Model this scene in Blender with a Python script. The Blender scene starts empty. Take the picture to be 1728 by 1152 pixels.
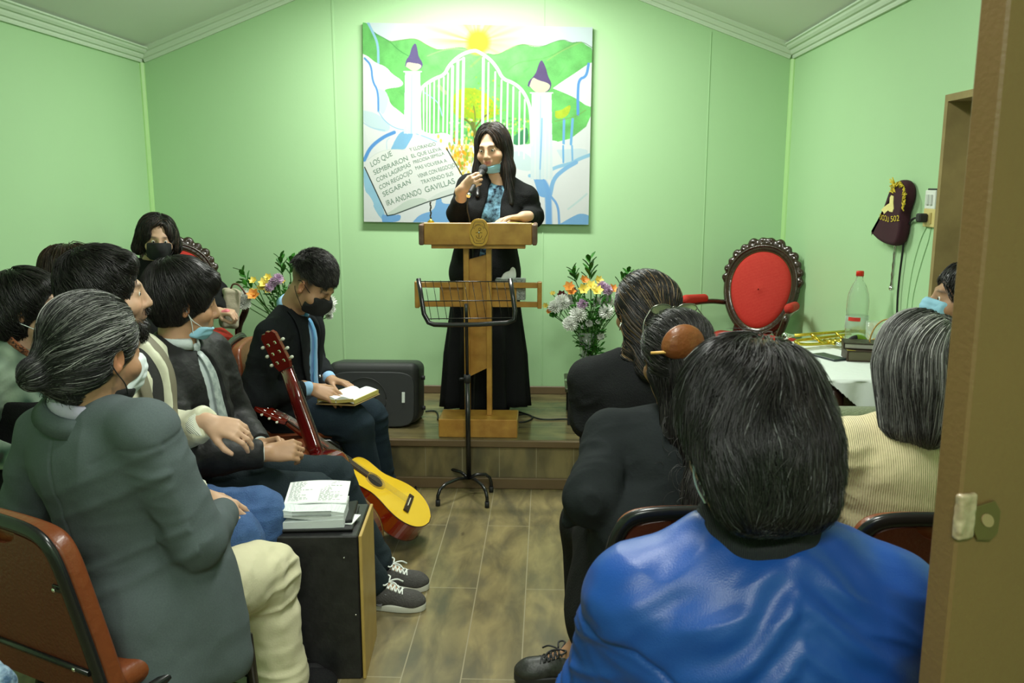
import bpy, math, random
import numpy as np
from mathutils import Matrix, Vector

# ------------------------------------------------------------ camera, light, exposure
SC = bpy.context.scene
COL = SC.collection
F0 = 1460.0                       # focal length in pixels of the 1728 px wide frame
CAM_H = 1.544
PITCH = math.atan((576 - 310) / F0)
YAW = math.atan(61 * math.cos(PITCH) / F0)
ROLL = 0.0
_f = Vector((-math.sin(YAW) * math.cos(PITCH), math.cos(YAW) * math.cos(PITCH), -math.sin(PITCH)))
_r = Vector((math.cos(YAW), math.sin(YAW), 0))
_u = _r.cross(_f)
_r2 = _r * math.cos(ROLL) + _u * math.sin(ROLL)
_u2 = _u * math.cos(ROLL) - _r * math.sin(ROLL)
cd = bpy.data.cameras.new('camera')
cd.sensor_width = 36
cd.lens = 36 * F0 / 1728
cd.clip_start = 0.05
cam = bpy.data.objects.new('camera', cd)
M4 = Matrix((_r2, _u2, -_f)).transposed().to_4x4()
M4.translation = (0, 0, CAM_H)
cam.matrix_world = M4
COL.objects.link(cam)
SC.camera = cam
cd.dof.use_dof = True
cd.dof.focus_distance = 3.4
cd.dof.aperture_fstop = 11

SC.view_settings.view_transform = 'Standard'
SC.view_settings.look = 'None'
SC.view_settings.gamma = 1
SC.view_settings.exposure = 0.0
try: SC.view_settings.use_curve_mapping = False
except Exception: pass
w = bpy.data.worlds.new('world'); SC.world = w; w.use_nodes = True
w.node_tree.nodes['Background'].inputs[0].default_value = (0.62, 0.80, 0.62, 1)
w.node_tree.nodes['Background'].inputs[1].default_value = 0.06
for a_ in ('diffuse_bounces', 'glossy_bounces'):
    setattr(SC.cycles, a_, 4)

def area_lamp(name, loc, size, energy, col, rot=(0, 0, 0)):
    l = bpy.data.lights.new(name, 'AREA'); l.shape = 'RECTANGLE'
    l.size, l.size_y = size; l.energy = energy; l.color = col
    o = bpy.data.objects.new(name, l); o.location = loc; o.rotation_euler = rot
    COL.objects.link(o); return o
LC = (0.98, 1.0, 0.93)
area_lamp('stage_lamp_light', (-0.42, 4.45, 2.70), (0.9, 0.16), 62, LC)
area_lamp('hall_lamp_light', (0.0, 1.75, 2.66), (0.30, 1.2), 38, LC)
area_lamp('hall_lamp_uplight', (-0.45, 1.75, 2.68), (0.30, 1.2), 7, LC, (math.pi, 0, 0))
area_lamp('stage_lamp_uplight', (-0.42, 4.45, 2.72), (0.9, 0.16), 5, LC, (math.pi, 0, 0))
area_lamp('rear_lamp_light', (0.0, -0.55, 2.5), (0.9, 0.2), 48, LC)

# ------------------------------------------------------------ small helpers
rnd = random.Random(7)
NR = np.random.default_rng(11)
V = lambda *a: np.array(a, float)
def nrm(v):
    v = np.asarray(v, float); return v / (np.linalg.norm(v) + 1e-12)
def mix(a, b, t): return np.asarray(a, float) * (1 - t) + np.asarray(b, float) * t
def rz(d):
    a = math.radians(d); c, s = math.cos(a), math.sin(a); return np.array([[c, -s, 0], [s, c, 0], [0, 0, 1.]])
def rx(d):
    a = math.radians(d); c, s = math.cos(a), math.sin(a); return np.array([[1., 0, 0], [0, c, -s], [0, s, c]])
def ry(d):
    a = math.radians(d); c, s = math.cos(a), math.sin(a); return np.array([[c, 0, s], [0, 1., 0], [-s, 0, c]])
_Cc = np.array([0, 0, CAM_H]); _Rr = np.array(_r2); _Uu = np.array(_u2); _Ff = np.array(_f)
def ray(px, py): return _Rr * (px - 864) / F0 - _Uu * (py - 576) / F0 + _Ff
def atY(px, py, Y):                 # the point of the photo's pixel at distance Y down the room
    d = ray(px, py); return _Cc + d * (Y / d[1])
def atZ(px, py, z):                 # ... on the level z
    d = ray(px, py); return _Cc + d * ((z - CAM_H) / d[2])
def atX(px, py, x):
    d = ray(px, py); return _Cc + d * (x / d[0])

def hash3(ix, iy, iz):
    h = (ix * 374761393 + iy * 668265263 + iz * 2147483647) & 0xffffffff
    h = ((h ^ (h >> 13)) * 1274126177) & 0xffffffff
    return ((h ^ (h >> 16)) & 0xffff) / 65535.0
def noise(P, sc=1.0, seed=0):       # smooth value noise, -1..1
    Q = np.asarray(P) * sc + seed * 17.31
    I = np.floor(Q).astype(np.int64); T = Q - I; T = T * T * (3 - 2 * T)
    out = 0
    for a in (0, 1):
        for b in (0, 1):
            for c in (0, 1):
                wgt = (T[:, 0] if a else 1 - T[:, 0]) * (T[:, 1] if b else 1 - T[:, 1]) * (T[:, 2] if c else 1 - T[:, 2])
                out = out + wgt * hash3(I[:, 0] + a, I[:, 1] + b, I[:, 2] + c)
    return out * 2 - 1

# ------------------------------------------------------------ materials
MATS = {}
def mat(name, col, rough=0.6, metal=0.0, spec=0.5, bump=None, vary=None, coat=0, sheen=0, attr=False, trans=0, ior=1.45, emit=None, weave=None, alpha=1, aniso=0):
    """bump=(scale,strength)  vary=(scale,amount,second colour)  weave=(scale,strength)"""
    if name in MATS: return MATS[name]
    m = bpy.data.materials.new(name); m.use_nodes = True
    nt = m.node_tree; N = nt.nodes; L = nt.links
    b = N['Principled BSDF']
    b.inputs['Base Color'].default_value = (*col, 1)
    b.inputs['Roughness'].default_value = rough
    b.inputs['Metallic'].default_value = metal
    b.inputs['Specular IOR Level'].default_value = spec
    b.inputs['Coat Weight'].default_value = coat
    b.inputs['Sheen Weight'].default_value = sheen
    b.inputs['Transmission Weight'].default_value = trans
    b.inputs['IOR'].default_value = ior
    b.inputs['Alpha'].default_value = alpha
    if aniso: b.inputs['Anisotropic'].default_value = aniso
    tc = N.new('ShaderNodeTexCoord')
    if attr:
        a = N.new('ShaderNodeAttribute'); a.attribute_name = 'Col'
        L.new(a.outputs['Color'], b.inputs['Base Color'])
    if vary:
        n = N.new('ShaderNodeTexNoise'); n.inputs['Scale'].default_value = vary[0]; n.inputs['Detail'].default_value = 4
        L.new(tc.outputs['Object'], n.inputs['Vector'])
        r = N.new('ShaderNodeMapRange'); r.inputs[1].default_value = .35; r.inputs[2].default_value = .65
        r.inputs[4].default_value = vary[1]
        L.new(n.outputs['Fac'], r.inputs[0])
        x = N.new('ShaderNodeMix'); x.data_type = 'RGBA'
        x.inputs[6].default_value = (*col, 1); x.inputs[7].default_value = (*vary[2], 1)
        if attr: L.new(a.outputs['Color'], x.inputs[6])
        L.new(r.outputs[0], x.inputs[0]); L.new(x.outputs[2], b.inputs['Base Color'])
    hs = None
    if bump:
        n = N.new('ShaderNodeTexNoise'); n.inputs['Scale'].default_value = bump[0]; n.inputs['Detail'].default_value = 3
        L.new(tc.outputs['Object'], n.inputs['Vector'])
        bp = N.new('ShaderNodeBump'); bp.inputs['Strength'].default_value = bump[1]; bp.inputs['Distance'].default_value = .01
        L.new(n.outputs['Fac'], bp.inputs['Height']); L.new(bp.outputs[0], b.inputs['Normal']); hs = bp
    if weave:
        wv = N.new('ShaderNodeTexWave'); wv.inputs['Scale'].default_value = weave[0]; wv.bands_direction = weave[2] if len(weave) > 2 else 'Z'
        wv.inputs['Distortion'].default_value = .6
        L.new(tc.outputs['Object'], wv.inputs['Vector'])
        b2 = N.new('ShaderNodeBump'); b2.inputs['Strength'].default_value = weave[1]; b2.inputs['Distance'].default_value = .004
        L.new(wv.outputs['Fac'], b2.inputs['Height'])
        if hs: L.new(hs.outputs[0], b2.inputs['Normal'])
        L.new(b2.outputs[0], b.inputs['Normal'])
    if emit:
        b.inputs['Emission Color'].default_value = (*emit[0], 1); b.inputs['Emission Strength'].default_value = emit[1]
    MATS[name] = m; return m
def srgb(r, g, b):
    f = lambda c: (c / 255 / 12.92) if c / 255 <= .04045 else ((c / 255 + .055) / 1.055) ** 2.4
    return (f(r), f(g), f(b))

# ------------------------------------------------------------ object helpers
def finish(o, parent):
    COL.objects.link(o)
    if parent is not None:
        o.parent = parent
    return o
def tag(o, label=None, cat=None, group=None, kind=None):
    if label: o['label'] = label
    if cat: o['category'] = cat
    if group: o['group'] = group
    if kind: o['kind'] = kind
    return o
def thing(name, label, cat, loc=(0, 0, 0), rot=0.0, group=None):
    o = bpy.data.objects.new(name, None); o.empty_display_size = .1
    o.location = [float(c) for c in loc]; o.rotation_euler = (0, 0, math.radians(rot)); COL.objects.link(o)
    return tag(o, label, cat, group)
def npmesh(name, Vv, Q, T=None, smooth=True, col=None):
    """Vv (n,3), Q (m,4) quads, T triangles"""
    me = bpy.data.meshes.new(name)
    Q = np.zeros((0, 4), int) if Q is None else np.asarray(Q); T = np.zeros((0, 3), int) if T is None else np.asarray(T)
    me.vertices.add(len(Vv)); me.vertices.foreach_set('co', np.asarray(Vv, np.float32).ravel())
    nl = Q.size + T.size; me.loops.add(nl)
    me.loops.foreach_set('vertex_index', np.concatenate([Q.ravel(), T.ravel()]).astype(np.int32))
    st = np.concatenate([np.arange(len(Q)) * 4, Q.size + np.arange(len(T)) * 3]).astype(np.int32)
    me.polygons.add(len(st)); me.polygons.foreach_set('loop_start', st)
    me.polygons.foreach_set('loop_total', np.concatenate([np.full(len(Q), 4), np.full(len(T), 3)]).astype(np.int32))
    me.polygons.foreach_set('use_smooth', np.full(len(st), smooth))
    if col is not None:
        a = me.color_attributes.new('Col', 'FLOAT_COLOR', 'POINT')
        c = np.ones((len(Vv), 4), np.float32); c[:, :3] = col; a.data.foreach_set('color', c.ravel())
    me.update(calc_edges=True); me.validate()
    return me
class MB:
    """collects boxes, tubes, lathes and prisms; build() links them as one mesh object"""
    def __init__(s): s.v = []; s.f = []; s.n = 0; s.sm = []
    def add(s, vs, fs, smooth=False):
        s.v.append(np.asarray(vs, float).reshape(-1, 3)); s.f += [tuple(int(i) + s.n for i in f) for f in fs]
        s.sm += [smooth] * len(fs); s.n += len(s.v[-1]); return s
    def box(s, c, h, R=None, taper=None, bev=0.0):
        """box with half sizes h about c, optionally rotated and with chamfered edges"""
        c = np.asarray(c, float); h = np.asarray(h, float); R = np.eye(3) if R is None else R
        b = min(bev, *(h * .9)) if bev else 0
        if not b:
            P = np.array([[x, y, z] for z in (-1, 1) for y in (-1, 1) for x in (-1, 1)], float) * h
            F = [(0, 2, 3, 1), (4, 5, 7, 6), (0, 1, 5, 4), (2, 6, 7, 3), (0, 4, 6, 2), (1, 3, 7, 5)]
        else:
            P = []; idx = {}
            for z in (-1, 1):
                for y in (-1, 1):
                    for x in (-1, 1):
                        for ax in range(3):
                            q = np.array([x, y, z], float) * h - np.array([x, y, z]) * b
                            q[ax] = (x, y, z)[ax] * h[ax]
                            idx[(x, y, z, ax)] = len(P); P.append(q)
            P = np.array(P); F = []
            for ax in range(3):
                for sg in (-1, 1):
                    o = [a for a in range(3) if a != ax]; cyc = [(-1, -1), (1, -1), (1, 1), (-1, 1)]
                    f = []
                    for u_, v_ in cyc:
                        k = [0, 0, 0]; k[ax] = sg; k[o[0]] = u_; k[o[1]] = v_; f.append(idx[(*k, ax)])
                    fl = (sg > 0) != (ax == 1)
                    F.append(f if fl else f[::-1])
            for ax in range(3):
                o = [a for a in range(3) if a != ax]
                for u_ in (-1, 1):
                    for v_ in (-1, 1):
                        k0 = [0, 0, 0]; k1 = [0, 0, 0]; k0[ax] = -1; k1[ax] = 1
                        for k in (k0, k1): k[o[0]] = u_; k[o[1]] = v_
                        f = [idx[(*k0, o[0])], idx[(*k0, o[1])], idx[(*k1, o[1])], idx[(*k1, o[0])]]
                        pp = P[f]; nn = np.cross(pp[1] - pp[0], pp[2] - pp[1])
                        F.append(f if nn @ pp.mean(0) > 0 else f[::-1])
            for x in (-1, 1):
                for y in (-1, 1):
                    for z in (-1, 1):
                        f = [idx[(x, y, z, a)] for a in range(3)]; pp = P[f]
                        nn = np.cross(pp[1] - pp[0], pp[2] - pp[1]); F.append(f if nn @ pp.mean(0) > 0 else f[::-1])
        if taper is not None:
            t = (P[:, 2] / h[2] + 1) / 2; P[:, 0] *= 1 + (taper[0] - 1) * t; P[:, 1] *= 1 + (taper[1] - 1) * t
        return s.add(P @ R.T + c, F)
    def tube(s, pts, r, n=10, caps=True, flat=1.0, ref=None):
        """tube along a polyline; r scalar or per-point; flat squashes it along the second cross axis"""
        pts = np.asarray(pts, float); k = len(pts); r = np.full(k, r) if np.isscalar(r) else np.asarray(r, float)
        T = np.gradient(pts, axis=0) if k > 2 else np.repeat((pts[1] - pts[0])[None], k, 0)
        T /= np.linalg.norm(T, axis=1)[:, None] + 1e-12
        a = np.asarray(ref, float) if ref is not None else (V(0, 0, 1) if abs(T[0][2]) < .9 else V(1, 0, 0))
        vs = []
        for i in range(k):
            a = a - T[i] * (a @ T[i]); a = nrm(a); b = np.cross(T[i], a)
            for j in range(n):
                t = 2 * math.pi * j / n
                vs.append(pts[i] + r[i] * (math.cos(t) * b + flat * math.sin(t) * a))
        fs = [(i * n + j, i * n + (j + 1) % n, (i + 1) * n + (j + 1) % n, (i + 1) * n + j) for i in range(k - 1) for j in range(n)]
        s.add(vs, fs, True)
        if caps:
            s.f += [tuple(s.n - k * n + j for j in range(n))[::-1], tuple(s.n - n + j for j in range(n))]; s.sm += [False] * 2
        return s
    def lathe(s, prof, c=(0, 0, 0), R=None, n=24, smooth=True):
        """prof [(radius, height)...] spun about the local z axis"""
        R = np.eye(3) if R is None else R; k = len(prof)
        vs = [[r * math.cos(2 * math.pi * j / n), r * math.sin(2 * math.pi * j / n), z] for r, z in prof for j in range(n)]
        fs = [(i * n + j, i * n + (j + 1) % n, (i + 1) * n + (j + 1) % n, (i + 1) * n + j) for i in range(k - 1) for j in range(n)]
        return s.add(np.array(vs) @ R.T + np.asarray(c, float), fs, smooth)
    def prism(s, out, t, c=(0, 0, 0), R=None, bev=0.0):
        """outline in local xy, thickness t along local z, centred"""
        out = np.asarray(out, float); n = len(out); R = np.eye(3) if R is None else R
        A = 0.5 * np.sum(out[:, 0] * np.roll(out[:, 1], -1) - np.roll(out[:, 0], -1) * out[:, 1])
        if A < 0: out = out[::-1]
        rings = [(0, -t / 2), (0, t / 2)]
        if bev:
            q_ = [math.radians(a) for a in (0, 30, 60, 90)]; lo_ = [(bev * (1 - math.sin(a)), -t / 2 + bev * (1 - math.cos(a))) for a in q_]
            rings = lo_ + [(b_, -z_) for b_, z_ in lo_[::-1]]
        d = np.roll(out, -1, 0) - np.roll(out, 1, 0); d /= np.linalg.norm(d, axis=1)[:, None] + 1e-9
        nn = np.stack([-d[:, 1], d[:, 0]], 1)
        vs = []
        for b, z in rings:
            q = out + nn * b; vs += [[x, y, z] for x, y in q]
        k = len(rings)
        fs = [(i * n + j, i * n + (j + 1) % n, (i + 1) * n + (j + 1) % n, (i + 1) * n + j) for i in range(k - 1) for j in range(n)]
        s.add(np.array(vs) @ R.T + np.asarray(c, float), fs, bool(bev) and n > 12)
        s.f += [tuple(s.n - k * n + i for i in range(n))[::-1], tuple(s.n - n + j for j in range(n))]; s.sm += [False] * 2
        return s
    def ball(s, c, r, n=12, R=None):
        r = (r, r, r) if np.isscalar(r) else r; R = np.eye(3) if R is None else R; m = n // 2 + 1
        vs = [[math.sin(math.pi * i / m) * math.cos(2 * math.pi * j / n) * r[0], math.sin(math.pi * i / m) * math.sin(2 * math.pi * j / n) * r[1], math.cos(math.pi * i / m) * r[2]] for i in range(1, m) for j in range(n)]
        vs += [[0, 0, r[2]], [0, 0, -r[2]]]; q = len(vs)
        fs = [(i * n + j, (i + 1) * n + j, (i + 1) * n + (j + 1) % n, i * n + (j + 1) % n) for i in range(m - 2) for j in range(n)]
        fs += [(q - 2, j, (j + 1) % n) for j in range(n)] + [(q - 1, (m - 2) * n + (j + 1) % n, (m - 2) * n + j) for j in range(n)]
        return s.add(np.array(vs) @ R.T + np.asarray(c, float), fs, True)
    def build(s, name, m, parent=None, local=False, smooth=None, col=None):
        """vertices are world coordinates unless local=True"""
        me = bpy.data.meshes.new(name); Vv = np.concatenate(s.v)
        if parent is not None and not local:
            Vv = to_local(parent, Vv)
        me.from_pydata(Vv.tolist(), [], s.f)
        me.polygons.foreach_set('use_smooth', s.sm if smooth is None else [smooth] * len(s.f))
        if col is not None:
            a = me.color_attributes.new('Col', 'FLOAT_COLOR', 'POINT')
            c = np.ones((len(Vv), 4), np.float32); c[:, :3] = col; a.data.foreach_set('color', c.ravel())
        me.validate(); me.update()
        if m is not None: me.materials.append(m)
        o = bpy.data.objects.new(name, me)
        if parent is None and not local:     # own origin at the base of the thing
            c = V(*(Vv[:, :2].mean(0)), Vv[:, 2].min())
            me.transform(Matrix.Translation(-Vector(c))); o.location = c
        return finish(o, parent)
def root_xf(o):
    M = Matrix.Identity(4)
    while o is not None:
        M = (Matrix.Translation(o.location) @ o.rotation_euler.to_matrix().to_4x4()) @ M; o = o.parent
    return M
def to_local(parent, Vv):
    M = np.array(root_xf(parent).inverted()); return Vv @ M[:3, :3].T + M[:3, 3]
def linkmesh(name, me, m, parent=None, V0=None):
    """me in world coordinates"""
    if parent is not None: me.transform(root_xf(parent).inverted())
    if m is not None: me.materials.append(m)
    o = bpy.data.objects.new(name, me); return finish(o, parent)
def copy_tree(o, parent=None):
    c = o.copy(); COL.objects.link(c)
    if parent is not None: c.parent = parent
    for ch in [x for x in bpy.data.objects if x.parent == o]: copy_tree(ch, c)
    return c

# ------------------------------------------------------------ smooth solids (signed distance -> surface)
def smin(a, b, k):
    h = np.maximum(k - np.abs(a - b), 0) / k; return np.minimum(a, b) - h * h * k * .25
def smax(a, b, k): return -smin(-a, -b, k)
class Solid:
    def __init__(s): s.ops = []
    def cp(s): n = Solid(); n.ops = list(s.ops); return n
    def cap(s, a, b, r1, r2=None, k=.02, mode='+'):
        r2 = r1 if r2 is None else r2; a = np.asarray(a, float); b = np.asarray(b, float); R_ = max(r1, r2)
        s.ops.append(('cap', (a, b, r1, r2), k, mode, np.minimum(a, b) - R_, np.maximum(a, b) + R_)); return s
    def ell(s, c, r, R=None, k=.02, mode='+'):
        c = np.asarray(c, float); r = np.asarray(r, float); R = np.eye(3) if R is None else R
        e = np.abs(R) @ r if False else np.sqrt(((R * r) ** 2).sum(1))
        s.ops.append(('ell', (c, r, R), k, mode, c - e, c + e)); return s
    def box(s, c, h, R=None, rd=.01, k=.01, mode='+'):
        c = np.asarray(c, float); h = np.asarray(h, float); R = np.eye(3) if R is None else R
        e = np.abs(R) @ h
        s.ops.append(('box', (c, h, R, rd), k, mode, c - e, c + e)); return s
    def plane(s, p, n, k=.005):           # keeps the side the normal points away from
        s.ops.append(('pl', (np.asarray(p, float), nrm(n)), k, '&', None, None)); return s
    @staticmethod
    def prim(kind, A, X, Y, Z):
        if kind == 'cap':
            a, b, r1, r2 = A; d = b - a; L = d @ d + 1e-12
            px, py, pz = X - a[0], Y - a[1], Z - a[2]
            t = np.clip((px * d[0] + py * d[1] + pz * d[2]) / L, 0, 1)
            return np.sqrt((px - t * d[0]) ** 2 + (py - t * d[1]) ** 2 + (pz - t * d[2]) ** 2) - (r1 + (r2 - r1) * t)
        if kind == 'pl':
            p, n = A; return (X - p[0]) * n[0] + (Y - p[1]) * n[1] + (Z - p[2]) * n[2]
        c, r, R = A[:3]
        px, py, pz = X - c[0], Y - c[1], Z - c[2]
        qx = px * R[0, 0] + py * R[1, 0] + pz * R[2, 0]
        qy = px * R[0, 1] + py * R[1, 1] + pz * R[2, 1]
        qz = px * R[0, 2] + py * R[1, 2] + pz * R[2, 2]
        if kind == 'ell':
            k0 = np.sqrt((qx / r[0]) ** 2 + (qy / r[1]) ** 2 + (qz / r[2]) ** 2)
            k1 = np.sqrt((qx / r[0] ** 2) ** 2 + (qy / r[1] ** 2) ** 2 + (qz / r[2] ** 2) ** 2) + 1e-9
            return k0 * (k0 - 1) / k1
        rd = A[3]
        ax, ay, az = np.abs(qx) - r[0] + rd, np.abs(qy) - r[1] + rd, np.abs(qz) - r[2] + rd
        return np.sqrt(np.maximum(ax, 0) ** 2 + np.maximum(ay, 0) ** 2 + np.maximum(az, 0) ** 2) + np.minimum(np.maximum(ax, np.maximum(ay, az)), 0) - rd
    def ev(s, P):
        v = np.full(len(P), 1.0)
        for kind, A, k, mode, lo, hi in s.ops:
            if kind == 'off': v = v - A; continue
            d = s.prim(kind, A, P[:, 0], P[:, 1], P[:, 2])
            v = smin(v, d, k) if mode == '+' else smax(v, -d, k) if mode == '-' else smax(v, d, k)
        return v
    def off(s, t): s.ops.append(('off', t, 0, '', None, None)); return s
    def mesh(s, name, h, disp=None, col=None, smooth_it=1):
        pad = sum(o[1] for o in s.ops if o[0] == 'off' and o[1] > 0) + 3 * h
        lo = np.min([o[4] for o in s.ops if o[3] == '+'], 0) - pad; hi = np.max([o[5] for o in s.ops if o[3] == '+'], 0) + pad
        for o in s.ops:                    # an intersecting solid bounds the grid
            if o[3] == '&' and o[4] is not None: lo = np.maximum(lo, o[4] - 3 * h); hi = np.minimum(hi, o[5] + 3 * h)
        n = np.ceil((hi - lo) / h).astype(int) + 1
        ax = [lo[i] + h * np.arange(n[i]) for i in range(3)]
        G = np.full(n, .25, np.float32)
        for kind, A, k, mode, l, u in s.ops:
            if kind == 'off': G -= np.float32(A); continue
            if mode == '&':
                if l is None:
                    d = s.prim(kind, A, ax[0][:, None, None], ax[1][None, :, None], ax[2][None, None, :]).astype(np.float32)
                else: d = s.prim(kind, A, ax[0][:, None, None], ax[1][None, :, None], ax[2][None, None, :]).astype(np.float32)
                G = smax(G, d, k).astype(np.float32); continue
            m = k + pad + (.03 if mode == '+' else 0)
            i0 = np.clip(np.floor((l - m - lo) / h).astype(int), 0, n); i1 = np.clip(np.ceil((u + m - lo) / h).astype(int) + 1, 0, n)
            if np.any(i1 <= i0): continue
            sl = tuple(slice(a, b) for a, b in zip(i0, i1))
            d = s.prim(kind, A, ax[0][sl[0]][:, None, None], ax[1][sl[1]][None, :, None], ax[2][sl[2]][None, None, :])
            G[sl] = smin(G[sl], d, k) if mode == '+' else smax(G[sl], -d, k)
        Vv, Q = surface_nets(G, lo, h)
        if len(Vv) == 0: raise ValueError('empty solid ' + name)
        Vv = relax(Vv, Q, smooth_it)
        if disp is not None: Vv = Vv + vnormals(Vv, Q) * disp(Vv)[:, None]
        return npmesh(name, Vv, Q, col=col(Vv) if col is not None else None)
    def build(s, name, h, m, parent=None, disp=None, col=None, smooth_it=1):
        return linkmesh(name, s.mesh(name, h, disp, col, smooth_it), m, parent)
def surface_nets(G, lo, h):
    S = G < 0
    S[0] = S[-1] = False; S[:, 0] = S[:, -1] = False; S[:, :, 0] = S[:, :, -1] = False
    G = np.where(S, G, np.maximum(G, 1e-6))
    c = np.zeros(tuple(np.array(S.shape) - 1), np.uint8)
    cr = [(a, b, d) for a in (0, 1) for b in (0, 1) for d in (0, 1)]
    nx, ny, nz = S.shape
    for a, b, d in cr: c += S[a:nx - 1 + a, b:ny - 1 + b, d:nz - 1 + d]
    act = (c > 0) & (c < 8)
    I = np.argwhere(act)
    if len(I) == 0: return np.zeros((0, 3)), None
    idx = np.full(act.shape, -1, np.int32); idx[act] = np.arange(len(I))
    val = np.stack([G[I[:, 0] + a, I[:, 1] + b, I[:, 2] + d] for a, b, d in cr], 1)
    acc = np.zeros((len(I), 3)); cnt = np.zeros(len(I))
    cra = np.array(cr, float)
    for i in range(8):
        for j in range(i + 1, 8):
            if np.abs(cra[i] - cra[j]).sum() != 1: continue
            x = (val[:, i] < 0) != (val[:, j] < 0)
            t = val[:, i] / (val[:, i] - val[:, j] + 1e-20); t = np.clip(t, 0, 1)
            p = cra[i] + (cra[j] - cra[i]) * t[:, None]
            acc[x] += p[x]; cnt[x] += 1
    Vv = lo + h * (I + acc / cnt[:, None])
    Q = []
    for ax in range(3):
        sl0 = [slice(1, -1)] * 3; sl1 = [slice(1, -1)] * 3; sl0[ax] = slice(0, -1); sl1[ax] = slice(1, None)
        A = S[tuple(sl0)]; B = S[tuple(sl1)]
        e = np.argwhere(A != B); inside = A[tuple(e.T)]
        off = np.array([1, 1, 1]); off[ax] = 0; e = e + off
        u_, v_ = [(1, 2), (2, 0), (0, 1)][ax]
        def cell(du, dv):
            q = e.copy(); q[:, u_] -= du; q[:, v_] -= dv; return idx[q[:, 0], q[:, 1], q[:, 2]]
        q = np.stack([cell(1, 1), cell(0, 1), cell(0, 0), cell(1, 0)], 1)
        q[~inside] = q[~inside][:, ::-1]; Q.append(q)
    return Vv, np.concatenate(Q)
def relax(Vv, Q, it=1, lam=.5):
    for _ in range(it):
        s_ = np.zeros_like(Vv); c = np.zeros(len(Vv))
        for a, b in ((0, 1), (1, 2), (2, 3), (3, 0)):
            for x in range(3):
                s_[:, x] += np.bincount(Q[:, a], Vv[Q[:, b], x], len(Vv))
            c += np.bincount(Q[:, a], minlength=len(Vv))
        Vv = Vv * (1 - lam) + lam * s_ / np.maximum(c, 1)[:, None]
    return Vv
def vnormals(Vv, Q):
    n = np.cross(Vv[Q[:, 2]] - Vv[Q[:, 0]], Vv[Q[:, 3]] - Vv[Q[:, 1]]); N_ = np.zeros_like(Vv)
    for a in range(4):
        for x in range(3): N_[:, x] += np.bincount(Q[:, a], n[:, x], len(Vv))
    return N_ / (np.linalg.norm(N_, axis=1)[:, None] + 1e-12)
# ============================================================ the room
XL, XR, YB, ZE = -2.42, 1.41, 5.25, 2.31       # left wall, right wall, back wall, eaves height
STG_Y, STG_Z = 4.245, 0.257                    # the stage
APX, APZ = -0.505, 3.03                        # ridge of the ceiling
YF = -1.3
def zroof(x): return ZE + (APZ - ZE) * (1 - abs(x - APX) / ((XR - XL) / 2))

def wallmat(name, c1, c2):
    m = mat(name, c1, rough=.42, spec=.35, vary=(1.3, .5, c2), bump=(60, .03)); return m
M_wall = wallmat('green_painted_wall', srgb(176, 214, 166), srgb(172, 210, 161))
M_ceil = mat('ceiling_paint', srgb(222, 228, 220), rough=.7, vary=(1.0, .5, srgb(212, 220, 210)))
M_trim = mat('crown_white_green', srgb(205, 222, 200), rough=.5)
M_cap = mat('brown_trim', srgb(112, 92, 66), rough=.45, vary=(12, .4, srgb(98, 80, 58)))

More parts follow.
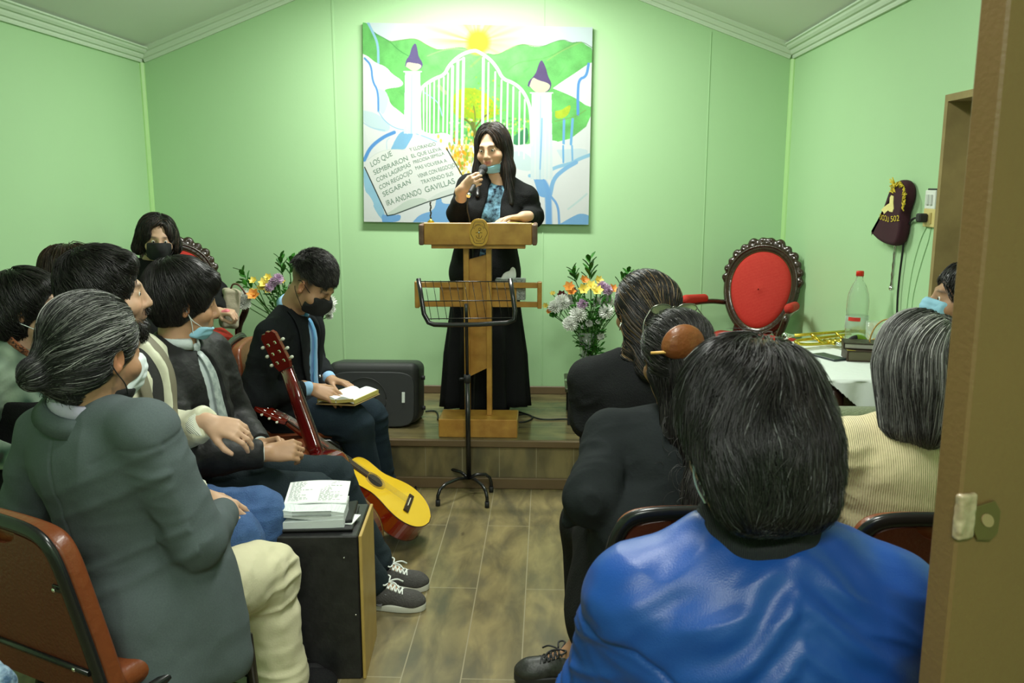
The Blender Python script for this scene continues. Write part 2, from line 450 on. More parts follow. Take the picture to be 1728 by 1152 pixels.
def plankmat(name, swap, offx, dark=1.0, rough=.3):
    m = bpy.data.materials.new(name); m.use_nodes = True; nt = m.node_tree; N = nt.nodes; L = nt.links
    b = N['Principled BSDF']; b.inputs['Roughness'].default_value = rough; b.inputs['Specular IOR Level'].default_value = .5
    g = N.new('ShaderNodeNewGeometry')
    mp = N.new('ShaderNodeMapping'); L.new(g.outputs['Position'], mp.inputs[0])
    mp.inputs['Location'].default_value = swap[1]; mp.inputs['Rotation'].default_value = swap[0]
    br = N.new('ShaderNodeTexBrick'); L.new(mp.outputs[0], br.inputs['Vector'])
    br.inputs['Scale'].default_value = 1; br.inputs['Brick Width'].default_value = 1.25; br.inputs['Row Height'].default_value = .19
    br.inputs['Mortar Size'].default_value = .0022; br.inputs['Mortar Smooth'].default_value = .1
    d = dark
    br.inputs['Color1'].default_value = (.27 * d, .215 * d, .10 * d, 1); br.inputs['Color2'].default_value = (.16 * d, .135 * d, .07 * d, 1)
    br.inputs['Mortar'].default_value = (.30 * d, .25 * d, .15 * d, 1)
    st = N.new('ShaderNodeMapping'); st.inputs['Scale'].default_value = (1.3, 3.6, 1); L.new(mp.outputs[0], st.inputs[0])
    n1 = N.new('ShaderNodeTexNoise'); n1.inputs['Scale'].default_value = 3.2; n1.inputs['Detail'].default_value = 7; n1.inputs['Distortion'].default_value = .6
    L.new(st.outputs[0], n1.inputs['Vector'])
    cr = N.new('ShaderNodeValToRGB'); cr.color_ramp.elements[0].position = .32; cr.color_ramp.elements[0].color = (.075 * d, .062 * d, .036 * d, 1)
    cr.color_ramp.elements[1].position = .66; cr.color_ramp.elements[1].color = (.38 * d, .30 * d, .135 * d, 1)
    L.new(n1.outputs['Fac'], cr.inputs[0])
    mx = N.new('ShaderNodeMix'); mx.data_type = 'RGBA'; mx.inputs[0].default_value = .55
    L.new(br.outputs['Color'], mx.inputs[6]); L.new(cr.outputs[0], mx.inputs[7])
    # broad grey-brown patches and knots
    s2 = N.new('ShaderNodeMapping'); s2.inputs['Scale'].default_value = (1, 2.6, 1); L.new(mp.outputs[0], s2.inputs[0])
    n2 = N.new('ShaderNodeTexNoise'); n2.inputs['Scale'].default_value = 4.5; n2.inputs['Detail'].default_value = 3; L.new(s2.outputs[0], n2.inputs['Vector'])
    r2 = N.new('ShaderNodeMapRange'); r2.inputs[1].default_value = .46; r2.inputs[2].default_value = .68; r2.inputs[4].default_value = .6; L.new(n2.outputs['Fac'], r2.inputs[0])
    m2 = N.new('ShaderNodeMix'); m2.data_type = 'RGBA'; L.new(r2.outputs[0], m2.inputs[0]); L.new(mx.outputs[2], m2.inputs[6]); m2.inputs[7].default_value = (.10 * d, .092 * d, .062 * d, 1)
    vo = N.new('ShaderNodeTexVoronoi'); vo.inputs['Scale'].default_value = 2.7; L.new(s2.outputs[0], vo.inputs['Vector'])
    r3 = N.new('ShaderNodeMapRange'); r3.inputs[1].default_value = .03; r3.inputs[2].default_value = .085; r3.inputs[3].default_value = .75; r3.inputs[4].default_value = 0; L.new(vo.outputs['Distance'], r3.inputs[0])
    m3 = N.new('ShaderNodeMix'); m3.data_type = 'RGBA'; L.new(r3.outputs[0], m3.inputs[0]); L.new(m2.outputs[2], m3.inputs[6]); m3.inputs[7].default_value = (.055 * d, .042 * d, .025 * d, 1)
    m4 = N.new('ShaderNodeMix'); m4.data_type = 'RGBA'; L.new(br.outputs['Fac'], m4.inputs[0]); L.new(m3.outputs[2], m4.inputs[6]); m4.inputs[7].default_value = (.34 * d, .29 * d, .18 * d, 1)
    L.new(m4.outputs[2], b.inputs['Base Color'])
    bp = N.new('ShaderNodeBump'); bp.inputs['Strength'].default_value = .12; bp.inputs['Distance'].default_value = .003; L.new(n1.outputs['Fac'], bp.inputs['Height']); L.new(bp.outputs[0], b.inputs['Normal'])
    return m
M_floor = plankmat('laminate_floor', ((0, 0, math.radians(-90)), (0, .115, 0)), 0, .84, rough=.27)
M_stage = plankmat('laminate_stage', ((0, 0, 0), (.3, .05, 0)), 0, .85, rough=.17)
M_riser = plankmat('laminate_riser', ((math.radians(90), 0, math.radians(90)), (.3, .05, 0)), 0, .8)

def struct(name, mb, m, parent=None):
    o = mb.build(name, m, parent); tag(o, kind='structure') if parent is None else None; return o

struct('floor', MB().box(((XL + XR) / 2, (YF + YB) / 2, -.05), ((XR - XL) / 2 + .1, (YB - YF) / 2 + .1, .05)), M_floor)
pent = [(XL - .1, 0), (XR + .1, 0), (XR + .1, zroof(XR) + .02), (APX, APZ + .02), (XL - .1, zroof(XL) + .02)]
RB = np.array([[1, 0, 0], [0, 0, -1], [0, 1, 0.]]).T   # local xy -> world xz
RXZ = np.array([[1., 0, 0], [0, 0, -1.], [0, 1., 0]])  # columns: x->x, y->z, z->-y
struct('wall_back', MB().prism(pent, .1, (0, YB + .05, 0), RXZ), M_wall)
struct('wall_front', MB().prism(pent, .1, (0, YF - .05, 0), RXZ), M_wall)
struct('wall_left', MB().box((XL - .05, (YF + YB) / 2, ZE / 2), (.05, (YB - YF) / 2, ZE / 2)), M_wall)
# right wall with the doorway at y 2.45..3.27
DY0, DY1, DZ = 2.38, 3.20, 1.85
rw = MB()
rw.box((XR + .05, (DY1 + YB) / 2, ZE / 2), (.05, (YB - DY1) / 2, ZE / 2))
rw.box((XR + .05, (DY0 + YF) / 2, ZE / 2), (.05, (DY0 - YF) / 2, ZE / 2))
rw.box((XR + .05, (DY0 + DY1) / 2, (DZ + ZE) / 2), (.05, (DY1 - DY0) / 2, (ZE - DZ) / 2))
struct('wall_right', rw, M_wall)
for nm, x0 in (('ceiling', XL), ('ceiling_right', XR)):
    z0 = ZE; L_ = math.hypot(APX - x0, APZ - z0); a = math.atan2(APZ - z0, APX - x0)
    c = V((x0 + APX) / 2, (YF + YB) / 2, (z0 + APZ) / 2 + .032)
    Rm = np.array([[math.cos(a), 0, -math.sin(a)], [0, 1, 0], [math.sin(a), 0, math.cos(a)]])
    o = MB().box(c, (L_ / 2 + .02, (YB - YF) / 2 + .1, .025), Rm).build('ceiling', M_ceil); tag(o, kind='structure')
# crown moulding: three stepped beads along walls and gable
prof = [(0, 0), (.013, 0), (.016, .010), (.016, .018), (.026, .022), (.032, .034), (.034, .044), (.046, .047), (.056, .058), (.060, .068), (.070, .072), (.070, .080), (0, .080)]
def crown(name, p0, p1, inn, up, trim_end=0):
    """profile swept from p0 to p1; inn points into the room, up is along the wall surface"""
    d = nrm(V(*p1) - V(*p0)); mb = MB(); n = len(prof); vs = []
    for p in (p0, p1):
        for a, b in prof: vs.append(V(*p) + V(*inn) * a + V(*up) * (b - .080))
    fs = [(j, (j + 1) % n, n + (j + 1) % n, n + j) for j in range(n)] + [tuple(range(n)), tuple(range(n, 2 * n))[::-1]]
    mb.add(vs, fs); o = mb.build(name, M_trim); tag(o, kind='structure'); return o
# along the side walls the crown drops slightly towards the camera, as in the photo
crown('trim_1', (XL, YF, ZE + .02), (XL, YB, ZE + .02), (1, 0, 0), (0, 0, 1))
crown('trim_2', (XR, YF, ZE + .02), (XR, YB, ZE + .02), (-1, 0, 0), (0, 0, 1))
sl = nrm(V(APX - XL, 0, APZ - ZE)); up_ = V(-sl[2], 0, sl[0])
crown('trim_3', (XL, YB, ZE + .02), (APX, YB, APZ + .02), (0, -1, 0), tuple(up_ / up_[2]))
sl = nrm(V(XR - APX, 0, ZE - APZ)); up_ = V(-sl[2], 0, sl[0])
crown('trim_4', (APX, YB, APZ + .02), (XR, YB, ZE + .02), (0, -1, 0), tuple(up_ / up_[2]))
M_bead = mat('bead_green', srgb(178, 222, 150), rough=.4)
for i, x in enumerate((XL, XR)):
    s_ = 1 if i == 0 else -1
    o = MB().prism([(0, 0), (.022, 0), (.020, .008), (.008, .020), (0, .022)], ZE - STG_Z - .06, (x + (0 if s_ > 0 else 0), YB, (ZE + STG_Z) / 2 - .03), np.array([[s_, 0, 0], [0, -1, 0], [0, 0, 1.]])).build('trim_%d' % (5 + i), M_bead); tag(o, kind='structure')
# vertical panel joints of the back wall
for i, (x, wd) in enumerate(((-1.262, .006), (-.03, .004), (.93, .003))):
    z1 = zroof(x) - .09
    o = MB().box((x, YB - .0012, (z1 + STG_Z + .06) / 2), (wd, .0015, (z1 - STG_Z - .06) / 2), bev=.001).build('trim_%d' % (8 + i), M_wall); tag(o, kind='structure')
# stage
st = MB().box(((XL + XR) / 2, (STG_Y + YB) / 2, STG_Z - .006), ((XR - XL) / 2, (YB - STG_Y) / 2, .006))
struct('floor_stage', st, M_stage)
rs = MB().box(((XL + XR) / 2, STG_Y + .02, (STG_Z - .012) / 2), ((XR - XL) / 2, .015, (STG_Z - .012) / 2))
struct('wall_stage_riser', rs, M_riser)
struct('trim_14', MB().box(((XL + XR) / 2, STG_Y - .002, STG_Z - .016), ((XR - XL) / 2, .012, .019), bev=.005), M_cap)
struct('baseboard_stage', MB().box(((XL + XR) / 2, STG_Y - .001, .029), ((XR - XL) / 2, .009, .029), bev=.004), M_cap)
struct('baseboard_back', MB().box(((XL + XR) / 2, YB - .007, STG_Z + .025), ((XR - XL) / 2, .007, .025), bev=.004), M_cap)
struct('baseboard_left', MB().box((XL + .007, (YF + STG_Y) / 2, .03), (.007, (STG_Y - YF) / 2, .03), bev=.004), M_cap)
struct('baseboard_right', MB().box((XR - .007, (DY1 + .09 + STG_Y) / 2, .03), (.007, (STG_Y - DY1 - .09) / 2, .03), bev=.004), M_cap)

# doorway in the right wall: raw board jambs and a pale door leaf opened beyond
M_jamb = mat('raw_board', srgb(158, 140, 92), rough=.8, vary=(9, .6, srgb(128, 112, 72)), bump=(30, .2))
M_edge = mat('teal_edge', srgb(70, 112, 98), rough=.8, vary=(25, .8, srgb(150, 185, 150)))
M_gdoor = mat('pale_door', srgb(176, 176, 158), rough=.6, vary=(5, .5, srgb(150, 148, 130)))
d1 = thing('door_1', None, None, (XR, DY1, 0)); d1['kind'] = 'structure'
MB().box((XR + .045, DY1 - .012, DZ / 2), (.065, .012, DZ / 2)).build('jamb', M_jamb, d1)
MB().box((XR + .045, DY0 + .012, DZ / 2), (.065, .012, DZ / 2)).build('jamb', M_jamb, d1)
MB().box((XR + .045, (DY0 + DY1) / 2, DZ - .012), (.065, (DY1 - DY0) / 2 - .024, .012)).build('lintel', M_jamb, d1)
MB().box((XR - .0025, DY1 + .008, DZ / 2), (.0035, .010, DZ / 2)).build('edge_strip', M_edge, d1)
MB().box((XR + .155, (DY0 + DY1) / 2, DZ / 2 - .02), (.02, (DY1 - DY0) / 2 + .05, DZ / 2 - .02), bev=.003).build('door_leaf', M_gdoor, d1)
# ============================================================ the painted canvas on the back wall
def inpoly(X, Y, poly):
    ins = np.zeros(X.shape, bool); n = len(poly)
    for i in range(n):
        x0, y0 = poly[i]; x1, y1 = poly[(i + 1) % n]
        if y0 == y1: continue
        c = ((y0 > Y) != (y1 > Y)) & (X < (x1 - x0) * (Y - y0) / (y1 - y0) + x0); ins ^= c
    return ins
def dline(X, Y, pts):
    d = np.full(X.shape, 1e9)
    for (x0, y0), (x1, y1) in zip(pts[:-1], pts[1:]):
        L = (x1 - x0) ** 2 + (y1 - y0) ** 2 + 1e-9; t = np.clip(((X - x0) * (x1 - x0) + (Y - y0) * (y1 - y0)) / L, 0, 1)
        d = np.minimum(d, np.hypot(X - x0 - t * (x1 - x0), Y - y0 - t * (y1 - y0)))
    return d
def smooth_pts(p, it=2):
    p = [tuple(map(float, q)) for q in p]
    for _ in range(it):
        q = [p[0]]
        for a, b in zip(p[:-1], p[1:]): q += [(a[0] * .75 + b[0] * .25, a[1] * .75 + b[1] * .25), (a[0] * .25 + b[0] * .75, a[1] * .25 + b[1] * .75)]
        p = q + [p[-1]]
    return p
PC = [(612, 38), (1000, 46), (993, 379), (614, 374)]
nu, nv = 660, 570
uu, vv = np.meshgrid(np.linspace(0, 1, nu), np.linspace(0, 1, nv))
X = (1 - vv) * ((1 - uu) * PC[0][0] + uu * PC[1][0]) + vv * ((1 - uu) * PC[3][0] + uu * PC[2][0])
Y = (1 - vv) * ((1 - uu) * PC[0][1] + uu * PC[1][1]) + vv * ((1 - uu) * PC[3][1] + uu * PC[2][1])
IMG = np.zeros((nv, nu, 3)); IMG[:] = (.93, .96, .97)
c1 = lambda p: [(600 + a / 5.236, 20 + b / 5.236) for a, b in p]
c2 = lambda p: [(790 + a / 5.236, 20 + b / 5.236) for a, b in p]
c3 = lambda p: [(600 + a / 6.4, 220 + b / 6.4) for a, b in p]
c4 = lambda p: [(860 + a / 6.06, 200 + b / 6.06) for a, b in p]
c0 = lambda p: [(590 + a / 3.033, 20 + b / 3.033) for a, b in p]
Pn = np.stack([X.ravel(), Y.ravel(), X.ravel() * 0], 1)
N1 = (noise(Pn, .05, 1) * .35 + noise(Pn, .12, 2) * .2 + noise(Pn, .6, 3) * .08).reshape(X.shape)
N2 = noise(Pn * V(.25, 1, 1), .35, 5).reshape(X.shape)
def blend(mask, col): 
    m = np.clip(mask, 0, 1)[..., None]; IMG[:] = IMG * (1 - m) + np.asarray(col) * m
def fill(poly, col, soft=None, var=0, it=2):
    m = inpoly(X, Y, smooth_pts(list(poly) + [poly[0]], it)).astype(float)
    c = np.asarray(col)[None, None] * (1 + var * N1[..., None]) if var else col
    mm = m[..., None]; IMG[:] = IMG * (1 - mm) + np.clip(c, 0, 1) * mm
def stroke(pts, wd, col, it=2, a=1.0, soft=1.0):
    d = dline(X, Y, smooth_pts(pts, it)); blend(np.clip((wd / 2 - d) / soft + .5, 0, 1) * a, col)
G1, G2, G3 = (.20, .60, .20), (.32, .74, .30), (.13, .42, .16)
SKY = (.72, .88, .95); BL = (.25, .52, .90); BL2 = (.50, .76, .95); WH = (.95, .97, .98)
# sky with sun rays
blend(np.clip((700 - X) / 60, 0, 1) * (Y < 90) * .45, SKY); blend(np.clip((X - 880) / 80, 0, 1) * (Y < 110) * .5, SKY)
ang = np.arctan2(Y - 70, X - 806); rr = np.hypot(X - 806, (Y - 70) * 1.25)
rays = .5 + .5 * noise(np.stack([ang.ravel() * 9, rr.ravel() * .004, rr.ravel() * 0], 1), 1.0, 9).reshape(X.shape)
blend(np.clip(1.25 - rr / 95, 0, 1) * (.35 + .65 * rays), (.88, .86, .25))
# hills
fill(c1([(50, 90), (110, 100), (160, 170), (210, 205), (280, 240), (320, 255), (420, 240), (500, 228), (560, 240), (640, 290), (730, 330), (850, 312), (960, 300), (1040, 345)]) + c2([(50, 350), (150, 355), (250, 370), (330, 340), (450, 285), (500, 275), (560, 300), (650, 305), (760, 260), (840, 238), (900, 270), (1000, 255), (1060, 300), (1110, 320), (1110, 1152), (50, 1152)]) + c1([(60, 1152)]), G2, var=.45)
stroke(c1([(170, 185), (300, 250), (380, 330), (470, 380)]), 1.3, G3, a=.7); stroke(c1([(300, 260), (420, 240), (540, 228), (640, 292), (740, 332)]), 1.1, (.35, .5, .2), a=.8)
stroke(c2([(180, 360), (260, 378), (380, 310), (480, 276), (650, 306), (760, 260), (850, 238), (920, 274), (1010, 256), (1100, 312)]), 1.2, (.25, .42, .2), a=.8)
stroke(c2([(350, 510), (430, 440), (560, 420), (700, 400), (900, 290), (960, 262)]), 1.4, (.25, .5, .2), a=.55); stroke(c2([(700, 420), (840, 330), (1000, 262)]), 2, (.55, .68, .3), a=.5)
stroke(c1([(640, 380), (740, 340), (860, 315), (980, 330)]), 2, (.55, .75, .4), a=.6); stroke(c2([(30, 470), (120, 390)]), 4, (.5, .7, .25), a=.5)
for _ in range(60):
    x0 = rnd.uniform(640, 990); y0 = rnd.uniform(90, 220); a_ = rnd.uniform(-2.6, -2.0) if x0 > 810 else rnd.uniform(-1.1, -.5); l_ = rnd.uniform(8, 28)
    stroke([(x0, y0), (x0 + l_ * math.cos(a_), y0 - l_ * math.sin(a_))], rnd.uniform(1, 2.5), rnd.choice([G1, G3, (.35, .72, .25), (.2, .75, .3)]), a=.22, soft=2)
# sun
blend(np.clip((24 - np.hypot(X - 808, Y - 70)) / 9 + .2 * N1, 0, 1), (.93, .78, .06))
# left waterfall, clouds
stroke(c1([(110, 95), (160, 190), (200, 280), (203, 440)]), 4, BL2)
fill(c1([(60, 360), (110, 380), (180, 440), (270, 470), (330, 540), (400, 580), (430, 620), (400, 650), (290, 660), (250, 680), (290, 720), (310, 800), (380, 850), (440, 900), (520, 960), (640, 1070), (830, 1040), (880, 1152), (870, 1300), (60, 1300)]), WH, var=.02)
fill(c1([(200, 660), (270, 680), (300, 760), (250, 900), (210, 860)]), (.80, .92, .97)); fill(c1([(60, 850), (200, 880), (330, 1000), (250, 1060), (60, 960)]), (.78, .92, .97))
stroke(c1([(80, 400), (140, 460), (150, 600), (200, 680), (203, 860)]), 3.2, BL); stroke(c1([(203, 860), (260, 950), (360, 1015), (470, 1030)]), 1.5, BL2)
stroke(c1([(60, 955), (140, 1010), (260, 1030)]), 2, BL2, a=.6)
# valley behind the gate: tree, flowers
fill(c1([(850, 760), (900, 680), (980, 650), (1090, 670), (1150, 700)]) + c2([(200, 740), (280, 850), (260, 900), (160, 940)]) + c1([(1060, 960), (920, 940), (860, 860)]), (.52, .66, .06), var=.35)
for _ in range(150):
    x0, y0 = rnd.gauss(812, 20), rnd.gauss(176, 14); blend(np.clip(2.2 - np.hypot(X - x0, Y - y0), 0, 1) * .55, rnd.choice([(.85, .5, .05), (.5, .75, .1), (.75, .7, .05), (.3, .6, .1)]))
for _ in range(260):
    x0, y0 = rnd.uniform(760, 900), rnd.uniform(196, 235); blend(np.clip(2.4 - np.hypot(X - x0, Y - y0), 0, 1) * .6, rnd.choice([(.9, .93, .75), (.25, .65, .2), (.55, .75, .15), (.15, .5, .2), (.93, .8, .3)]))
stroke([(806, 250), (803, 225), (798, 205)], 7, (.28, .32, .10)); stroke([(802, 215), (790, 200), (780, 195)], 3, (.28, .34, .1)); stroke([(803, 212), (815, 196), (826, 188)], 3, (.3, .34, .1)); stroke([(802, 212), (803, 190), (800, 176)], 2.2, (.35, .4, .1))
for _ in range(210):
    x0, y0 = rnd.gauss(785, 17), rnd.gauss(262, 20); blend(np.clip((2.6 - np.hypot(X - x0, (Y - y0) * .6)), 0, 1) * .8, rnd.choice([(.95, .62, .04), (.95, .78, .1), (.92, .45, .05), (.95, .9, .5), (.5, .65, .15)]))
stroke(c1([(600, 690), (680, 740), (740, 790), (770, 900)]), 1.6, BL2); stroke(c1([(740, 640), (800, 700)]), 6, (.75, .88, .5), a=.5)
fill(c2([(410, 1080), (480, 1030), (530, 990), (540, 1130), (480, 1160), (400, 1160)]), (.14, .42, .24), var=.3)
# right side clouds and falls
fill(c2([(750, 660), (850, 590), (960, 520), (1060, 450), (1110, 430), (1110, 830), (1040, 810), (1000, 780), (940, 740), (850, 700)]), WH)
fill(c2([(960, 900), (1000, 850), (1080, 840), (1110, 850), (1110, 900)]), G2, var=.3)
stroke(c2([(1065, 450), (1045, 560), (980, 580), (970, 700), (972, 890)]), 4.5, BL); fill(c2([(770, 860), (830, 850), (870, 820), (910, 800), (900, 870), (860, 920), (770, 930)]), (.62, .75, .12), var=.4)
stroke(c2([(850, 935), (845, 1152)]), 4.2, (.35, .65, .95)); stroke(c2([(925, 930), (910, 1152)]), 4.2, (.35, .65, .95)); stroke(c2([(770, 950), (860, 930), (960, 905), (1040, 850)]), 1.4, (.4, .5, .2), a=.6)
# lower right clouds
fill(c4([(-60, 250), (60, 280), (190, 240), (440, 190), (540, 240), (660, 280), (830, 260), (830, 1100), (-400, 1100), (-400, 300)]), WH, var=.02)
fill(c4([(0, 330), (150, 300), (300, 480), (200, 530), (40, 490)]), (.80, .92, .94)); fill(c4([(480, 300), (800, 280), (800, 360), (660, 430), (560, 440)]), (.80, .91, .97))
stroke(c4([(550, 260), (552, 430)]), 3, (.35, .65, .95)); stroke(c4([(640, 260), (645, 420)]), 3, (.4, .68, .95)); stroke(c4([(210, 570), (340, 560), (470, 480), (640, 440), (700, 400), (830, 350)]), 6, BL2)
stroke(c4([(680, 430), (560, 500), (450, 600), (420, 760)]), 7, (.42, .68, .95)); stroke(c4([(300, 570), (380, 680), (400, 800), (405, 1090)]), 11, (.36, .62, .95), soft=3); stroke(c4([(420, 780), (500, 880), (510, 1080)]), 4, (.38, .62, .95))
fill(c4([(240, 580), (330, 560), (360, 700), (400, 800), (300, 790), (280, 700)]), (.38, .64, .95)); fill(c4([(480, 1100), (640, 1000), (730, 960), (830, 990), (830, 1100)]), (.40, .66, .95), var=.06)
stroke(c4([(600, 920), (700, 840), (790, 760)]), 3, (.78, .92, .94))
# lower left clouds
stroke(c3([(95, 300), (160, 160), (300, 50), (420, 0)]), 6, BL); fill(c3([(380, 190), (440, 60), (500, -20), (650, -10), (560, 150), (530, 190)]), (.42, .70, .93), var=.08); stroke(c3([(340, 180), (335, 90), (370, 60)]), 1.2, BL2, a=.6)
stroke(c3([(540, -20), (680, 20), (760, 50), (880, 100)]), 1.8, BL2)
fill(c3([(80, 380), (100, 400), (210, 640), (330, 900), (300, 990), (190, 820), (200, 780), (150, 690), (95, 640)]), (.52, .78, .95), var=.05); fill(c3([(290, 990), (280, 900), (340, 910), (400, 915), (500, 900), (480, 990)]), (.36, .62, .95), var=.05)
fill(c3([(620, 990), (700, 900), (860, 860), (880, 700), (930, 700), (940, 800), (1200, 760), (1250, 990)]), (.38, .64, .95), var=.06)
# pillars with urns
def pillar(x0, x1, y0, y1):
    fill([(x0, y0), (x1, y0), (x1 + 2, y1), (x0 - 2, y1)], (.86, .95, .98), it=0)
    for t in (.2, .45, .7, .9):
        xx = x0 + (x1 - x0) * t; stroke([(xx, y0 + 5), (xx - 1, y1)], 1.6, (.55, .78, .95) if t == .45 else (.97, .98, .98), a=.8)
    stroke([(x0 - 2, y0), (x1 + 2, y0)], 2, WH)
pillar(*[c1([(440, 520)])[0][0], c1([(575, 520)])[0][0], c1([(0, 515)])[0][1], 222]); pillar(c2([(565, 0)])[0][0], c2([(740, 0)])[0][0], c2([(0, 700)])[0][1], 300)
stroke(c4([(335, -20), (330, 200), (315, 500)]), 2.4, (.45, .70, .95))
fill(c1([(440, 470), (450, 410), (480, 380), (500, 300), (535, 262), (552, 330), (560, 390), (600, 440), (590, 490), (520, 510)]), (.26, .22, .42), var=.2); fill(c1([(445, 470), (460, 430), (510, 440), (580, 450), (590, 480), (520, 520)]), (.78, .72, .66), var=.1)
fill(c2([(530, 640), (535, 600), (600, 540), (630, 440), (655, 408), (690, 480), (710, 560), (745, 620), (720, 690), (640, 700)]), (.24, .18, .36), var=.25); fill(c2([(545, 640), (575, 560), (620, 590), (700, 610), (735, 640), (700, 690), (640, 702), (590, 690)]), (.80, .76, .64), var=.1)
# gate
Wt = (.97, .98, .97)
stroke(c1([(575, 1060), (560, 700), (600, 640), (700, 575), (790, 545), (830, 460), (930, 370), (1050, 330)]) + c2([(100, 345), (190, 400), (260, 480), (310, 580), (400, 610), (480, 670), (540, 780), (560, 900), (565, 1152)]), 5.5, Wt)
stroke(c1([(590, 650), (700, 570), (790, 545)]), 1.1, (.3, .6, .35), a=.7)
for x0, t, b in ((605, 655, 1050), (635, 640, 1060), (662, 620, 1060), (700, 600, 1055), (742, 580, 1040), (785, 565, 1040), (822, 530, 1060), (862, 470, 1100), (910, 420, 1140), (960, 400, 1152)):
    stroke(c1([(x0, t), (x0 + (x0 - 600) * -.04, b)]), 2.6 if x0 < 860 else 4.6, Wt, it=0)
stroke(c1([(862, 440), (960, 400)]), 2.5, Wt)
for x0, t, b in ((140, 400, 1060), (185, 440, 1020), (245, 520, 1030), (300, 590, 1060), (355, 620, 1100), (404, 650, 1200), (460, 690, 1250), (505, 760, 1280)):
    stroke(c2([(x0, t), (x0 - 8, b)]), 4.6 if x0 < 150 else 2.8, Wt, it=0)
# open book
fill(c3([(98, 375), (130, 300), (250, 210), (400, 180), (540, 190), (640, 135), (760, 110), (900, 130), (990, 180), (1150, 470), (1180, 640), (780, 765), (400, 915), (340, 920)]), (.96, .98, .96), it=1)
fill(c3([(345, 890), (440, 830), (560, 740), (700, 715), (780, 735), (770, 760), (560, 850), (400, 912), (350, 915)]), (.80, .88, .82)); fill(c3([(790, 735), (900, 660), (1050, 610), (1170, 580), (1180, 640), (790, 760)]), (.86, .91, .88))
stroke(c3([(98, 380), (345, 918), (420, 905), (780, 765), (1180, 638)]), 1.8, (.03, .08, .07), it=0, soft=.8); stroke(c3([(990, 178), (1155, 465), (1250, 640)]), 1.8, (.03, .08, .07), it=0, soft=.8)
stroke(c3([(130, 300), (250, 210), (400, 180), (540, 190)]), .8, (.7, .8, .75), a=.6)
_pw = [atY(*p, YB - .032) for p in PC]
Q00, Q10, Q11, Q01 = _pw
Pw = ((1 - vv) * (1 - uu))[..., None] * Q00 + ((1 - vv) * uu)[..., None] * Q10 + (vv * uu)[..., None] * Q11 + (vv * (1 - uu))[..., None] * Q01
Pw = Pw.reshape(-1, 3)
ii = np.arange(nu * nv).reshape(nv, nu)
quads = np.stack([ii[:-1, :-1], ii[1:, :-1], ii[1:, 1:], ii[:-1, 1:]], -1).reshape(-1, 4)
pt = thing('painting', 'large colourful canvas of a white gate and hills on the green back wall', 'painting', (Q01 + Q11) / 2)
M_paint = mat('painted_canvas', (1, 1, 1), rough=.5, spec=.25, attr=True, bump=(220, .05))
linkmesh('canvas', npmesh('canvas', Pw, quads, smooth=False, col=np.clip(IMG.reshape(-1, 3), 0, 1) ** 1.45 * .56), M_paint, pt)
q = [(p[0], p[2]) for p in (Q00, Q10, Q11, Q01)]
MB().prism(q, .028, (0, YB - .0165, 0), RXZ).build('stretcher_frame', mat('canvas_edge', srgb(190, 205, 180), rough=.8), pt)
# writing on the painted book
def text_mesh(s, size, org, xd, yd, m, name, parent, width=None, ext=.0003, align='LEFT'):
    c = bpy.data.curves.new(name, 'FONT'); c.body = s; c.size = 1; c.align_x = align
    o = bpy.data.objects.new(name, c); COL.objects.link(o)
    dg = bpy.context.evaluated_depsgraph_get(); me = bpy.data.meshes.new_from_object(o.evaluated_get(dg))
    bpy.data.objects.remove(o)
    co = np.zeros(len(me.vertices) * 3); me.vertices.foreach_get('co', co); co = co.reshape(-1, 3)
    wd = co[:, 0].max() - co[:, 0].min(); sx = (width / wd) if width else size
    if align == 'LEFT': co[:, 0] -= co[:, 0].min()
    xd = nrm(xd); yd = nrm(yd); n = np.cross(xd, yd)
    W = np.asarray(org) + co[:, :1] * sx * xd + co[:, 1:2] * size * yd + n * ext
    me.vertices.foreach_set('co', W.ravel()); me.update()
    if parent is None: return me
    return linkmesh(name, me, m, parent)
M_ink = mat('grey_ink', srgb(100, 125, 110), rough=.7)
def wp(a, b): x, y = c3([(a, b)])[0]; return atY(x, y, YB - .0325)
lines = [('LOS QUE', (175, 395), (400, 270), 62), ('SEMBRARON', (205, 480), (570, 320), 56), ('CON LAGRIMAS', (235, 560), (600, 385), 52), ('CON REGOCIJO', (265, 640), (620, 460), 50), ('SEGARAN', (305, 715), (600, 570), 56), ('IRA ANDANDO', (345, 815), (720, 680), 66),
         ('Y LLORANDO', (590, 225), (870, 160), 40), ('EL QUE LLEVA', (610, 295), (930, 215), 42), ('PRECIOSA SEMILLA', (630, 360), (960, 260), 38), ('MAS VOLVERA A', (655, 425), (990, 340), 42), ('VENIR CON REGOCIJO', (680, 515), (1080, 390), 46), ('TRAYENDO SUS', (715, 580), (1060, 480), 46), ('GAVILLAS', (760, 670), (1080, 570), 66)]
for s_, a, b, hgt in lines:
    A, B = wp(*a), wp(*b); Hh = wp(a[0] - hgt * .38, a[1] - hgt) - A
    text_mesh(s_, np.linalg.norm(Hh) * 1.25, A, B - A, Hh, M_ink, 'lettering', pt, width=np.linalg.norm(B - A))
# ============================================================ furniture and things
M_pine = mat('varnished_pine', srgb(196, 146, 68), rough=.35, vary=(14, .7, srgb(158, 104, 42)), bump=(40, .05), coat=.3)
M_pineD = mat('pine_ends', srgb(120, 92, 76), rough=.6, vary=(30, .7, srgb(82, 60, 50)))
M_blk = mat('black_enamel', (.012, .012, .013), rough=.22, spec=.6)
M_blkM = mat('black_matt', (.018, .018, .019), rough=.6)
M_chrome = mat('chrome', (.75, .76, .74), rough=.15, metal=1)
M_brass = mat('brass', srgb(214, 190, 70), rough=.22, metal=.85)
M_white = mat('white_paper', srgb(238, 242, 240), rough=.7)
M_gild = mat('gilt_edge', srgb(205, 190, 110), rough=.4, metal=.2)
M_cable = mat('cable_rubber', (.01, .01, .01), rough=.5)

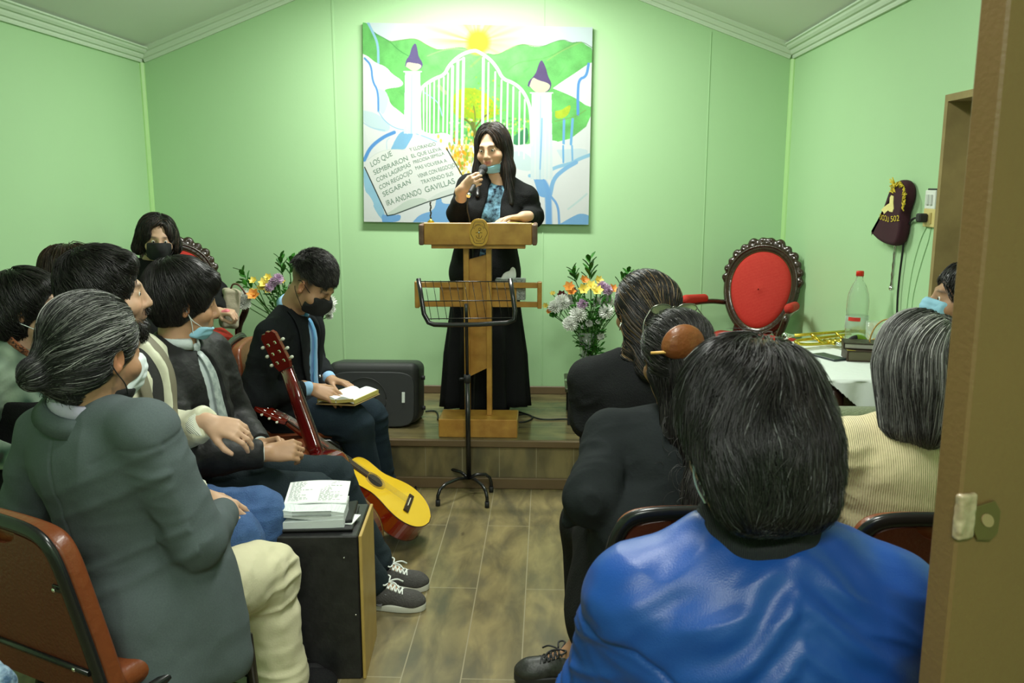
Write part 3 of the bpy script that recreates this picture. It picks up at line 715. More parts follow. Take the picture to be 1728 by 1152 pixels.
# ---- pulpit
pu = thing('pulpit', 'pine pulpit with oval emblem standing on the stage edge', 'pulpit', (-.352, 4.385, STG_Z))
bz = .354
MB().box((-.352, 4.386, (STG_Z + bz) / 2), (.203, .101, (bz - STG_Z) / 2), bev=.004).build('base', M_pine, pu)
for x in (-.413, -.298):
    MB().box((x, 4.40, (bz + 1.25) / 2), (.0135 if x < -.4 else .013, .03, (1.25 - bz) / 2), bev=.002).build('post', M_pine, pu)
cb = MB(); cb.prism([(-.401, .555), (-.309, .60), (-.309, 1.19), (-.401, 1.165)], .018, (0, 4.412, 0), RXZ, bev=.001); cb.build('centre_board', M_pine, pu)
ds = MB(); ds.box((-.346, 4.31, 1.30), (.268, .016, .054), bev=.003)
ds.box((-.346, 4.42, 1.312), (.262, .11, .012), rx(-4), bev=.002); ds.box((-.346, 4.40, 1.238), (.235, .085, .012), bev=.002)
ds.build('desk', M_pine, pu)
for sx in (-1, 1):
    MB().box((-.346 + sx * .281, 4.40, 1.296), (.0125, .115, .052), bev=.006).build('desk_end', M_pineD, pu)
ra = MB()
for z in (1.028, .928): ra.box((-.357, 4.455, z), (.313, .011, .014), bev=.002)
ra.build('rail', M_pine, pu)
for x in (-.676, -.04): MB().box((x, 4.45, .978), (.012, .018, .07), bev=.004).build('rail_end', M_pine, pu)
MB().box((-.361, 4.475, .977), (.20, .007, .037), bev=.001).build('shelf_panel', M_pine, pu)
MB().box((-.361, 4.53, .938), (.20, .06, .008), bev=.001).build('shelf', M_pine, pu)
# oval emblem with black ring, anchor and lettering
M_badge = mat('emblem_wood', srgb(206, 158, 62), rough=.35, vary=(20, .4, srgb(188, 138, 46)), coat=.3)
bc = V(-.339, 4.292, 1.307)
bd = [(bc[0] + .048 * math.copysign(abs(math.cos(t)) ** .8, math.cos(t)), bc[2] + .068 * math.copysign(abs(math.sin(t)) ** .8, math.sin(t))) for t in np.linspace(0, 2 * math.pi, 41)[:-1]]
em = MB().prism(bd, .010, (0, 4.289, 0), RXZ, bev=.0015).build('emblem', M_badge, pu)
M_ink2 = mat('burnt_black', (.03, .025, .02), rough=.7)
mk = MB(); t_ = np.linspace(0, 2 * math.pi, 49)
ring = [(bc[0] + (.038 + .0035 * math.cos(6 * t)) * math.cos(t), 4.2828, bc[2] + (.055 + .003 * math.cos(6 * t)) * math.sin(t)) for t in t_]
mk.tube(ring, .0009, 5); mk.tube([(bc[0], 4.2828, bc[2] + .012), (bc[0], 4.2828, bc[2] - .024)], .0011, 5)
mk.tube([(bc[0] - .016, 4.2828, bc[2]), (bc[0] + .016, 4.2828, bc[2])], .0009, 5)
mk.tube([(bc[0] + .014 * math.cos(t), 4.2828, bc[2] - .014 + .014 * math.sin(t)) for t in np.linspace(math.pi, 2 * math.pi, 11)], .001, 5)
mk.tube([(bc[0] + .004 + .006 * math.cos(t), 4.2828, bc[2] + .017 + .006 * math.sin(t)) for t in np.linspace(0, 2 * math.pi, 13)], .0009, 5)
mk.build('emblem_drawing', M_ink2, em)
def arc_text(s, c, r0, r1, a0, a1, size, mt, parent, flip=False):
    for i, ch in enumerate(s):
        a = math.radians(a0 + (a1 - a0) * (i + .5) / len(s)); p = V(c[0] + r0 * math.cos(a), 4.2835, c[2] + r1 * math.sin(a))
        yd = V(math.cos(a), 0, math.sin(a)) * (-1 if flip else 1); xd = V(yd[2], 0, -yd[0])
        text_mesh(ch, size, p - xd * size * .3, xd, yd, mt, 'emblem_letter', parent)
arc_text('EVANGELICA', bc, .027, .036, 150, 30, .010, M_ink2, em)
arc_text('IGLESIA', bc, .030, .045, 222, 318, .009, M_ink2, em, True)
MB().ball((bc[0], 4.281, bc[2] + .001), (.0045, .002, .0045)).build('emblem_stud', M_chrome, em)
pn = thing('pen_stand', 'thin dark twisted rod in a small golden foot on the pulpit desk', 'pen', (-.585, 4.34, 1.345))
MB().lathe([(0, 0), (.016, 0), (.017, .006), (.008, .012), (.005, .018), (0, .018)], (-.585, 4.345, 1.3535), n=14).build('foot', M_brass, pn)
MB().tube([(-.585 + .002 * math.cos(i * 1.3), 4.345, 1.370 + i * .0062) for i in range(15)], [.0045 if i % 2 else .0032 for i in range(15)], 8).build('rod', mat('dark_rod', (.05, .04, .03), rough=.4), pn)
# open book on the pulpit
bk = thing('open_bible', 'open book with gilt page edges lying on the pulpit desk before the speaker', 'book', (-.19, 4.42, 1.33))
for sx, c in ((-1, 'left'), (1, 'right')):
    MB().box((-.235 + sx * .073 + .03, 4.385, 1.342), (.070, .055, .008), ry(sx * 3), bev=.003).build('page_block', M_gild if sx > 0 else M_white, bk)
MB().box((-.205, 4.385, 1.331), (.15, .06, .003), bev=.001).build('cover', mat('dark_leather', (.03, .02, .018), rough=.5), bk)
# tissue box on the pulpit shelf
tb = thing('tissue_box', 'silver patterned tissue box with a white tissue on the pulpit shelf', 'tissue box', (-.2, 4.52, .946))
MB().box((-.193, 4.525, 1.0), (.079, .045, .054), bev=.003).build('carton', mat('silver_pattern', srgb(176, 182, 178), rough=.4, vary=(130, .9, srgb(95, 100, 100))), tb)
ts = Solid(); ts.ell((-.20, 4.525, 1.066), (.035, .012, .028), k=.01); ts.ell((-.185, 4.525, 1.085), (.018, .009, .030), ry(12), k=.01); ts.ell((-.222, 4.525, 1.06), (.03, .012, .014), ry(-25), k=.01)
ts.build('tissue', .003, M_white, tb, disp=lambda P: noise(P, 60) * .003)

# ---- sheet music stand
ms = thing('music_stand', 'black wire music stand with four curved feet before the pulpit', 'music stand', (-.39, 4.17, 0))
Yd = 4.10
tl, bl, br_, tr = atY(706, 470, 4.155), atY(717, 540, 4.09), atY(871, 538, 4.09), atY(861, 470, 4.155)
fr = [tl, mix(tl, bl, .55), mix(tl, bl, .85)] + [mix(bl, br_, t) + V(0, 0, dz) for t, dz in ((.04, -.012), (.1, -.022), (.3, -.026), (.6, -.024), (.9, -.018), (.98, -.004))] + [mix(br_, tr, .2), mix(br_, tr, .5), tr]
MB().tube(fr, .0115, 10, flat=.75, ref=(0, -1, 0)).build('desk_frame', M_blk, ms)
wr = MB()
for t in np.linspace(.07, .93, 11): wr.tube([mix(tl, tr, t) + V(0, .004, -.01), mix(bl, br_, t) + V(0, .004, .0)], .0016, 6)
for t in (.02, .52, .97): wr.tube([mix(tl, bl, t) + V(0, 0, -.01 * (1 - t)), mix(tr, br_, t) + V(0, 0, -.01 * (1 - t))], .0026, 6)
wr.build('wire_grid', M_blk, ms)
hub = V(-.39, 4.17, .085)
MB().tube([hub, (-.393, 4.17, .60)], .0125, 12).build('lower_pole', M_blk, ms)
MB().tube([(-.393, 4.17, .58), (-.394, 4.17, .90), (-.394, 4.15, .97)], .0085, 10).build('upper_pole', M_blk, ms)
MB().tube([(-.393, 4.17, .575), (-.393, 4.17, .615)], .016, 12).tube([(-.408, 4.16, .597), (-.43, 4.15, .597)], .006, 8).build('clamp_knob', M_blkM, ms)
for px, py, kx in ((739, 849, 0), (822, 852, 0), (753, 814, 0), (829, 826, 0)):
    e = atZ(px, py, 0.012); d = e - V(hub[0], hub[1], e[2]); 
    pts = [hub + V(0, 0, -.005), hub + d * .35 + V(0, 0, .012), hub + d * .75 + V(0, 0, .010), V(hub[0], hub[1], 0) + d * .93 + V(0, 0, .078), V(hub[0], hub[1], 0) + d * 1.0 + V(0, 0, .05), e]
    lg = MB().tube(pts, .0085, 10).build('leg', M_blk, ms)
    MB().tube([e + V(0, 0, .018), e - V(0, 0, .012)], .0115, 10).build('rubber_foot', M_blkM, lg)

# ---- floor monitor loudspeaker
sp = thing('loudspeaker', 'black floor monitor loudspeaker lying on the stage behind the reading man', 'loudspeaker', (-.93, 4.58, STG_Z))
M_spk = mat('speaker_plastic', (.022, .023, .024), rough=.5, bump=(300, .15)); M_gr = mat('speaker_grille', (.028, .030, .032), rough=.45, weave=(160, .25))
s_ = Solid().box((-.93, 4.60, .425), (.245, .135, .165), rx(-8) @ rz(0), rd=.045, k=.01)
s_.build('cabinet', .007, M_spk, sp)
Rg = rx(90 - 8)
MB().prism([(.225 * math.copysign(abs(math.cos(t)) ** .35, math.cos(t)), .148 * math.copysign(abs(math.sin(t)) ** .35, math.sin(t))) for t in np.linspace(0, 2 * math.pi, 49)[:-1]], .02, (-.93, 4.467, .41), Rg, bev=.006).build('grille', M_gr, sp)
rg = MB()
fwd = Rg @ V(0, 0, 1)
for R_, cx in ((.115, .0), (.06, .0)):
    rg.tube([V(-.93 - .04, 4.467, .41) + fwd * .0105 + Rg @ V(R_ * math.cos(t), R_ * math.sin(t), 0) for t in np.linspace(0, 2 * math.pi, 41)], .0022, 6)
rg.build('cone_ring', M_spk, sp)
MB().box(V(-.93 + .167, 4.467, .41) + fwd * .012 + Rg @ V(0, .012, 0), (.008, .028, .003), Rg, bev=.001).build('badge_plate', M_white, sp)
for z in (.33, .50): MB().tube([(-.685, 4.60, z), (-.667, 4.60, z)], .012, 10).build('side_knob', M_blkM, sp)

# ---- cables on the stage and floor
def cable(lab, pts, r=.0045, cat='cable'):
    P = np.array(smooth_pts3(pts)); o = MB().tube(P, r, 8).build('cable', M_cable); tag(o, lab, cat); return o
def smooth_pts3(p, it=3):
    p = [np.asarray(q, float) for q in p]
    for _ in range(it):
        q = [p[0]]
        for a, b in zip(p[:-1], p[1:]): q += [a * .75 + b * .25, a * .25 + b * .75]
        p = q + [p[-1]]
    return p
S_ = STG_Z + .0055
cable('black cable on the stage between loudspeaker and pulpit foot', [atZ(718, 694, S_), atZ(735, 692, S_), atZ(740, 700, S_), (-.60, 4.56, S_), (-.40, 4.62, S_), (-.2, 4.60, S_)])
cable('black cable crossing the stage from the pulpit foot towards the flowers', [atZ(872, 700, S_), atZ(890, 698, S_), atZ(905, 706, S_), atZ(925, 708, S_), atZ(960, 706, S_), (.35, 4.60, S_)])
cable('short looped black cable beside the pulpit foot on its right', [atZ(872, 712, S_), atZ(888, 712, S_), atZ(902, 704, S_), atZ(888, 698, S_ + .008), atZ(872, 694, S_)])
cable('black cable looping on the floor behind the yellow-topped guitar', [atZ(672, 806, .006), atZ(690, 806, .006), atZ(700, 815, .006), atZ(703, 828, .006), (-.66, 4.05, .006)])

# ---- guitars
def guitar(name, label, bottom, head, normal, top_c, side_c, nick):
    """bottom and head are the ends of the long axis, normal is where the sound hole looks"""
    a = nrm(V(*head) - V(*bottom)); n = V(*normal); n = nrm(n - a * (n @ a)); nick = float(np.linalg.norm(V(*head) - V(*bottom))) / 1.02; wv = np.cross(a, n)
    R = np.stack([wv, a, n], 1) * nick; O = V(*bottom)
    g = thing(name, label, 'guitar', O)
    W = lambda x, y, z: O + R @ V(x, y, z)
    ys = [0, .02, .07, .14, .21, .27, .32, .37, .42, .46, .482, .49]; ws = [.03, .10, .162, .185, .168, .135, .118, .128, .138, .118, .07, .02]
    half = smooth_pts([(w_, y_) for w_, y_ in zip(ws, ys)], 2)
    out = half + [(-x, y) for x, y in half[::-1]]
    outi = [(x * .975, .245 + (y - .245) * .985) for x, y in out]
    MB().prism(out, .092, W(0, 0, 0), R).build('body', side_c, g)
    MB().prism(out, .004, W(0, 0, .048), R, bev=.001).build('soundboard', top_c, g)
    bnd = MB(); 
    for z in (.049, -.046): bnd.tube([W(x, y, z) for x, y in out + [out[0]]], .0022, 5)
    bnd.build('binding', mat('guitar_binding', (.05, .02, .012), rough=.3), g)
    MB().prism([(.043 * math.cos(t), .335 + .043 * math.sin(t)) for t in np.linspace(0, 2 * math.pi, 33)[:-1]], .0012, W(0, 0, .0506), R).build('sound_hole', mat('hole_dark', (.012, .008, .005), rough=.9), g)
    rs_ = MB()
    for r_ in (.046, .052, .058): rs_.tube([W(r_ * math.cos(t), .335 + r_ * math.sin(t), .0502) for t in np.linspace(0, 2 * math.pi, 41)], .0013, 5)
    rs_.build('rosette', mat('rosette_wood', srgb(150, 120, 50), rough=.5), g)
    MB().box(W(0, .135, .056), (.085, .014, .005), R, bev=.002).build('bridge', mat('dark_rosewood', (.03, .014, .01), rough=.35), g)
    MB().box(W(0, .137, .0625), (.04, .002, .003), R).build('saddle', mat('bone', srgb(225, 222, 200), rough=.4), g)
    nk = MB(); nk.tube([W(0, .47, .028), W(0, .52, .034), W(0, .70, .038), W(0, .845, .040)], [.038, .034, .031, .029], 14, flat=.55, ref=n); nk.build('neck', side_c, g)
    MB().box(W(0, .615, .053), (.027, .235, .003), R, taper=None, bev=.001).build('fretboard', mat('dark_rosewood', (.03, .014, .01)), g)
    fb = MB()
    for i in range(15): fb.box(W(0, .85 - .65 * (1 - 2 ** (-i / 12)) * .98, .0568), (.027, .0009, .0008), R)
    fb.build('frets', M_chrome, g)
    st_ = MB()
    for i in range(6):
        x = -.021 + .0084 * i; st_.tube([W(x * 1.25, .137, .066), W(x, .85, .0605), W(x * 1.1, .92, .048)], .0005, 4)
    st_.build('strings', mat('string', (.6, .6, .55), rough=.3, metal=.6), g)
    hs = [(-.030, .85), (-.041, .875), (-.039, 1.0), (-.026, 1.015), (-.012, 1.012), (0, 1.02), (.012, 1.012), (.026, 1.015), (.039, 1.0), (.041, .875), (.030, .85)]
    Rt = R @ rx(-10)
    Oh = W(0, .85, .04)
    hd = MB().prism([(x, y - .85) for x, y in hs], .018, Oh, Rt, bev=.002).build('headstock', side_c, g)
    for i in range(3):
        for sx in (-1, 1):
            y = .035 + .04 * i; H = lambda x, yy, z: Oh + Rt @ V(x, yy, z)
            MB().tube([H(sx * .03, y, -.002), H(sx * .047, y, -.002)], .003, 6).box(H(sx * .018, y, .0), (.006, .007, .012), Rt, bev=.002).build('tuner', M_chrome, hd)
            MB().ball(H(sx * .056, y, -.002), (.010, .007, .0055), R=Rt).build('tuner_button', mat('pearl_button', srgb(222, 226, 210), rough=.3), hd)
    return g
M_gtop = mat('guitar_spruce', srgb(232, 190, 44), rough=.25, coat=.6, vary=(8, .3, srgb(222, 176, 36)))
M_gred = mat('guitar_red_gloss', (.23, .014, .004), rough=.12, coat=1, vary=(5, .5, (.12, .008, .004)))
M_gdark = mat('guitar_dark_red', (.12, .006, .006), rough=.12, coat=1, vary=(5, .5, (.07, .004, .005)))
guitar('acoustic_guitar', 'yellow-topped acoustic guitar with orange-red sides leaning towards the floor', atY(716, 888, 3.54), atY(428, 686, 3.50), (.62, -.08, .78), M_gtop, M_gred, .92)
guitar('classical_guitar', 'dark red guitar standing upright with its back and tuners to the camera', (-.775, 3.22, .02), atY(447, 558, 3.40), (.40, .90, -.1), M_gtop, M_gdark, .96)

# ---- box drum with open book
cj = thing('box_drum', 'tall black wooden box drum with pale wooden face standing on the floor', 'drum', (-.72, 2.61, 0))
x0, x1, y0, y1 = -.885, -.575, 2.475, 2.75
Rc = rz(4)
cc = V((x0 + x1) / 2, (y0 + y1) / 2, .24)
MB().box(cc - Rc @ V(.006, 0, 0), ((x1 - x0) / 2 - .006, (y1 - y0) / 2, .24), Rc, bev=.004).build('shell', mat('black_stained_wood', (.013, .013, .014), rough=.4, vary=(25, .7, (.026, .025, .026)), bump=(60, .1)), cj)
MB().box(cc + Rc @ V((x1 - x0) / 2 - .004, 0, 0), (.005, (y1 - y0) / 2, .24), Rc, bev=.002).build('tapping_face', mat('pale_plywood', srgb(190, 160, 90), rough=.45, vary=(12, .5, srgb(165, 132, 66))), cj)
sc = MB()
for q in ((-.10, .20), (.10, .17), (.13, -.02)): sc.ball(cc + Rc @ V(q[0], -.139, q[1]), (.003, .0015, .003), 8)
sc.build('screw', M_chrome, cj)
def book_shape(pg, cen, R, wd, dp, th, curl):
    pass
ob = thing('open_songbook', 'thick open white-paged book lying on the black box drum', 'book', (-.72, 2.61, .485))
Rb = rz(6); C0 = V(-.733, 2.60, .484)
MB().box(C0 + V(0, 0, .004), (.125, .098, .004), Rb, bev=.002).build('cover', mat('black_leather', (.015, .015, .016), rough=.4), ob)
MB().box(C0 + Rb @ V(.085, .02, .014), (.035, .085, .006), Rb @ ry(-8), bev=.003).build('cover_flap', mat('black_leather', (.015,) * 3), ob)
M_pages = mat('page_edges', srgb(222, 230, 228), rough=.8, weave=(260, .5, 'Z'))
nP = 24
us = np.linspace(-1, 1, nP); 
def page_sheet(y_a, y_b, zf_a, zf_b, th, name, m, col=None):
    mb = MB(); vs = []; 
    for yy, zf in ((y_a, zf_a), (y_b, zf_b)):
        for u in us:
            z = zf(u); vs.append(C0 + Rb @ V(u * .098, yy, z))
    vs2 = [v - V(0, 0, th) for v in vs]; n = nP
    fs = [(i, i + 1, n + i + 1, n + i) for i in range(n - 1)]
    fs += [(2 * n + i, 3 * n + i, 3 * n + i + 1, 2 * n + i + 1) for i in range(n - 1)]
    fs += [(i, 2 * n + i, 2 * n + i + 1, i + 1) for i in range(n - 1)] + [(n + i, n + i + 1, 3 * n + i + 1, 3 * n + i) for i in range(n - 1)]
    fs += [(0, n, 3 * n, 2 * n), (n - 1, 3 * n - 1, 4 * n - 1, 2 * n - 1)]
    mb.add(vs + vs2, fs); return mb.build(name, m, ob)
page_sheet(-.090, .03, lambda u: .032 + .003 * u, lambda u: .034, .026, 'lower_pages', M_pages)
page_sheet(-.088, .03, lambda u: .046 + .006 * abs(u) - .006 * u, lambda u: .046, .012, 'middle_pages', M_pages)
page_sheet(-.086, .05, lambda u: .062 - .008 * u + .004 * math.sin(3 * u), lambda u: .060, .013, 'upper_pages', M_pages)
tp = page_sheet(-.02, .10, lambda u: .066 + .002 * math.cos(u * 3), lambda u: .092 + .006 * math.cos(u * 1.5), .004, 'raised_page', M_white)
lt = MB()
for r_ in range(15):
    yy = -.012 + r_ * .0075
    for half_ in (-1, 1):
        a_ = .085 if half_ > 0 else -.012; n_ = rnd.randint(3, 6); xx = -.088 if half_ < 0 else .008
        for _ in range(n_):
            l_ = rnd.uniform(.004, .014)
            if xx + l_ > (a_): break
            z = .0672 + (.092 - .066) * (yy + .02) / .12 + .003
            lt.box(C0 + Rb @ V(xx + l_ / 2, yy, z), (l_ / 2, .0008, .0002), Rb @ rx(12)); xx += l_ + .004
lt.build('print_lines', mat('faint_print', srgb(150, 156, 156), rough=.8), tp)['kind'] = 'stuff'
for i in range(2):
    yy = -.0865 + i * .003
    MB().box(C0 + Rb @ V(.0, -.089, .050 + .012 * i), (.06, .0006, .0016), Rb).build('print_row', mat('faint_print', srgb(150, 156, 156)), tp)
bm = MB().box(C0 + Rb @ V(.118, -.03, .0105), (.012, .04, .0015), Rb @ rz(-14)); o = bm.build('paper_slip', M_white); tag(o, 'white paper slip sticking out beside the book on the box drum', 'paper')

# ---- metal frame chairs with padded backs
M_frame = M_blk
M_pad = mat('brown_vinyl', srgb(120, 62, 32), rough=.38, bump=(45, .25), vary=(6, .4, srgb(100, 50, 26)), coat=.15)
M_bpan = mat('back_panel', srgb(96, 44, 26), rough=.45, bump=(110, .2), vary=(7, .5, srgb(80, 36, 22)))
def chair_proto():
    r = thing('metal_frame_chair', 'x', 'chair')
    tilt = rx(9)                                   # back leans away (-y)
    def B(x, z, y=0.0): return V(0, -.20, .44) + tilt @ V(x, y, z)
    loop = [(-.235, -.06), (-.222, .10), (-.20, .26), (-.187, .345), (-.165, .39), (-.12, .408), (0, .412), (.12, .408), (.165, .39), (.187, .345), (.20, .26), (.222, .10), (.235, -.06)]
    lp = smooth_pts(loop, 2)
    MB().tube([B(x, z) for x, z in lp], .0175, 12, flat=.62, ref=(0, -1, 0)).build('back_frame', M_frame, r, True)
    pd = [(x * .985 + (.006 if x > 0 else -.006), z * .985 - .003) for x, z in lp if z > .0]
    pad = MB().prism(pd, .045, B(0, 0, .034), tilt @ np.stack([V(1, 0, 0), V(0, 0, 1), V(0, -1, 0)], 1), bev=.012); pad.build('backrest', M_pad, r, True)
    bp = [(x * .93, z * .955) for x, z in lp if z > .0]
    top = [q for q in bp if q[1] < .37]; L_ = [q for q in bp if q[0] < 0]; R_ = [q for q in bp if q[0] >= 0]
    dip = [(.07 * math.cos(t), .392 - .035 * math.sin(t)) for t in np.linspace(math.pi, 0, 9)]
    pan = [q for q in L_ if q[0] < -.075] + dip + [q for q in R_ if q[0] > .075]
    MB().prism(pan, .007, B(0, 0, -.001), tilt @ np.stack([V(1, 0, 0), V(0, 0, 1), V(0, -1, 0)], 1)).build('back_panel', M_bpan, r, True)
    bar = MB(); bar.tube([B(-.21, .085, -.008), B(.21, .085, -.008)], .007, 8)
    for sx in (-1, 1): bar.box(B(sx * .175, .285, -.006), (.014, .003, .008), tilt, bev=.001)
    bar.build('cross_bar', M_frame, r, True)
    sw = MB()
    for x, z in ((-.172, .285), (.172, .285), (-.165, .085), (.165, .085)): sw.ball(B(x, z, -.014), (.0055, .003, .0055), 8, tilt)
    sw.build('bolt', M_chrome, r, True)
    ss = Solid().box((0, .03, .455), (.215, .215, .032), rd=.03, k=.01); me = ss.mesh('seat', .010); me.materials.append(M_pad)
    o = bpy.data.objects.new('seat', me); finish(o, r)
    for sx in (-1, 1):
        MB().tube([B(sx * .234, -.055), V(sx * .235, -.20, .30), V(sx * .24, -.27, .012)], .0125, 10).build('leg', M_frame, r, True)
        MB().tube([V(sx * .235, -.19, .425), V(sx * .225, .18, .425), V(sx * .225, .215, .40), V(sx * .23, .24, .012)], .0125, 10).build('leg', M_frame, r, True)
    return r
chair0 = chair_proto(); chair_used = []
def place_chair(x, y, rot, label, z=0):
    o = chair0 if not chair_used else copy_tree(chair0); chair_used.append(1)
    o.location = (x, y, z); o.rotation_euler = (0, 0, math.radians(rot)); o['label'] = label; o['group'] = 'black-framed chairs of the congregation'
    return o

# ---- carved armchairs with red upholstery
M_carve = mat('carved_dark_wood', (.036, .016, .009), rough=.25, coat=.5, vary=(20, .6, (.016, .007, .005)), bump=(60, .2))
M_red = mat('red_upholstery', srgb(182, 42, 32), rough=.8, weave=(75, .3), vary=(90, .35, srgb(192, 60, 46)))
M_nail = mat('nail_trim', srgb(96, 84, 50), rough=.35, metal=.5)
def armchair():
    r = thing('carved_armchair', 'x', 'armchair')
    tl_ = rx(-13)     # chair faces -y, the back leans to +y
    Bk = lambda x, z, y=0.0: V(0, .24, .735) + tl_ @ V(x, y, z)
    E = lambda a, b, t: (a * math.cos(t) * (1 + .10 * math.sin(t)), b * math.sin(t))
    T = np.linspace(0, 2 * math.pi, 61)
    fr = MB(); fr.tube([Bk(*E(.212, .252, t)) for t in T], .030, 14, caps=False, flat=.6, ref=(0, -1, 0)); fr.tube([Bk(*E(.222, .262, t), -.016) for t in T], .008, 8, caps=False); fr.build('back_frame', M_carve, r, True)
    sb = Solid(); me = None
    pdm = MB(); rings = [(1.0, 0.0), (.97, -.014), (.85, -.024), (.6, -.032), (.3, -.036), (.02, -.037)]
    vs = [Bk(*(np.array(E(.192, .232, t)) * k), y) for k, y in rings for t in T[:-1]]; n = 60
    pdm.add(vs, [(i * n + j, (i + 1) * n + j, (i + 1) * n + (j + 1) % n, i * n + (j + 1) % n) for i in range(5) for j in range(n)] + [tuple(5 * n + j for j in range(n))], True)
    pdm.build('back_cushion', M_red, r, True)
    MB().prism([E(.205, .245, t) for t in T[:-1]], .012, Bk(0, 0, .012), tl_ @ np.stack([V(1, 0, 0), V(0, 0, 1), V(0, -1, 0)], 1)).build('back_board', M_carve, r, True)
    MB().tube([Bk(*E(.193, .233, t), -.010) for t in T], .0042, 6, caps=False).build('nail_trim', M_nail, r, True)
    cs = Solid()
    for t, r_ in ((.22, .020), (.42, .024), (.60, .022), (.80, .030), (1.02, .026), (1.25, .036), (1.47, .030), (1.57, .024), (1.67, .030), (1.89, .036), (2.12, .026), (2.34, .030), (2.54, .022), (2.72, .024), (2.92, .020)):
        x, z = E(.236 + .006, .280 + .006, t); p = Bk(x, z, -.004); cs.ell(p, (r_, .018, r_), tl_, k=.012)
        cs.ell(Bk(x, z, -.026), (r_ * .35, .012, r_ * .35), tl_, k=.006, mode='-')
    for i in range(24):
        t = .15 + 2.84 * i / 23; x, z = E(.228, .268, t); cs.ell(Bk(x, z), (.020, .016, .020), tl_, k=.012)
    me = cs.mesh('carved_crest', .0055); me.materials.append(M_carve); finish(bpy.data.objects.new('carved_crest', me), r)
    ar = lambda s: [Bk(s * .225, -.09), V(s * .27, .13, .66), V(s * .30, -.02, .665), V(s * .325, -.16, .66), V(s * .33, -.19, .645), V(s * .315, -.185, .60), V(s * .28, -.16, .53), V(s * .275, -.17, .44)]
    for s in (-1, 1):
        a_ = MB().tube(smooth_pts3(ar(s), 2), .020, 10, flat=.8).build('arm', M_carve, r, True)
        p = Solid().cap((s * .285, .06, .682), (s * .318, -.12, .690), .026, .028, k=.02); me = p.mesh('arm_pad', .006); me.materials.append(M_red); finish(bpy.data.objects.new('arm_pad', me), a_)
        MB().tube([Bk(s * .12, -.23), V(s * .15, .25, .46), V(s * .17, .24, .40)], [.02, .024, .028], 10).build('back_support', M_carve, r, True)
        MB().tube([V(s * .20, .23, .40), V(s * .21, .26, .2), V(s * .23, .33, 0.01)], [.028, .02, .016], 10).build('leg', M_carve, r, True)
        MB().tube(smooth_pts3([V(s * .26, -.20, .40), V(s * .285, -.23, .30), V(s * .26, -.22, .14), V(s * .26, -.24, .03), V(s * .27, -.26, .012)], 2), .022, 10).build('leg', M_carve, r, True)
    p = Solid().box((0, .0, .43), (.275, .25, .045), rd=.04, k=.01); p.ell((0, 0, .46), (.24, .22, .04), k=.03); me = p.mesh('seat_cushion', .010); me.materials.append(M_red); finish(bpy.data.objects.new('seat_cushion', me), r)
    MB().box((0, .01, .375), (.285, .25, .035), bev=.012).build('seat_rail', M_carve, r, True)
    return r
ac = armchair(); ac.location = (1.07, 4.72, STG_Z); ac.rotation_euler = (0, 0, math.radians(-36)); ac.scale = (.92, .92, .95)
ac['label'] = 'empty carved armchair with red oval back in the right corner of the stage'; ac['group'] = 'carved red armchairs on the stage'
ac2 = copy_tree(ac); ac2.location = (-2.02, 4.70, STG_Z); ac2.rotation_euler = (0, 0, math.radians(30))
ac2['label'] = 'carved red armchair in the left corner with the masked woman sitting in it'

# ---- flowers
M_leaf = mat('leaf_green', srgb(52, 118, 30), rough=.45, vary=(30, .6, srgb(30, 80, 22)))
M_stem = mat('stem_green', srgb(58, 104, 34), rough=.5)
M_fw = mat('chrysanthemum_white', (.93, .95, .90), rough=.8, spec=.2); M_fy = mat('lily_yellow', srgb(238, 214, 90), rough=.5, vary=(60, .4, srgb(246, 232, 160)))
M_fo = mat('lily_orange', srgb(226, 140, 70), rough=.5, vary=(60, .6, srgb(240, 190, 80))); M_fp = mat('carnation_purple', srgb(190, 150, 190), rough=.6, vary=(80, .7, srgb(235, 220, 235)))
M_fd = mat('dark_red_petal', (.09, .008, .01), rough=.5); M_vase = mat('vase_glass', (.85, .93, .88), rough=.04, spec=.8, alpha=.22)
def petal(mb, c, d, u, L_, w_, cup=.3):
    d = nrm(d); u = nrm(u - d * (u @ d)); s = np.cross(d, u); vs = []
    for t, wk, h in ((0, .25, 0), (.35, .9, cup * .25), (.7, 1, cup * .5), (1, .12, cup * .35)):
        for k in (-1, 0, 1): vs.append(c + d * L_ * t + s * w_ * .5 * wk * k + u * L_ * (h - (.06 if k == 0 else 0)))
    n = len(vs); vs2 = [v - u * .0008 for v in vs]
    fs = [(i * 3 + j, i * 3 + j + 1, (i + 1) * 3 + j + 1, (i + 1) * 3 + j) for i in range(3) for j in range(2)]
    fs2 = [tuple(n + a for a in f[::-1]) for f in fs]
    mb.add(vs + vs2, fs + fs2, True)
def pompom(c, r, d, m, name, parent, n=95):
    mb = MB(); d = nrm(d)
    for i in range(n):
        ph = i * 2.39996; z = 1 - 1.25 * (i + .5) / n; q = math.sqrt(max(0, 1 - z * z)); a = nrm(np.cross(d, V(.3, .1, .9))); b = np.cross(d, a)
        v = d * z + (a * math.cos(ph) + b * math.sin(ph)) * q; petal(mb, c + v * r * .25, v, d + v * .2, r * rnd.uniform(.65, .85), r * .22, .2)
    mb.ball(c, r * .4, 8); return mb.build(name, m, parent)
def lily(c, r, d, m, name, parent):
    mb = MB(); d = nrm(d); a = nrm(np.cross(d, V(.2, .3, .9))); b = np.cross(d, a)
    for i in range(6):
        ph = i * math.pi / 3 + .2; v = (a * math.cos(ph) + b * math.sin(ph)); petal(mb, c, v * .85 + d * .55, d, r, r * (.62 if i % 2 else .45), .25)
    for i in range(5):
        ph = i * 1.26; mb.tube([c, c + d * r * .5 + (a * math.cos(ph) + b * math.sin(ph)) * r * .15], .0012, 4)
    return mb.build(name, m, parent)
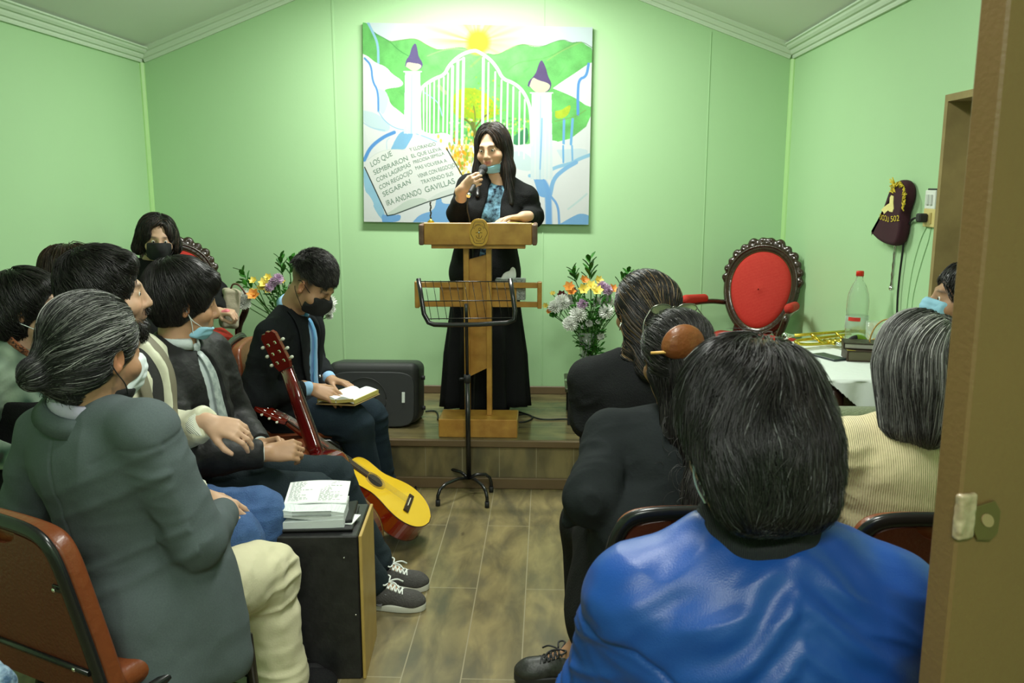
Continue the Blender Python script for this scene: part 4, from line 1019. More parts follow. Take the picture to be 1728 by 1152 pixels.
def leafspray(base, tip, parent, n=9, L_=.06, w_=.026):
    mb = MB(); base = V(*base); tip = V(*tip); ax = nrm(tip - base); a = nrm(np.cross(ax, V(0, 1, .2))); b = np.cross(ax, a)
    mb.tube([base, mix(base, tip, .5) + a * .006, tip], [.003, .0024, .0012], 6)
    for i in range(n):
        t = .35 + .65 * i / (n - 1); ph = i * 2.4; v = (a * math.cos(ph) + b * math.sin(ph)); petal(mb, mix(base, tip, t), v * .8 + ax * .8, ax + v * .01, L_ * (1.1 - .35 * t), w_, .15)
    return mb.build('leaf_spray', M_leaf, parent)
def bouquet(name, label, base, neck, items, sprays, stemr=.05, vase=True, vh=.26):
    g = thing(name, label, 'flowers', base); base = V(*base); neck = V(*neck)
    if vase:
        MB().lathe([(0, 0), (.045, 0), (.05, .01), (.038, .06), (.040, .14), (.058, vh), (.055, vh), (.036, .14), (.034, .06), (.04, .015), (0, .012)], base, n=24).build('vase', M_vase, g)
    mb = MB()
    for kind, px, py, Y, r in items:
        c = atY(px, py, Y); s0 = base + V(rnd.uniform(-.02, .02), rnd.uniform(-.02, .02), .03); mb.tube(smooth_pts3([s0, neck + V(rnd.uniform(-stemr, stemr), rnd.uniform(-stemr, stemr), 0), c - (c - neck) * .15, c], 2), .0026, 5)
    for _ in range(34):
        s0 = base + V(rnd.uniform(-.03, .03), rnd.uniform(-.025, .025), .03); c = neck + V(rnd.uniform(-.12, .12), rnd.uniform(-.06, .06), rnd.uniform(.0, .22))
        mb.tube(smooth_pts3([s0, neck + V(rnd.uniform(-stemr, stemr), rnd.uniform(-.03, .03), rnd.uniform(-.05, .05)), c], 1), .0022, 5)
    mb.build('stems', M_stem, g)
    lf = MB()
    for _ in range(330):
        zz = rnd.uniform(-.14, .26); wd = .030 + .16 * max(0, zz + .10); c = neck + V(rnd.uniform(-wd, wd) * 1.2, rnd.uniform(-wd, wd) * .6, zz); d = V(rnd.uniform(-1, 1), rnd.uniform(-1, .6), rnd.uniform(-.2, 1)); petal(lf, c, d, V(0, -.5, 1), rnd.uniform(.03, .06), .013, .2)
    lf.build('foliage', M_leaf, g)
    for kind, px, py, Y, r in items:
        c = atY(px, py, Y); d = V(rnd.uniform(-.3, .3) + (px - items[0][1]) * .002, -1, rnd.uniform(.5, 1.1))
        if kind == 'w': pompom(c, r, d, M_fw, 'chrysanthemum', g)
        elif kind == 'p': pompom(c, r, d, M_fp, 'carnation', g, 60)
        elif kind == 'y': lily(c, r, d, M_fy, 'lily', g)
        elif kind == 'o': lily(c, r, d, M_fo, 'lily', g)
        elif kind == 'd': lily(c, r, d, M_fd, 'dark_bloom', g)
    for a, b, n, L_ in sprays:
        p0 = atY(*a); leafspray(p0, atY(*b), g, n, L_); MB().tube(smooth_pts3([base + V(0, 0, .03), neck, p0], 2), .003, 6).build('stem', M_stem, g)
    return g
k = 5.76; q = lambda a, b: (900 + a / k, 420 + b / k)
it = [('w', *q(215, 565), 4.78, .042), ('w', *q(280, 520), 4.80, .05), ('w', *q(335, 500), 4.84, .040), ('w', *q(435, 640), 4.76, .052), ('w', *q(355, 730), 4.75, .046), ('w', *q(705, 610), 4.78, .046), ('w', *q(620, 520), 4.84, .034), ('w', *q(720, 510), 4.86, .04), ('p', *q(475, 535), 4.76, .034),
      ('p', *q(665, 365), 4.84, .034), ('p', *q(715, 400), 4.82, .036), ('y', *q(490, 400), 4.80, .042), ('y', *q(560, 370), 4.82, .042), ('y', *q(620, 420), 4.80, .044), ('y', *q(630, 310), 4.86, .034), ('o', *q(350, 380), 4.82, .042), ('o', *q(370, 430), 4.80, .036), ('o', *q(490, 310), 4.87, .036), ('o', *q(770, 400), 4.84, .038), ('y', *q(190, 440), 4.84, .022), ('y', *q(120, 555), 4.82, .022), ('o', *q(150, 610), 4.82, .02), ('d', *q(275, 455), 4.82, .034), ('d', *q(385, 415), 4.84, .03), ('w', *q(540, 725), 4.78, .022), ('w', *q(625, 710), 4.77, .014), ('w', *q(655, 850), 4.78, .024), ('w', *q(480, 760), 4.77, .012)]
spr = [((*q(560, 420), 4.88), (*q(548, 100), 4.88), 13, .075), ((*q(440, 380), 4.86), (*q(385, 200), 4.86), 10, .06), ((*q(850, 420), 4.90), (*q(880, 260), 4.90), 5, .07), ((*q(930, 420), 4.92), (*q(920, 220), 4.92), 7, .06), ((*q(990, 400), 4.92), (*q(985, 240), 4.92), 5, .05), ((*q(330, 560), 4.8), (*q(200, 625), 4.8), 7, .05)]
bx, bzb = .225, .46
sb_ = thing('side_table', 'small dark box table on the stage holding the right flower vase', 'side table', (.27, 4.78, STG_Z))
MB().box((.26, 4.72, .452), (.16, .19, .012), bev=.004).build('tabletop', mat('dark_green_top', srgb(62, 62, 44), rough=.3), sb_)
for sx in (-1, 1):
    for sy in (-1, 1): MB().box((.26 + sx * .13, 4.72 + sy * .16, (STG_Z + .44) / 2), (.016, .016, (.44 - STG_Z) / 2), bev=.003).build('leg', M_blkM, sb_)
MB().box((.26, 4.72, .35), (.135, .165, .085), bev=.004).build('cabinet', M_blkM, sb_)
bouquet('flower_bouquet', 'vase of white chrysanthemums and lilies at the right of the pulpit', (.225, 4.82, .4645), (.245, 4.80, .66), it, spr)
bw = thing('chrome_bowl', 'small chrome dish on the side table beside the flower vase', 'dish', (.15, 4.62, .465))
MB().lathe([(0, 0), (.025, 0), (.03, .006), (.045, .025), (.05, .03), (.046, .03), (.028, .01), (0, .006)], (.145, 4.60, .4645), n=20).build('bowl', M_chrome, bw)
k2 = 7.2; q2 = lambda a, b: (380 + a / k2, 400 + b / k2)
it2 = [('w', *q2(235, 740), 4.56, .045), ('w', *q2(220, 810), 4.55, .040), ('o', *q2(345, 720), 4.54, .046), ('y', *q2(350, 680), 4.56, .03), ('y', *q2(480, 570), 4.60, .040), ('y', *q2(520, 500), 4.62, .030), ('y', *q2(345, 540), 4.60, .03), ('p', *q2(640, 510), 4.60, .034), ('p', *q2(590, 550), 4.60, .03), ('p', *q2(540, 615), 4.58, .03), ('y', *q2(690, 540), 4.62, .026), ('y', *q2(520, 650), 4.58, .03),
       ('w', *q2(1245, 800), 4.55, .050), ('w', *q2(1265, 880), 4.55, .036), ('w', *q2(1080, 880), 4.60, .055), ('w', *q2(1110, 940), 4.60, .04), ('w', *q2(1265, 960), 4.58, .022), ('y', *q2(450, 620), 4.6, .035), ('w', *q2(800, 900), 4.62, .05)]
spr2 = [((*q2(420, 760), 4.62), (*q2(195, 400), 4.62), 9, .06), ((*q2(720, 560), 4.64), (*q2(670, 240), 4.64), 10, .06), ((*q2(800, 560), 4.66), (*q2(800, 260), 4.66), 8, .055), ((*q2(330, 640), 4.6), (*q2(215, 550), 4.6), 4, .05), ((*q2(1020, 1040), 4.6), (*q2(1180, 900), 4.6), 4, .03)]
st2 = thing('flower_stand', 'low dark stool behind the reading man carrying the left flower vase', 'stool', (-1.42, 4.68, STG_Z))
MB().box((-1.42, 4.68, .47), (.15, .15, .012), bev=.004).build('top', M_blkM, st2)
for sx in (-1, 1):
    for sy in (-1, 1): MB().box((-1.42 + sx * .12, 4.68 + sy * .12, (STG_Z + .46) / 2), (.014, .014, (.46 - STG_Z) / 2)).build('leg', M_blkM, st2)
bouquet('flower_bouquet', 'vase of lilies, white blooms and leafy sprays behind the man in the dark suit', (-1.42, 4.68, .4825), (-1.42, 4.66, .72), it2, spr2, .07)

# ---- console table with cloth, brass horn, books, bottle
TZ = .87; TX0, TX1, TY0, TY1 = .985, 1.395, 3.00, 3.72
ct = thing('carved_table', 'dark carved table against the right wall, seen under a white cloth', 'table', (1.19, 3.36, 0))
MB().box(((TX0 + TX1) / 2, (TY0 + TY1) / 2, TZ - .014), ((TX1 - TX0) / 2, (TY1 - TY0) / 2, .012), bev=.005).build('tabletop', M_carve, ct)
wav = [(x, TZ - .03) for x in (TX0 + .03, TX1 - .03)] + [(TX1 - .03 - (TX1 - TX0 - .06) * t, TZ - .03 - .075 - .055 * abs(math.cos(math.pi * t * 1.0)) ** 1.5 - .012 * math.cos(6 * math.pi * t)) for t in np.linspace(0, 1, 21)]
for y in (TY0 + .03, TY1 - .03): MB().prism(wav, .018, (0, y, 0), RXZ, bev=.003).build('apron', M_carve, ct)
wy = [(y, TZ - .03) for y in (TY0 + .04, TY1 - .04)] + [(TY1 - .04 - (TY1 - TY0 - .08) * t, TZ - .03 - .075 - .055 * abs(math.cos(math.pi * t)) ** 1.5) for t in np.linspace(0, 1, 21)]
for x in (TX0 + .03, TX1 - .03): MB().prism(wy, .018, (x, 0, 0), np.array([[0, 0, 1.], [1, 0, 0], [0, 1, 0]]), bev=.003).build('apron', M_carve, ct)
for x in (TX0 + .035, TX1 - .035):
    for y in (TY0 + .035, TY1 - .035):
        MB().lathe([(0, .0), (.018, 0), (.022, .03), (.016, .06), (.022, .16), (.027, .30), (.018, .40), (.026, .46), (.022, .52), (.030, .62), (.034, .72), (.034, TZ - .03), (0, TZ - .03)], (x, y, 0), n=14).build('leg', M_carve, ct)
# cloth: rests on the top, hangs over the edges with a scalloped corner drop
def cloth():
    nx_, ny_ = 220, 320; cx, cy = (TX0 + TX1) / 2 - .01, (TY0 + TY1) / 2
    uu_, vv_ = np.meshgrid(np.linspace(-1, 1, nx_), np.linspace(-1, 1, ny_)); keep = []
    x = uu_ * .36; y = vv_ * .56
    hx = (TX1 - TX0) / 2 + .004; hy = (TY1 - TY0) / 2 + .004
    ox = np.maximum(np.abs(x) - hx, 0) * np.sign(x); oy = np.maximum(np.abs(y) - hy, 0) * np.sign(y)
    lim = .17 - .10 * np.abs(np.cos((x * 1.0) / hx * math.pi * .5))      # longer at the corners
    drop = np.hypot(ox, oy)
    kx = np.where(x > 0, .0, 1.0)
    px_ = cx + np.clip(x, -hx, hx) + np.sign(ox) * np.minimum(np.abs(ox), .012) ; py_ = cy + np.clip(y, -hy, hy) + np.sign(oy) * np.minimum(np.abs(oy), .012)
    px_ += .006 * np.sin(y * 60) * (np.abs(ox) > .01) * kx; py_ += .008 * np.sin(x * 55) * (np.abs(oy) > .01)
    pz_ = TZ + .0035 - np.where(drop > 0, np.maximum(drop - .004, 0), 0)
    ok_ = (x < hx) 
    Vv = np.stack([px_, py_, pz_], -1).reshape(-1, 3); Vv[:, 0] = np.minimum(Vv[:, 0], XR - .006)
    ii = np.arange(nx_ * ny_).reshape(ny_, nx_); Q = np.stack([ii[:-1, :-1], ii[:-1, 1:], ii[1:, 1:], ii[1:, :-1]], -1).reshape(-1, 4)
    m_ = (ok_.reshape(-1)[Q].all(1)); edge = (.19 - .012 * np.abs(np.sin((x + y) * 40))); tri = np.where(np.abs(oy) > .001, 1 - np.abs(x) / hx, 0) + np.where(np.abs(ox) > .001, 1 - np.abs(y) / hy, 0); out = drop > (.012 + .165 * np.clip(tri, 0, 1) - .008 * np.abs(np.sin((x + y) * 45)))
    m_ &= ~out.reshape(-1)[Q].any(1)
    Q = Q[m_]; n = len(Vv); V2 = Vv - V(0, 0, .0); N_ = vnormals(Vv, Q)
    V2 = Vv - N_ * .0015
    return npmesh('tablecloth', np.concatenate([Vv, V2]), np.concatenate([Q, Q[:, ::-1] + n]))
me = cloth(); o = linkmesh('tablecloth', me, mat('white_cloth', srgb(232, 240, 236), rough=.8, bump=(30, .2), sheen=.2)); tag(o, 'white scalloped cloth spread over the dark carved table', 'tablecloth')
TT = TZ + .0045
def onT(px, py, dz=0): return atZ(px, py, TT + dz)
# trombone / trumpet of brass
tr_ = thing('brass_trumpet', 'brass trumpet lying on the white cloth in front of the bottle', 'trumpet', onT(1380, 574))
a_, b_ = onT(1322, 568, .05), onT(1446, 558, .05); ax = nrm(b_ - a_); Lg = .46; up3 = V(0, 0, 1); sd = nrm(np.cross(up3, ax))
P_ = lambda t, s, z: a_ + ax * Lg * t - sd * s + V(0, 0, z - .05)
MB().lathe([(.006, 0), (.0135, .002), (.015, .010), (.010, .024), (.005, .045), (.005, .085)], P_(0, 0, .052), np.stack([sd, np.cross(ax, sd), ax], 1), n=16).build('mouthpiece', M_chrome, tr_)
MB().tube([P_(.12, 0, .052), P_(.86, 0, .052)], .0062, 10).build('lead_pipe', M_brass, tr_)
MB().tube(smooth_pts3([P_(.86, 0, .052), P_(.93, 0, .05), P_(.95, .02, .03), P_(.93, .035, .016), P_(.60, .04, .016)], 2), .0065, 10).build('tuning_slide', M_brass, tr_)
MB().tube(smooth_pts3([P_(.60, .045, .016), P_(.22, .045, .018), P_(.10, .045, .024), P_(.09, .02, .028), P_(.16, 0.0, .030), P_(.45, -.01, .030), P_(.8, -.015, .034)], 2), .0068, 10).build('bell_bend', M_brass, tr_)
MB().lathe([(.007, 0), (.009, .06), (.014, .10), (.024, .135), (.042, .155), (.056, .160), (.055, .162), (.040, .158), (.020, .138), (.006, .06)], P_(.8, -.015, .058), np.stack([sd, np.cross(ax, sd), ax], 1), n=28).build('bell', M_brass, tr_)
for i in range(3):
    c = P_(.44 + i * .065, .045, .022)
    MB().tube([c - sd * -.03, c + sd * -.035], .0095, 12).build('valve', M_brass, tr_)
    MB().tube([c - sd * .035, c - sd * .062], .0085, 12).build('valve_cap', M_chrome, tr_)
MB().tube([P_(.30, .01, .05), P_(.36, .05, .02)], .008, 8).tube([P_(.58, .01, .05), P_(.62, .05, .02)], .006, 8).build('brace', M_brass, tr_)
# books
M_bk1 = mat('brown_bible_cover', srgb(58, 44, 34), rough=.5, bump=(80, .2)); M_bk2 = mat('dark_brown_cover', srgb(46, 34, 28), rough=.45); M_pg = mat('page_grey', srgb(170, 172, 160), rough=.8)
def closed_book(name, label, c, h, R, cov, pg, corner=False):
    g = thing(name, label, 'book', c); c = V(*c) + V(0, 0, h[2])
    MB().box(c + V(0, 0, h[2] - .002), (h[0], h[1], .002), R, bev=.001).box(c - V(0, 0, h[2] - .002), (h[0], h[1], .002), R, bev=.001).box(c - R @ V(h[0] - .003, 0, 0), (.003, h[1], h[2]), R, bev=.002).build('cover', cov, g)
    MB().box(c + R @ V(.001, 0, 0), (h[0] - .005, h[1] - .004, h[2] - .004), R).build('pages', pg, g)
    if corner: MB().prism([(-h[0] + .001, -h[1] + .0), (-h[0] + .03, -h[1]), (-h[0] + .001, -h[1] + .03)], .001, c + V(0, 0, h[2] + .0005), R).build('gold_corner', M_brass, g)
    return g
cB = onT(1452, 604); cB = V(min(cB[0], 1.23), cB[1], TT)
closed_book('leather_bible', 'thick dark brown book under the smaller one on the table', cB + V(.01, -.02, 0), (.078, .058, .021), rz(-8), M_bk1, mat('page_dark', srgb(96, 92, 72), rough=.8), True)
closed_book('small_bible', 'smaller brown book with grey pages on top of the thick book', cB + V(.0, .0, .0425), (.070, .052, .012), rz(-14), M_bk2, M_pg)
closed_book('notebook', 'thin dark notebook under the left end of the stacked books', cB + V(-.075, -.01, 0), (.05, .07, .0035), rz(18), mat('slate_cover', srgb(50, 62, 62), rough=.4), M_pg) if False else None
nb = thing('notebook', 'thin dark notebook lying left of the thick brown book', 'notebook', cB + V(-.125, -.01, 0))
MB().box(cB + V(-.122, .0, .004), (.032, .065, .004), rz(24), bev=.001).build('cover', mat('slate_cover', srgb(50, 62, 62), rough=.4), nb)
# bottle
bt = thing('water_bottle', 'clear plastic bottle with a red cap on the white cloth', 'bottle', (1.293, 3.63, TT))
M_pet = mat('clear_plastic', (.93, .98, .95), rough=.04, trans=.95, ior=1.25, alpha=.85)
MB().lathe([(.010, .0), (.040, .002), (.044, .012), (.043, .06), (.045, .07), (.043, .11), (.041, .12), (.044, .15), (.044, .19), (.040, .22), (.028, .255), (.016, .275), (.0135, .285), (.0135, .297), (.012, .297), (.012, .284), (.026, .254), (.0385, .218), (.0425, .19), (.0425, .15), (.0395, .12), (.042, .06), (.042, .014), (.01, .004)], (1.293, 3.63, TT), n=32).build('bottle_body', M_pet, bt)
MB().lathe([(0, .315), (.014, .315), (.0155, .311), (.0155, .294), (0, .294)], (1.293, 3.63, TT), n=20).build('cap', mat('red_cap', srgb(214, 46, 22), rough=.35), bt)
MB().lathe([(.0455, .075), (.0462, .076), (.0462, .128), (.0455, .129)], (1.293, 3.63, TT), n=32).build('label_band', mat('clear_label', srgb(205, 225, 215), rough=.3, alpha=.35), bt)
lb = MB()
for i in range(10):
    a = math.radians(-150 + i * 6); c = V(1.293 + .0472 * math.cos(a), 3.63 + .0472 * math.sin(a), TT + .118); lb.box(c, (.0004, .0027, .008), rz(math.degrees(a)))
lb.build('red_print', mat('red_print', srgb(212, 60, 50), rough=.5), bt)
gl = thing('drinking_glass', 'empty clear drinking glass standing right of the water bottle', 'glass', (1.335, 3.56, TT))
MB().lathe([(0, 0), (.026, 0), (.034, .115), (.0322, .115), (.0245, .006), (0, .006)], (1.338, 3.555, TT), n=28).build('tumbler', M_vase, gl)
# basket
M_wick = mat('wicker', srgb(196, 160, 88), rough=.6, bump=(120, .5), vary=(80, .6, srgb(150, 112, 52)))
bs = thing('wicker_basket', 'small wicker basket with a thin arched handle behind the books', 'basket', (1.335, 3.36, TT))
wb = MB(); cbk = V(1.318, 3.36, TT)
for i in range(7):
    r_ = .050 + .003 * i; wb.tube([cbk + V(r_ * math.cos(t) * 1.0, r_ * math.sin(t) * 1.15, .006 + .009 * i + .0025 * math.sin(8 * t + i * math.pi)) for t in np.linspace(0, 2 * math.pi, 41)], .0052, 6, caps=False)
wb.lathe([(0, .001), (.048, .001), (.048, .006), (0, .006)], cbk, n=20); wb.build('body', M_wick, bs)
MB().tube([cbk + V(.066 * math.cos(t), 0, .06 + .095 * math.sin(t)) for t in np.linspace(0, math.pi, 21)], .003, 6).build('handle', M_wick, bs)
hp = thing('green_headphones', 'green and black curved object leaning by the wicker basket', 'headband', (1.22, 3.43, TT))
pts = [V(1.235, 3.44, TT + .034) + V(.034 * math.cos(t), 0, .034 * math.sin(t)) for t in np.linspace(-.4, math.pi + .4, 17)]
MB().tube(pts, .013, 8, flat=.6, ref=(0, 1, 0)).build('band', mat('lime_green', srgb(110, 150, 40), rough=.5), hp)
MB().tube([p - V(.006, .006, 0) for p in pts[8:]], .012, 8, flat=.6, ref=(0, 1, 0)).build('lining', M_blkM, hp)

# ---- collection bag hanging on the right wall
ob_ = thing('offering_bag', 'maroon velvet bag embroidered in yellow hanging on the right wall', 'bag', atX(1500, 400, XR))
M_mar = mat('maroon_velvet', srgb(58, 22, 34), rough=.9, vary=(12, .5, srgb(44, 16, 28))); M_yel = mat('yellow_embroidery', srgb(222, 196, 52), rough=.6, bump=(200, .4)); M_cream = mat('cream_embroidery', srgb(240, 228, 150), rough=.6, bump=(200, .4))
xw = XR - .035
kb = 5.4857; qb = lambda a, b, x=xw: atX(1460 + a / kb, 290 + b / kb, x)
outl = [(75, 575), (110, 480), (150, 400), (200, 300), (235, 190), (270, 120), (330, 70), (380, 80), (405, 150), (400, 250), (365, 350), (350, 400), (355, 470), (335, 600), (300, 685), (230, 680), (140, 640)]
op_ = [qb(*p) for p in outl]; oo = [(p[1], p[2]) for p in smooth_pts3(op_ + [op_[0]], 2)[:-1]]
RYZ = np.array([[0, 0, 1.], [1, 0, 0], [0, 1, 0]])
MB().prism(oo, .045, (xw + .010, 0, 0), RYZ, bev=.016).build('bag_body', M_mar, ob_)
fr_ = MB()
for i in range(26):
    p = [(262, 130), (290, 100), (330, 95), (360, 130), (375, 200), (368, 270), (358, 310)]; t = i / 25 * 5.99; j = int(t); a, b = p[j], p[min(j + 1, 6)]; c = (a[0] + (b[0] - a[0]) * (t - j), a[1] + (b[1] - a[1]) * (t - j))
    A = qb(*c, xw - .015); fr_.tube([A, A + V(-.006, rnd.uniform(-.012, .012), rnd.uniform(-.016, .008)), A + V(-.003, rnd.uniform(-.02, .02), rnd.uniform(-.024, -.004))], .0026, 5)
for i in range(8):
    A = qb(275, 110, xw - .012); fr_.tube([A, A + V(-.01, rnd.uniform(-.0, .03), rnd.uniform(-.01, .03))], .0028, 5)
fr_.build('fringe', M_yel, ob_)
dv = [(275, 215), (295, 225), (292, 290), (296, 340), (285, 372), (258, 368), (245, 355), (225, 372), (208, 390), (200, 372), (180, 352), (205, 325), (240, 300), (258, 290), (262, 235)]
dd = [(qb(*p)[1], qb(*p)[2]) for p in dv]; MB().prism(dd, .002, (xw - .0135, 0, 0), RYZ).build('dove_emblem', M_cream, ob_)
mkm = MB()
for poly in ([(250, 190), (285, 150), (300, 140), (312, 190), (295, 180), (290, 200), (270, 185)],): mkm.prism([(qb(*p)[1], qb(*p)[2]) for p in poly], .002, (xw - .0135, 0, 0), RYZ)
mkm.build('crest_emblem', M_yel, ob_)
for ch, a, b in (('S', 300, 455), ('O', 275, 462), ('G', 243, 462), ('D', 190, 466), ('U', 172, 458), ('C', 158, 440), ('E', 142, 424)):
    pass
for s_, pa, pb_, hh in (('502', (236, 462), (316, 452), 58), ('ĐOƆU', (134, 438), (220, 466), 56)):
    A, B = qb(*pa, xw - .0145), qb(*pb_, xw - .0145); hd_ = qb(pa[0], pa[1] - hh, xw - .0145) - A
    text_mesh(s_, np.linalg.norm(hd_) * 1.3, A, B - A, hd_, M_yel, 'embroidered_letters', ob_, width=np.linalg.norm(B - A), ext=.0006)
h0, h1 = qb(283, 660, XR - .022), qb(243, 1075, XR - .022)
MB().tube([mix(h0, h1, t) for t in np.linspace(0, 1, 14)], [.0062 if i % 3 else .0078 for i in range(14)], 8).ball(h1, .011, 10).build('handle', M_chrome, ob_)
# switch and socket plates, plug with cord
sw_ = thing('light_switch', 'white double rocker switch set in a dark wall cutout', 'switch', atX(1574, 335, XR))
def plate(px0, py0, px1, py1, m, par, nm, th=.010):
    A = atX(px0, py1, XR); B = atX(px1, py0, XR); c = (A + B) / 2; return MB().box((XR - th / 2, c[1], c[2]), (th / 2, abs(A[1] - B[1]) / 2, abs(A[2] - B[2]) / 2), bev=.002).build(nm, m, par), c, abs(A[1] - B[1]) / 2, abs(A[2] - B[2]) / 2
plate(1564, 318, 1586, 354, M_blkM, sw_, 'cutout', .002)
_, c, hy_, hz_ = plate(1564, 321, 1584, 352, mat('white_plastic', srgb(228, 232, 226), rough=.35), sw_, 'plate')
for k_ in (-1, 1): MB().box((XR - .012, c[1] + k_ * hy_ * .35, c[2]), (.004, hy_ * .2, hz_ * .55), rz(0), bev=.001).build('rocker', mat('rocker_grey', srgb(200, 206, 200), rough=.35), sw_)
so_ = thing('wall_socket', 'yellowed socket plate below the white switch by the doorway', 'socket', atX(1572, 365, XR))
_, c, hy_, hz_ = plate(1561, 353, 1583, 382, mat('yellowed_plastic', srgb(214, 196, 128), rough=.45), so_, 'plate')
MB().box((XR - .0115, c[1] - hy_ * .35, c[2]), (.002, hy_ * .14, hz_ * .6)).build('socket_holes', mat('rocker_tan', srgb(180, 164, 104), rough=.4), so_)
pg_ = thing('power_plug', 'black plug in the yellowed socket with a long hanging cord', 'plug', (XR - .04, c[1] + hy_ * .4, c[2]))
pc = V(XR - .026, c[1] + hy_ * .45, c[2]); MB().box(pc, (.016, .019, .016), bev=.005).tube([pc + V(0, .017, 0), pc + V(0, .034, -.002)], [.011, .006], 10).build('plug_body', M_blkM, pg_)
cp_ = [pc + V(0, .032, -.001)] + [atX(1460 + a / kb, 290 + b / kb, XR - .012) for a, b in ((440, 430), (390, 500), (360, 610), (345, 760), (325, 900), (312, 1020), (300, 1150), (295, 1300), (290, 1420))]
MB().tube(smooth_pts3(cp_, 2), .0042, 8).build('cord', M_cable, pg_)
wl = MB()
for pts in ([(570, 505), (520, 600), (470, 760), (430, 920), (395, 1150), (380, 1300)], [(610, 505), (585, 640), (530, 800), (480, 980), (440, 1150), (425, 1300)]): wl.tube(smooth_pts3([atX(1460 + a / kb, 290 + b / kb, XR - .002) for a, b in pts], 2), .0016, 6)
o = wl.build('painted_wires', M_wall); tag(o, 'thin wires painted over in wall green under the socket', 'wire')

# ---- brown door leaf swung open beside the camera, with hasp
dl = thing('door_2', None, None, (.62, .95, 0)); dl['kind'] = 'structure'
M_bd = mat('brown_paint_door', srgb(118, 90, 54), rough=.5, vary=(3, .4, srgb(106, 82, 50)), bump=(150, .08))
e0 = atY(1692, 0, .95); e1 = atY(1600, 1152, .95); xe = (e0[0] + e1[0]) / 2
dl.location = (xe, .95, 0); DR = rz(24)
MB().box(V(xe, .95, 0) + DR @ V(.40, .018, 1.02), (.40, .018, 1.02), DR, bev=.003).build('door_leaf', M_bd, dl)
M_tape = mat('worn_tape', srgb(176, 158, 132), rough=.25, coat=.4, vary=(40, .7, srgb(130, 108, 78)))
hc = V(xe, .95, 0) + DR @ V(.028, -.003, 1.168)
ts_ = Solid().box(V(xe, .95, 0) + DR @ V(.009, .0, 1.172), (.013, .006, .027), DR, rd=.004, k=.003); ts_.build('tape_patch', .0015, M_tape, dl, disp=lambda P: noise(P, 160) * .0012)
hs_ = [(x, z) for x, z in [(-.019, .021), (.010, .024), (.021, .010), (.020, -.016), (.009, -.024), (-.012, -.020), (-.022, -.004)]]
RD = DR @ np.stack([V(1, 0, 0), V(0, 0, 1), V(0, -1, 0)], 1)
hm = MB().prism([(x * 1.0, z) for x, z in hs_], .003, hc + V(0, 0, -.006) + DR @ V(.012, 0, 0), RD, bev=.0008).build('hasp_plate', mat('painted_steel', srgb(110, 96, 58), rough=.35, metal=.5), dl)
MB().prism([(.011 * math.cos(t), .007 * math.sin(t)) for t in np.linspace(0, 2 * math.pi, 17)[:-1]], .0012, hc + V(0, 0, -.004) + DR @ V(.012, -.0022, 0), RD @ rz(-35)).build('hasp_slot', mat('hole_brown', srgb(150, 128, 92), rough=.5), hm)
# ============================================================ chairs in their places (the seat faces +y before rotation)
place_chair(-1.06, 1.93, -25, 'brown padded chair at bottom left behind the man in the grey blazer')
place_chair(.33, 2.05, 2, 'chair showing its red-brown back between the two front rows at right')
place_chair(.87, 2.03, -3, 'chair behind the woman in the cream sweater, beside the brown door')
place_chair(-1.16, 3.86, -84, 'brown leather chair in which the man in the dark suit sits')
place_chair(-1.20, 3.36, -86, 'empty brown chair between the young man and the man in the dark suit')
place_chair(-1.17, 2.86, -88, 'chair under the young man with the silver tie')
place_chair(-1.22, 2.42, -80, 'chair under the bearded man in jeans')
place_chair(.37, 2.86, 0, 'chair of the woman with highlighted hair, a glint of its rail showing')
place_chair(.27, 1.02, 0, 'chair under the man in the blue jacket')
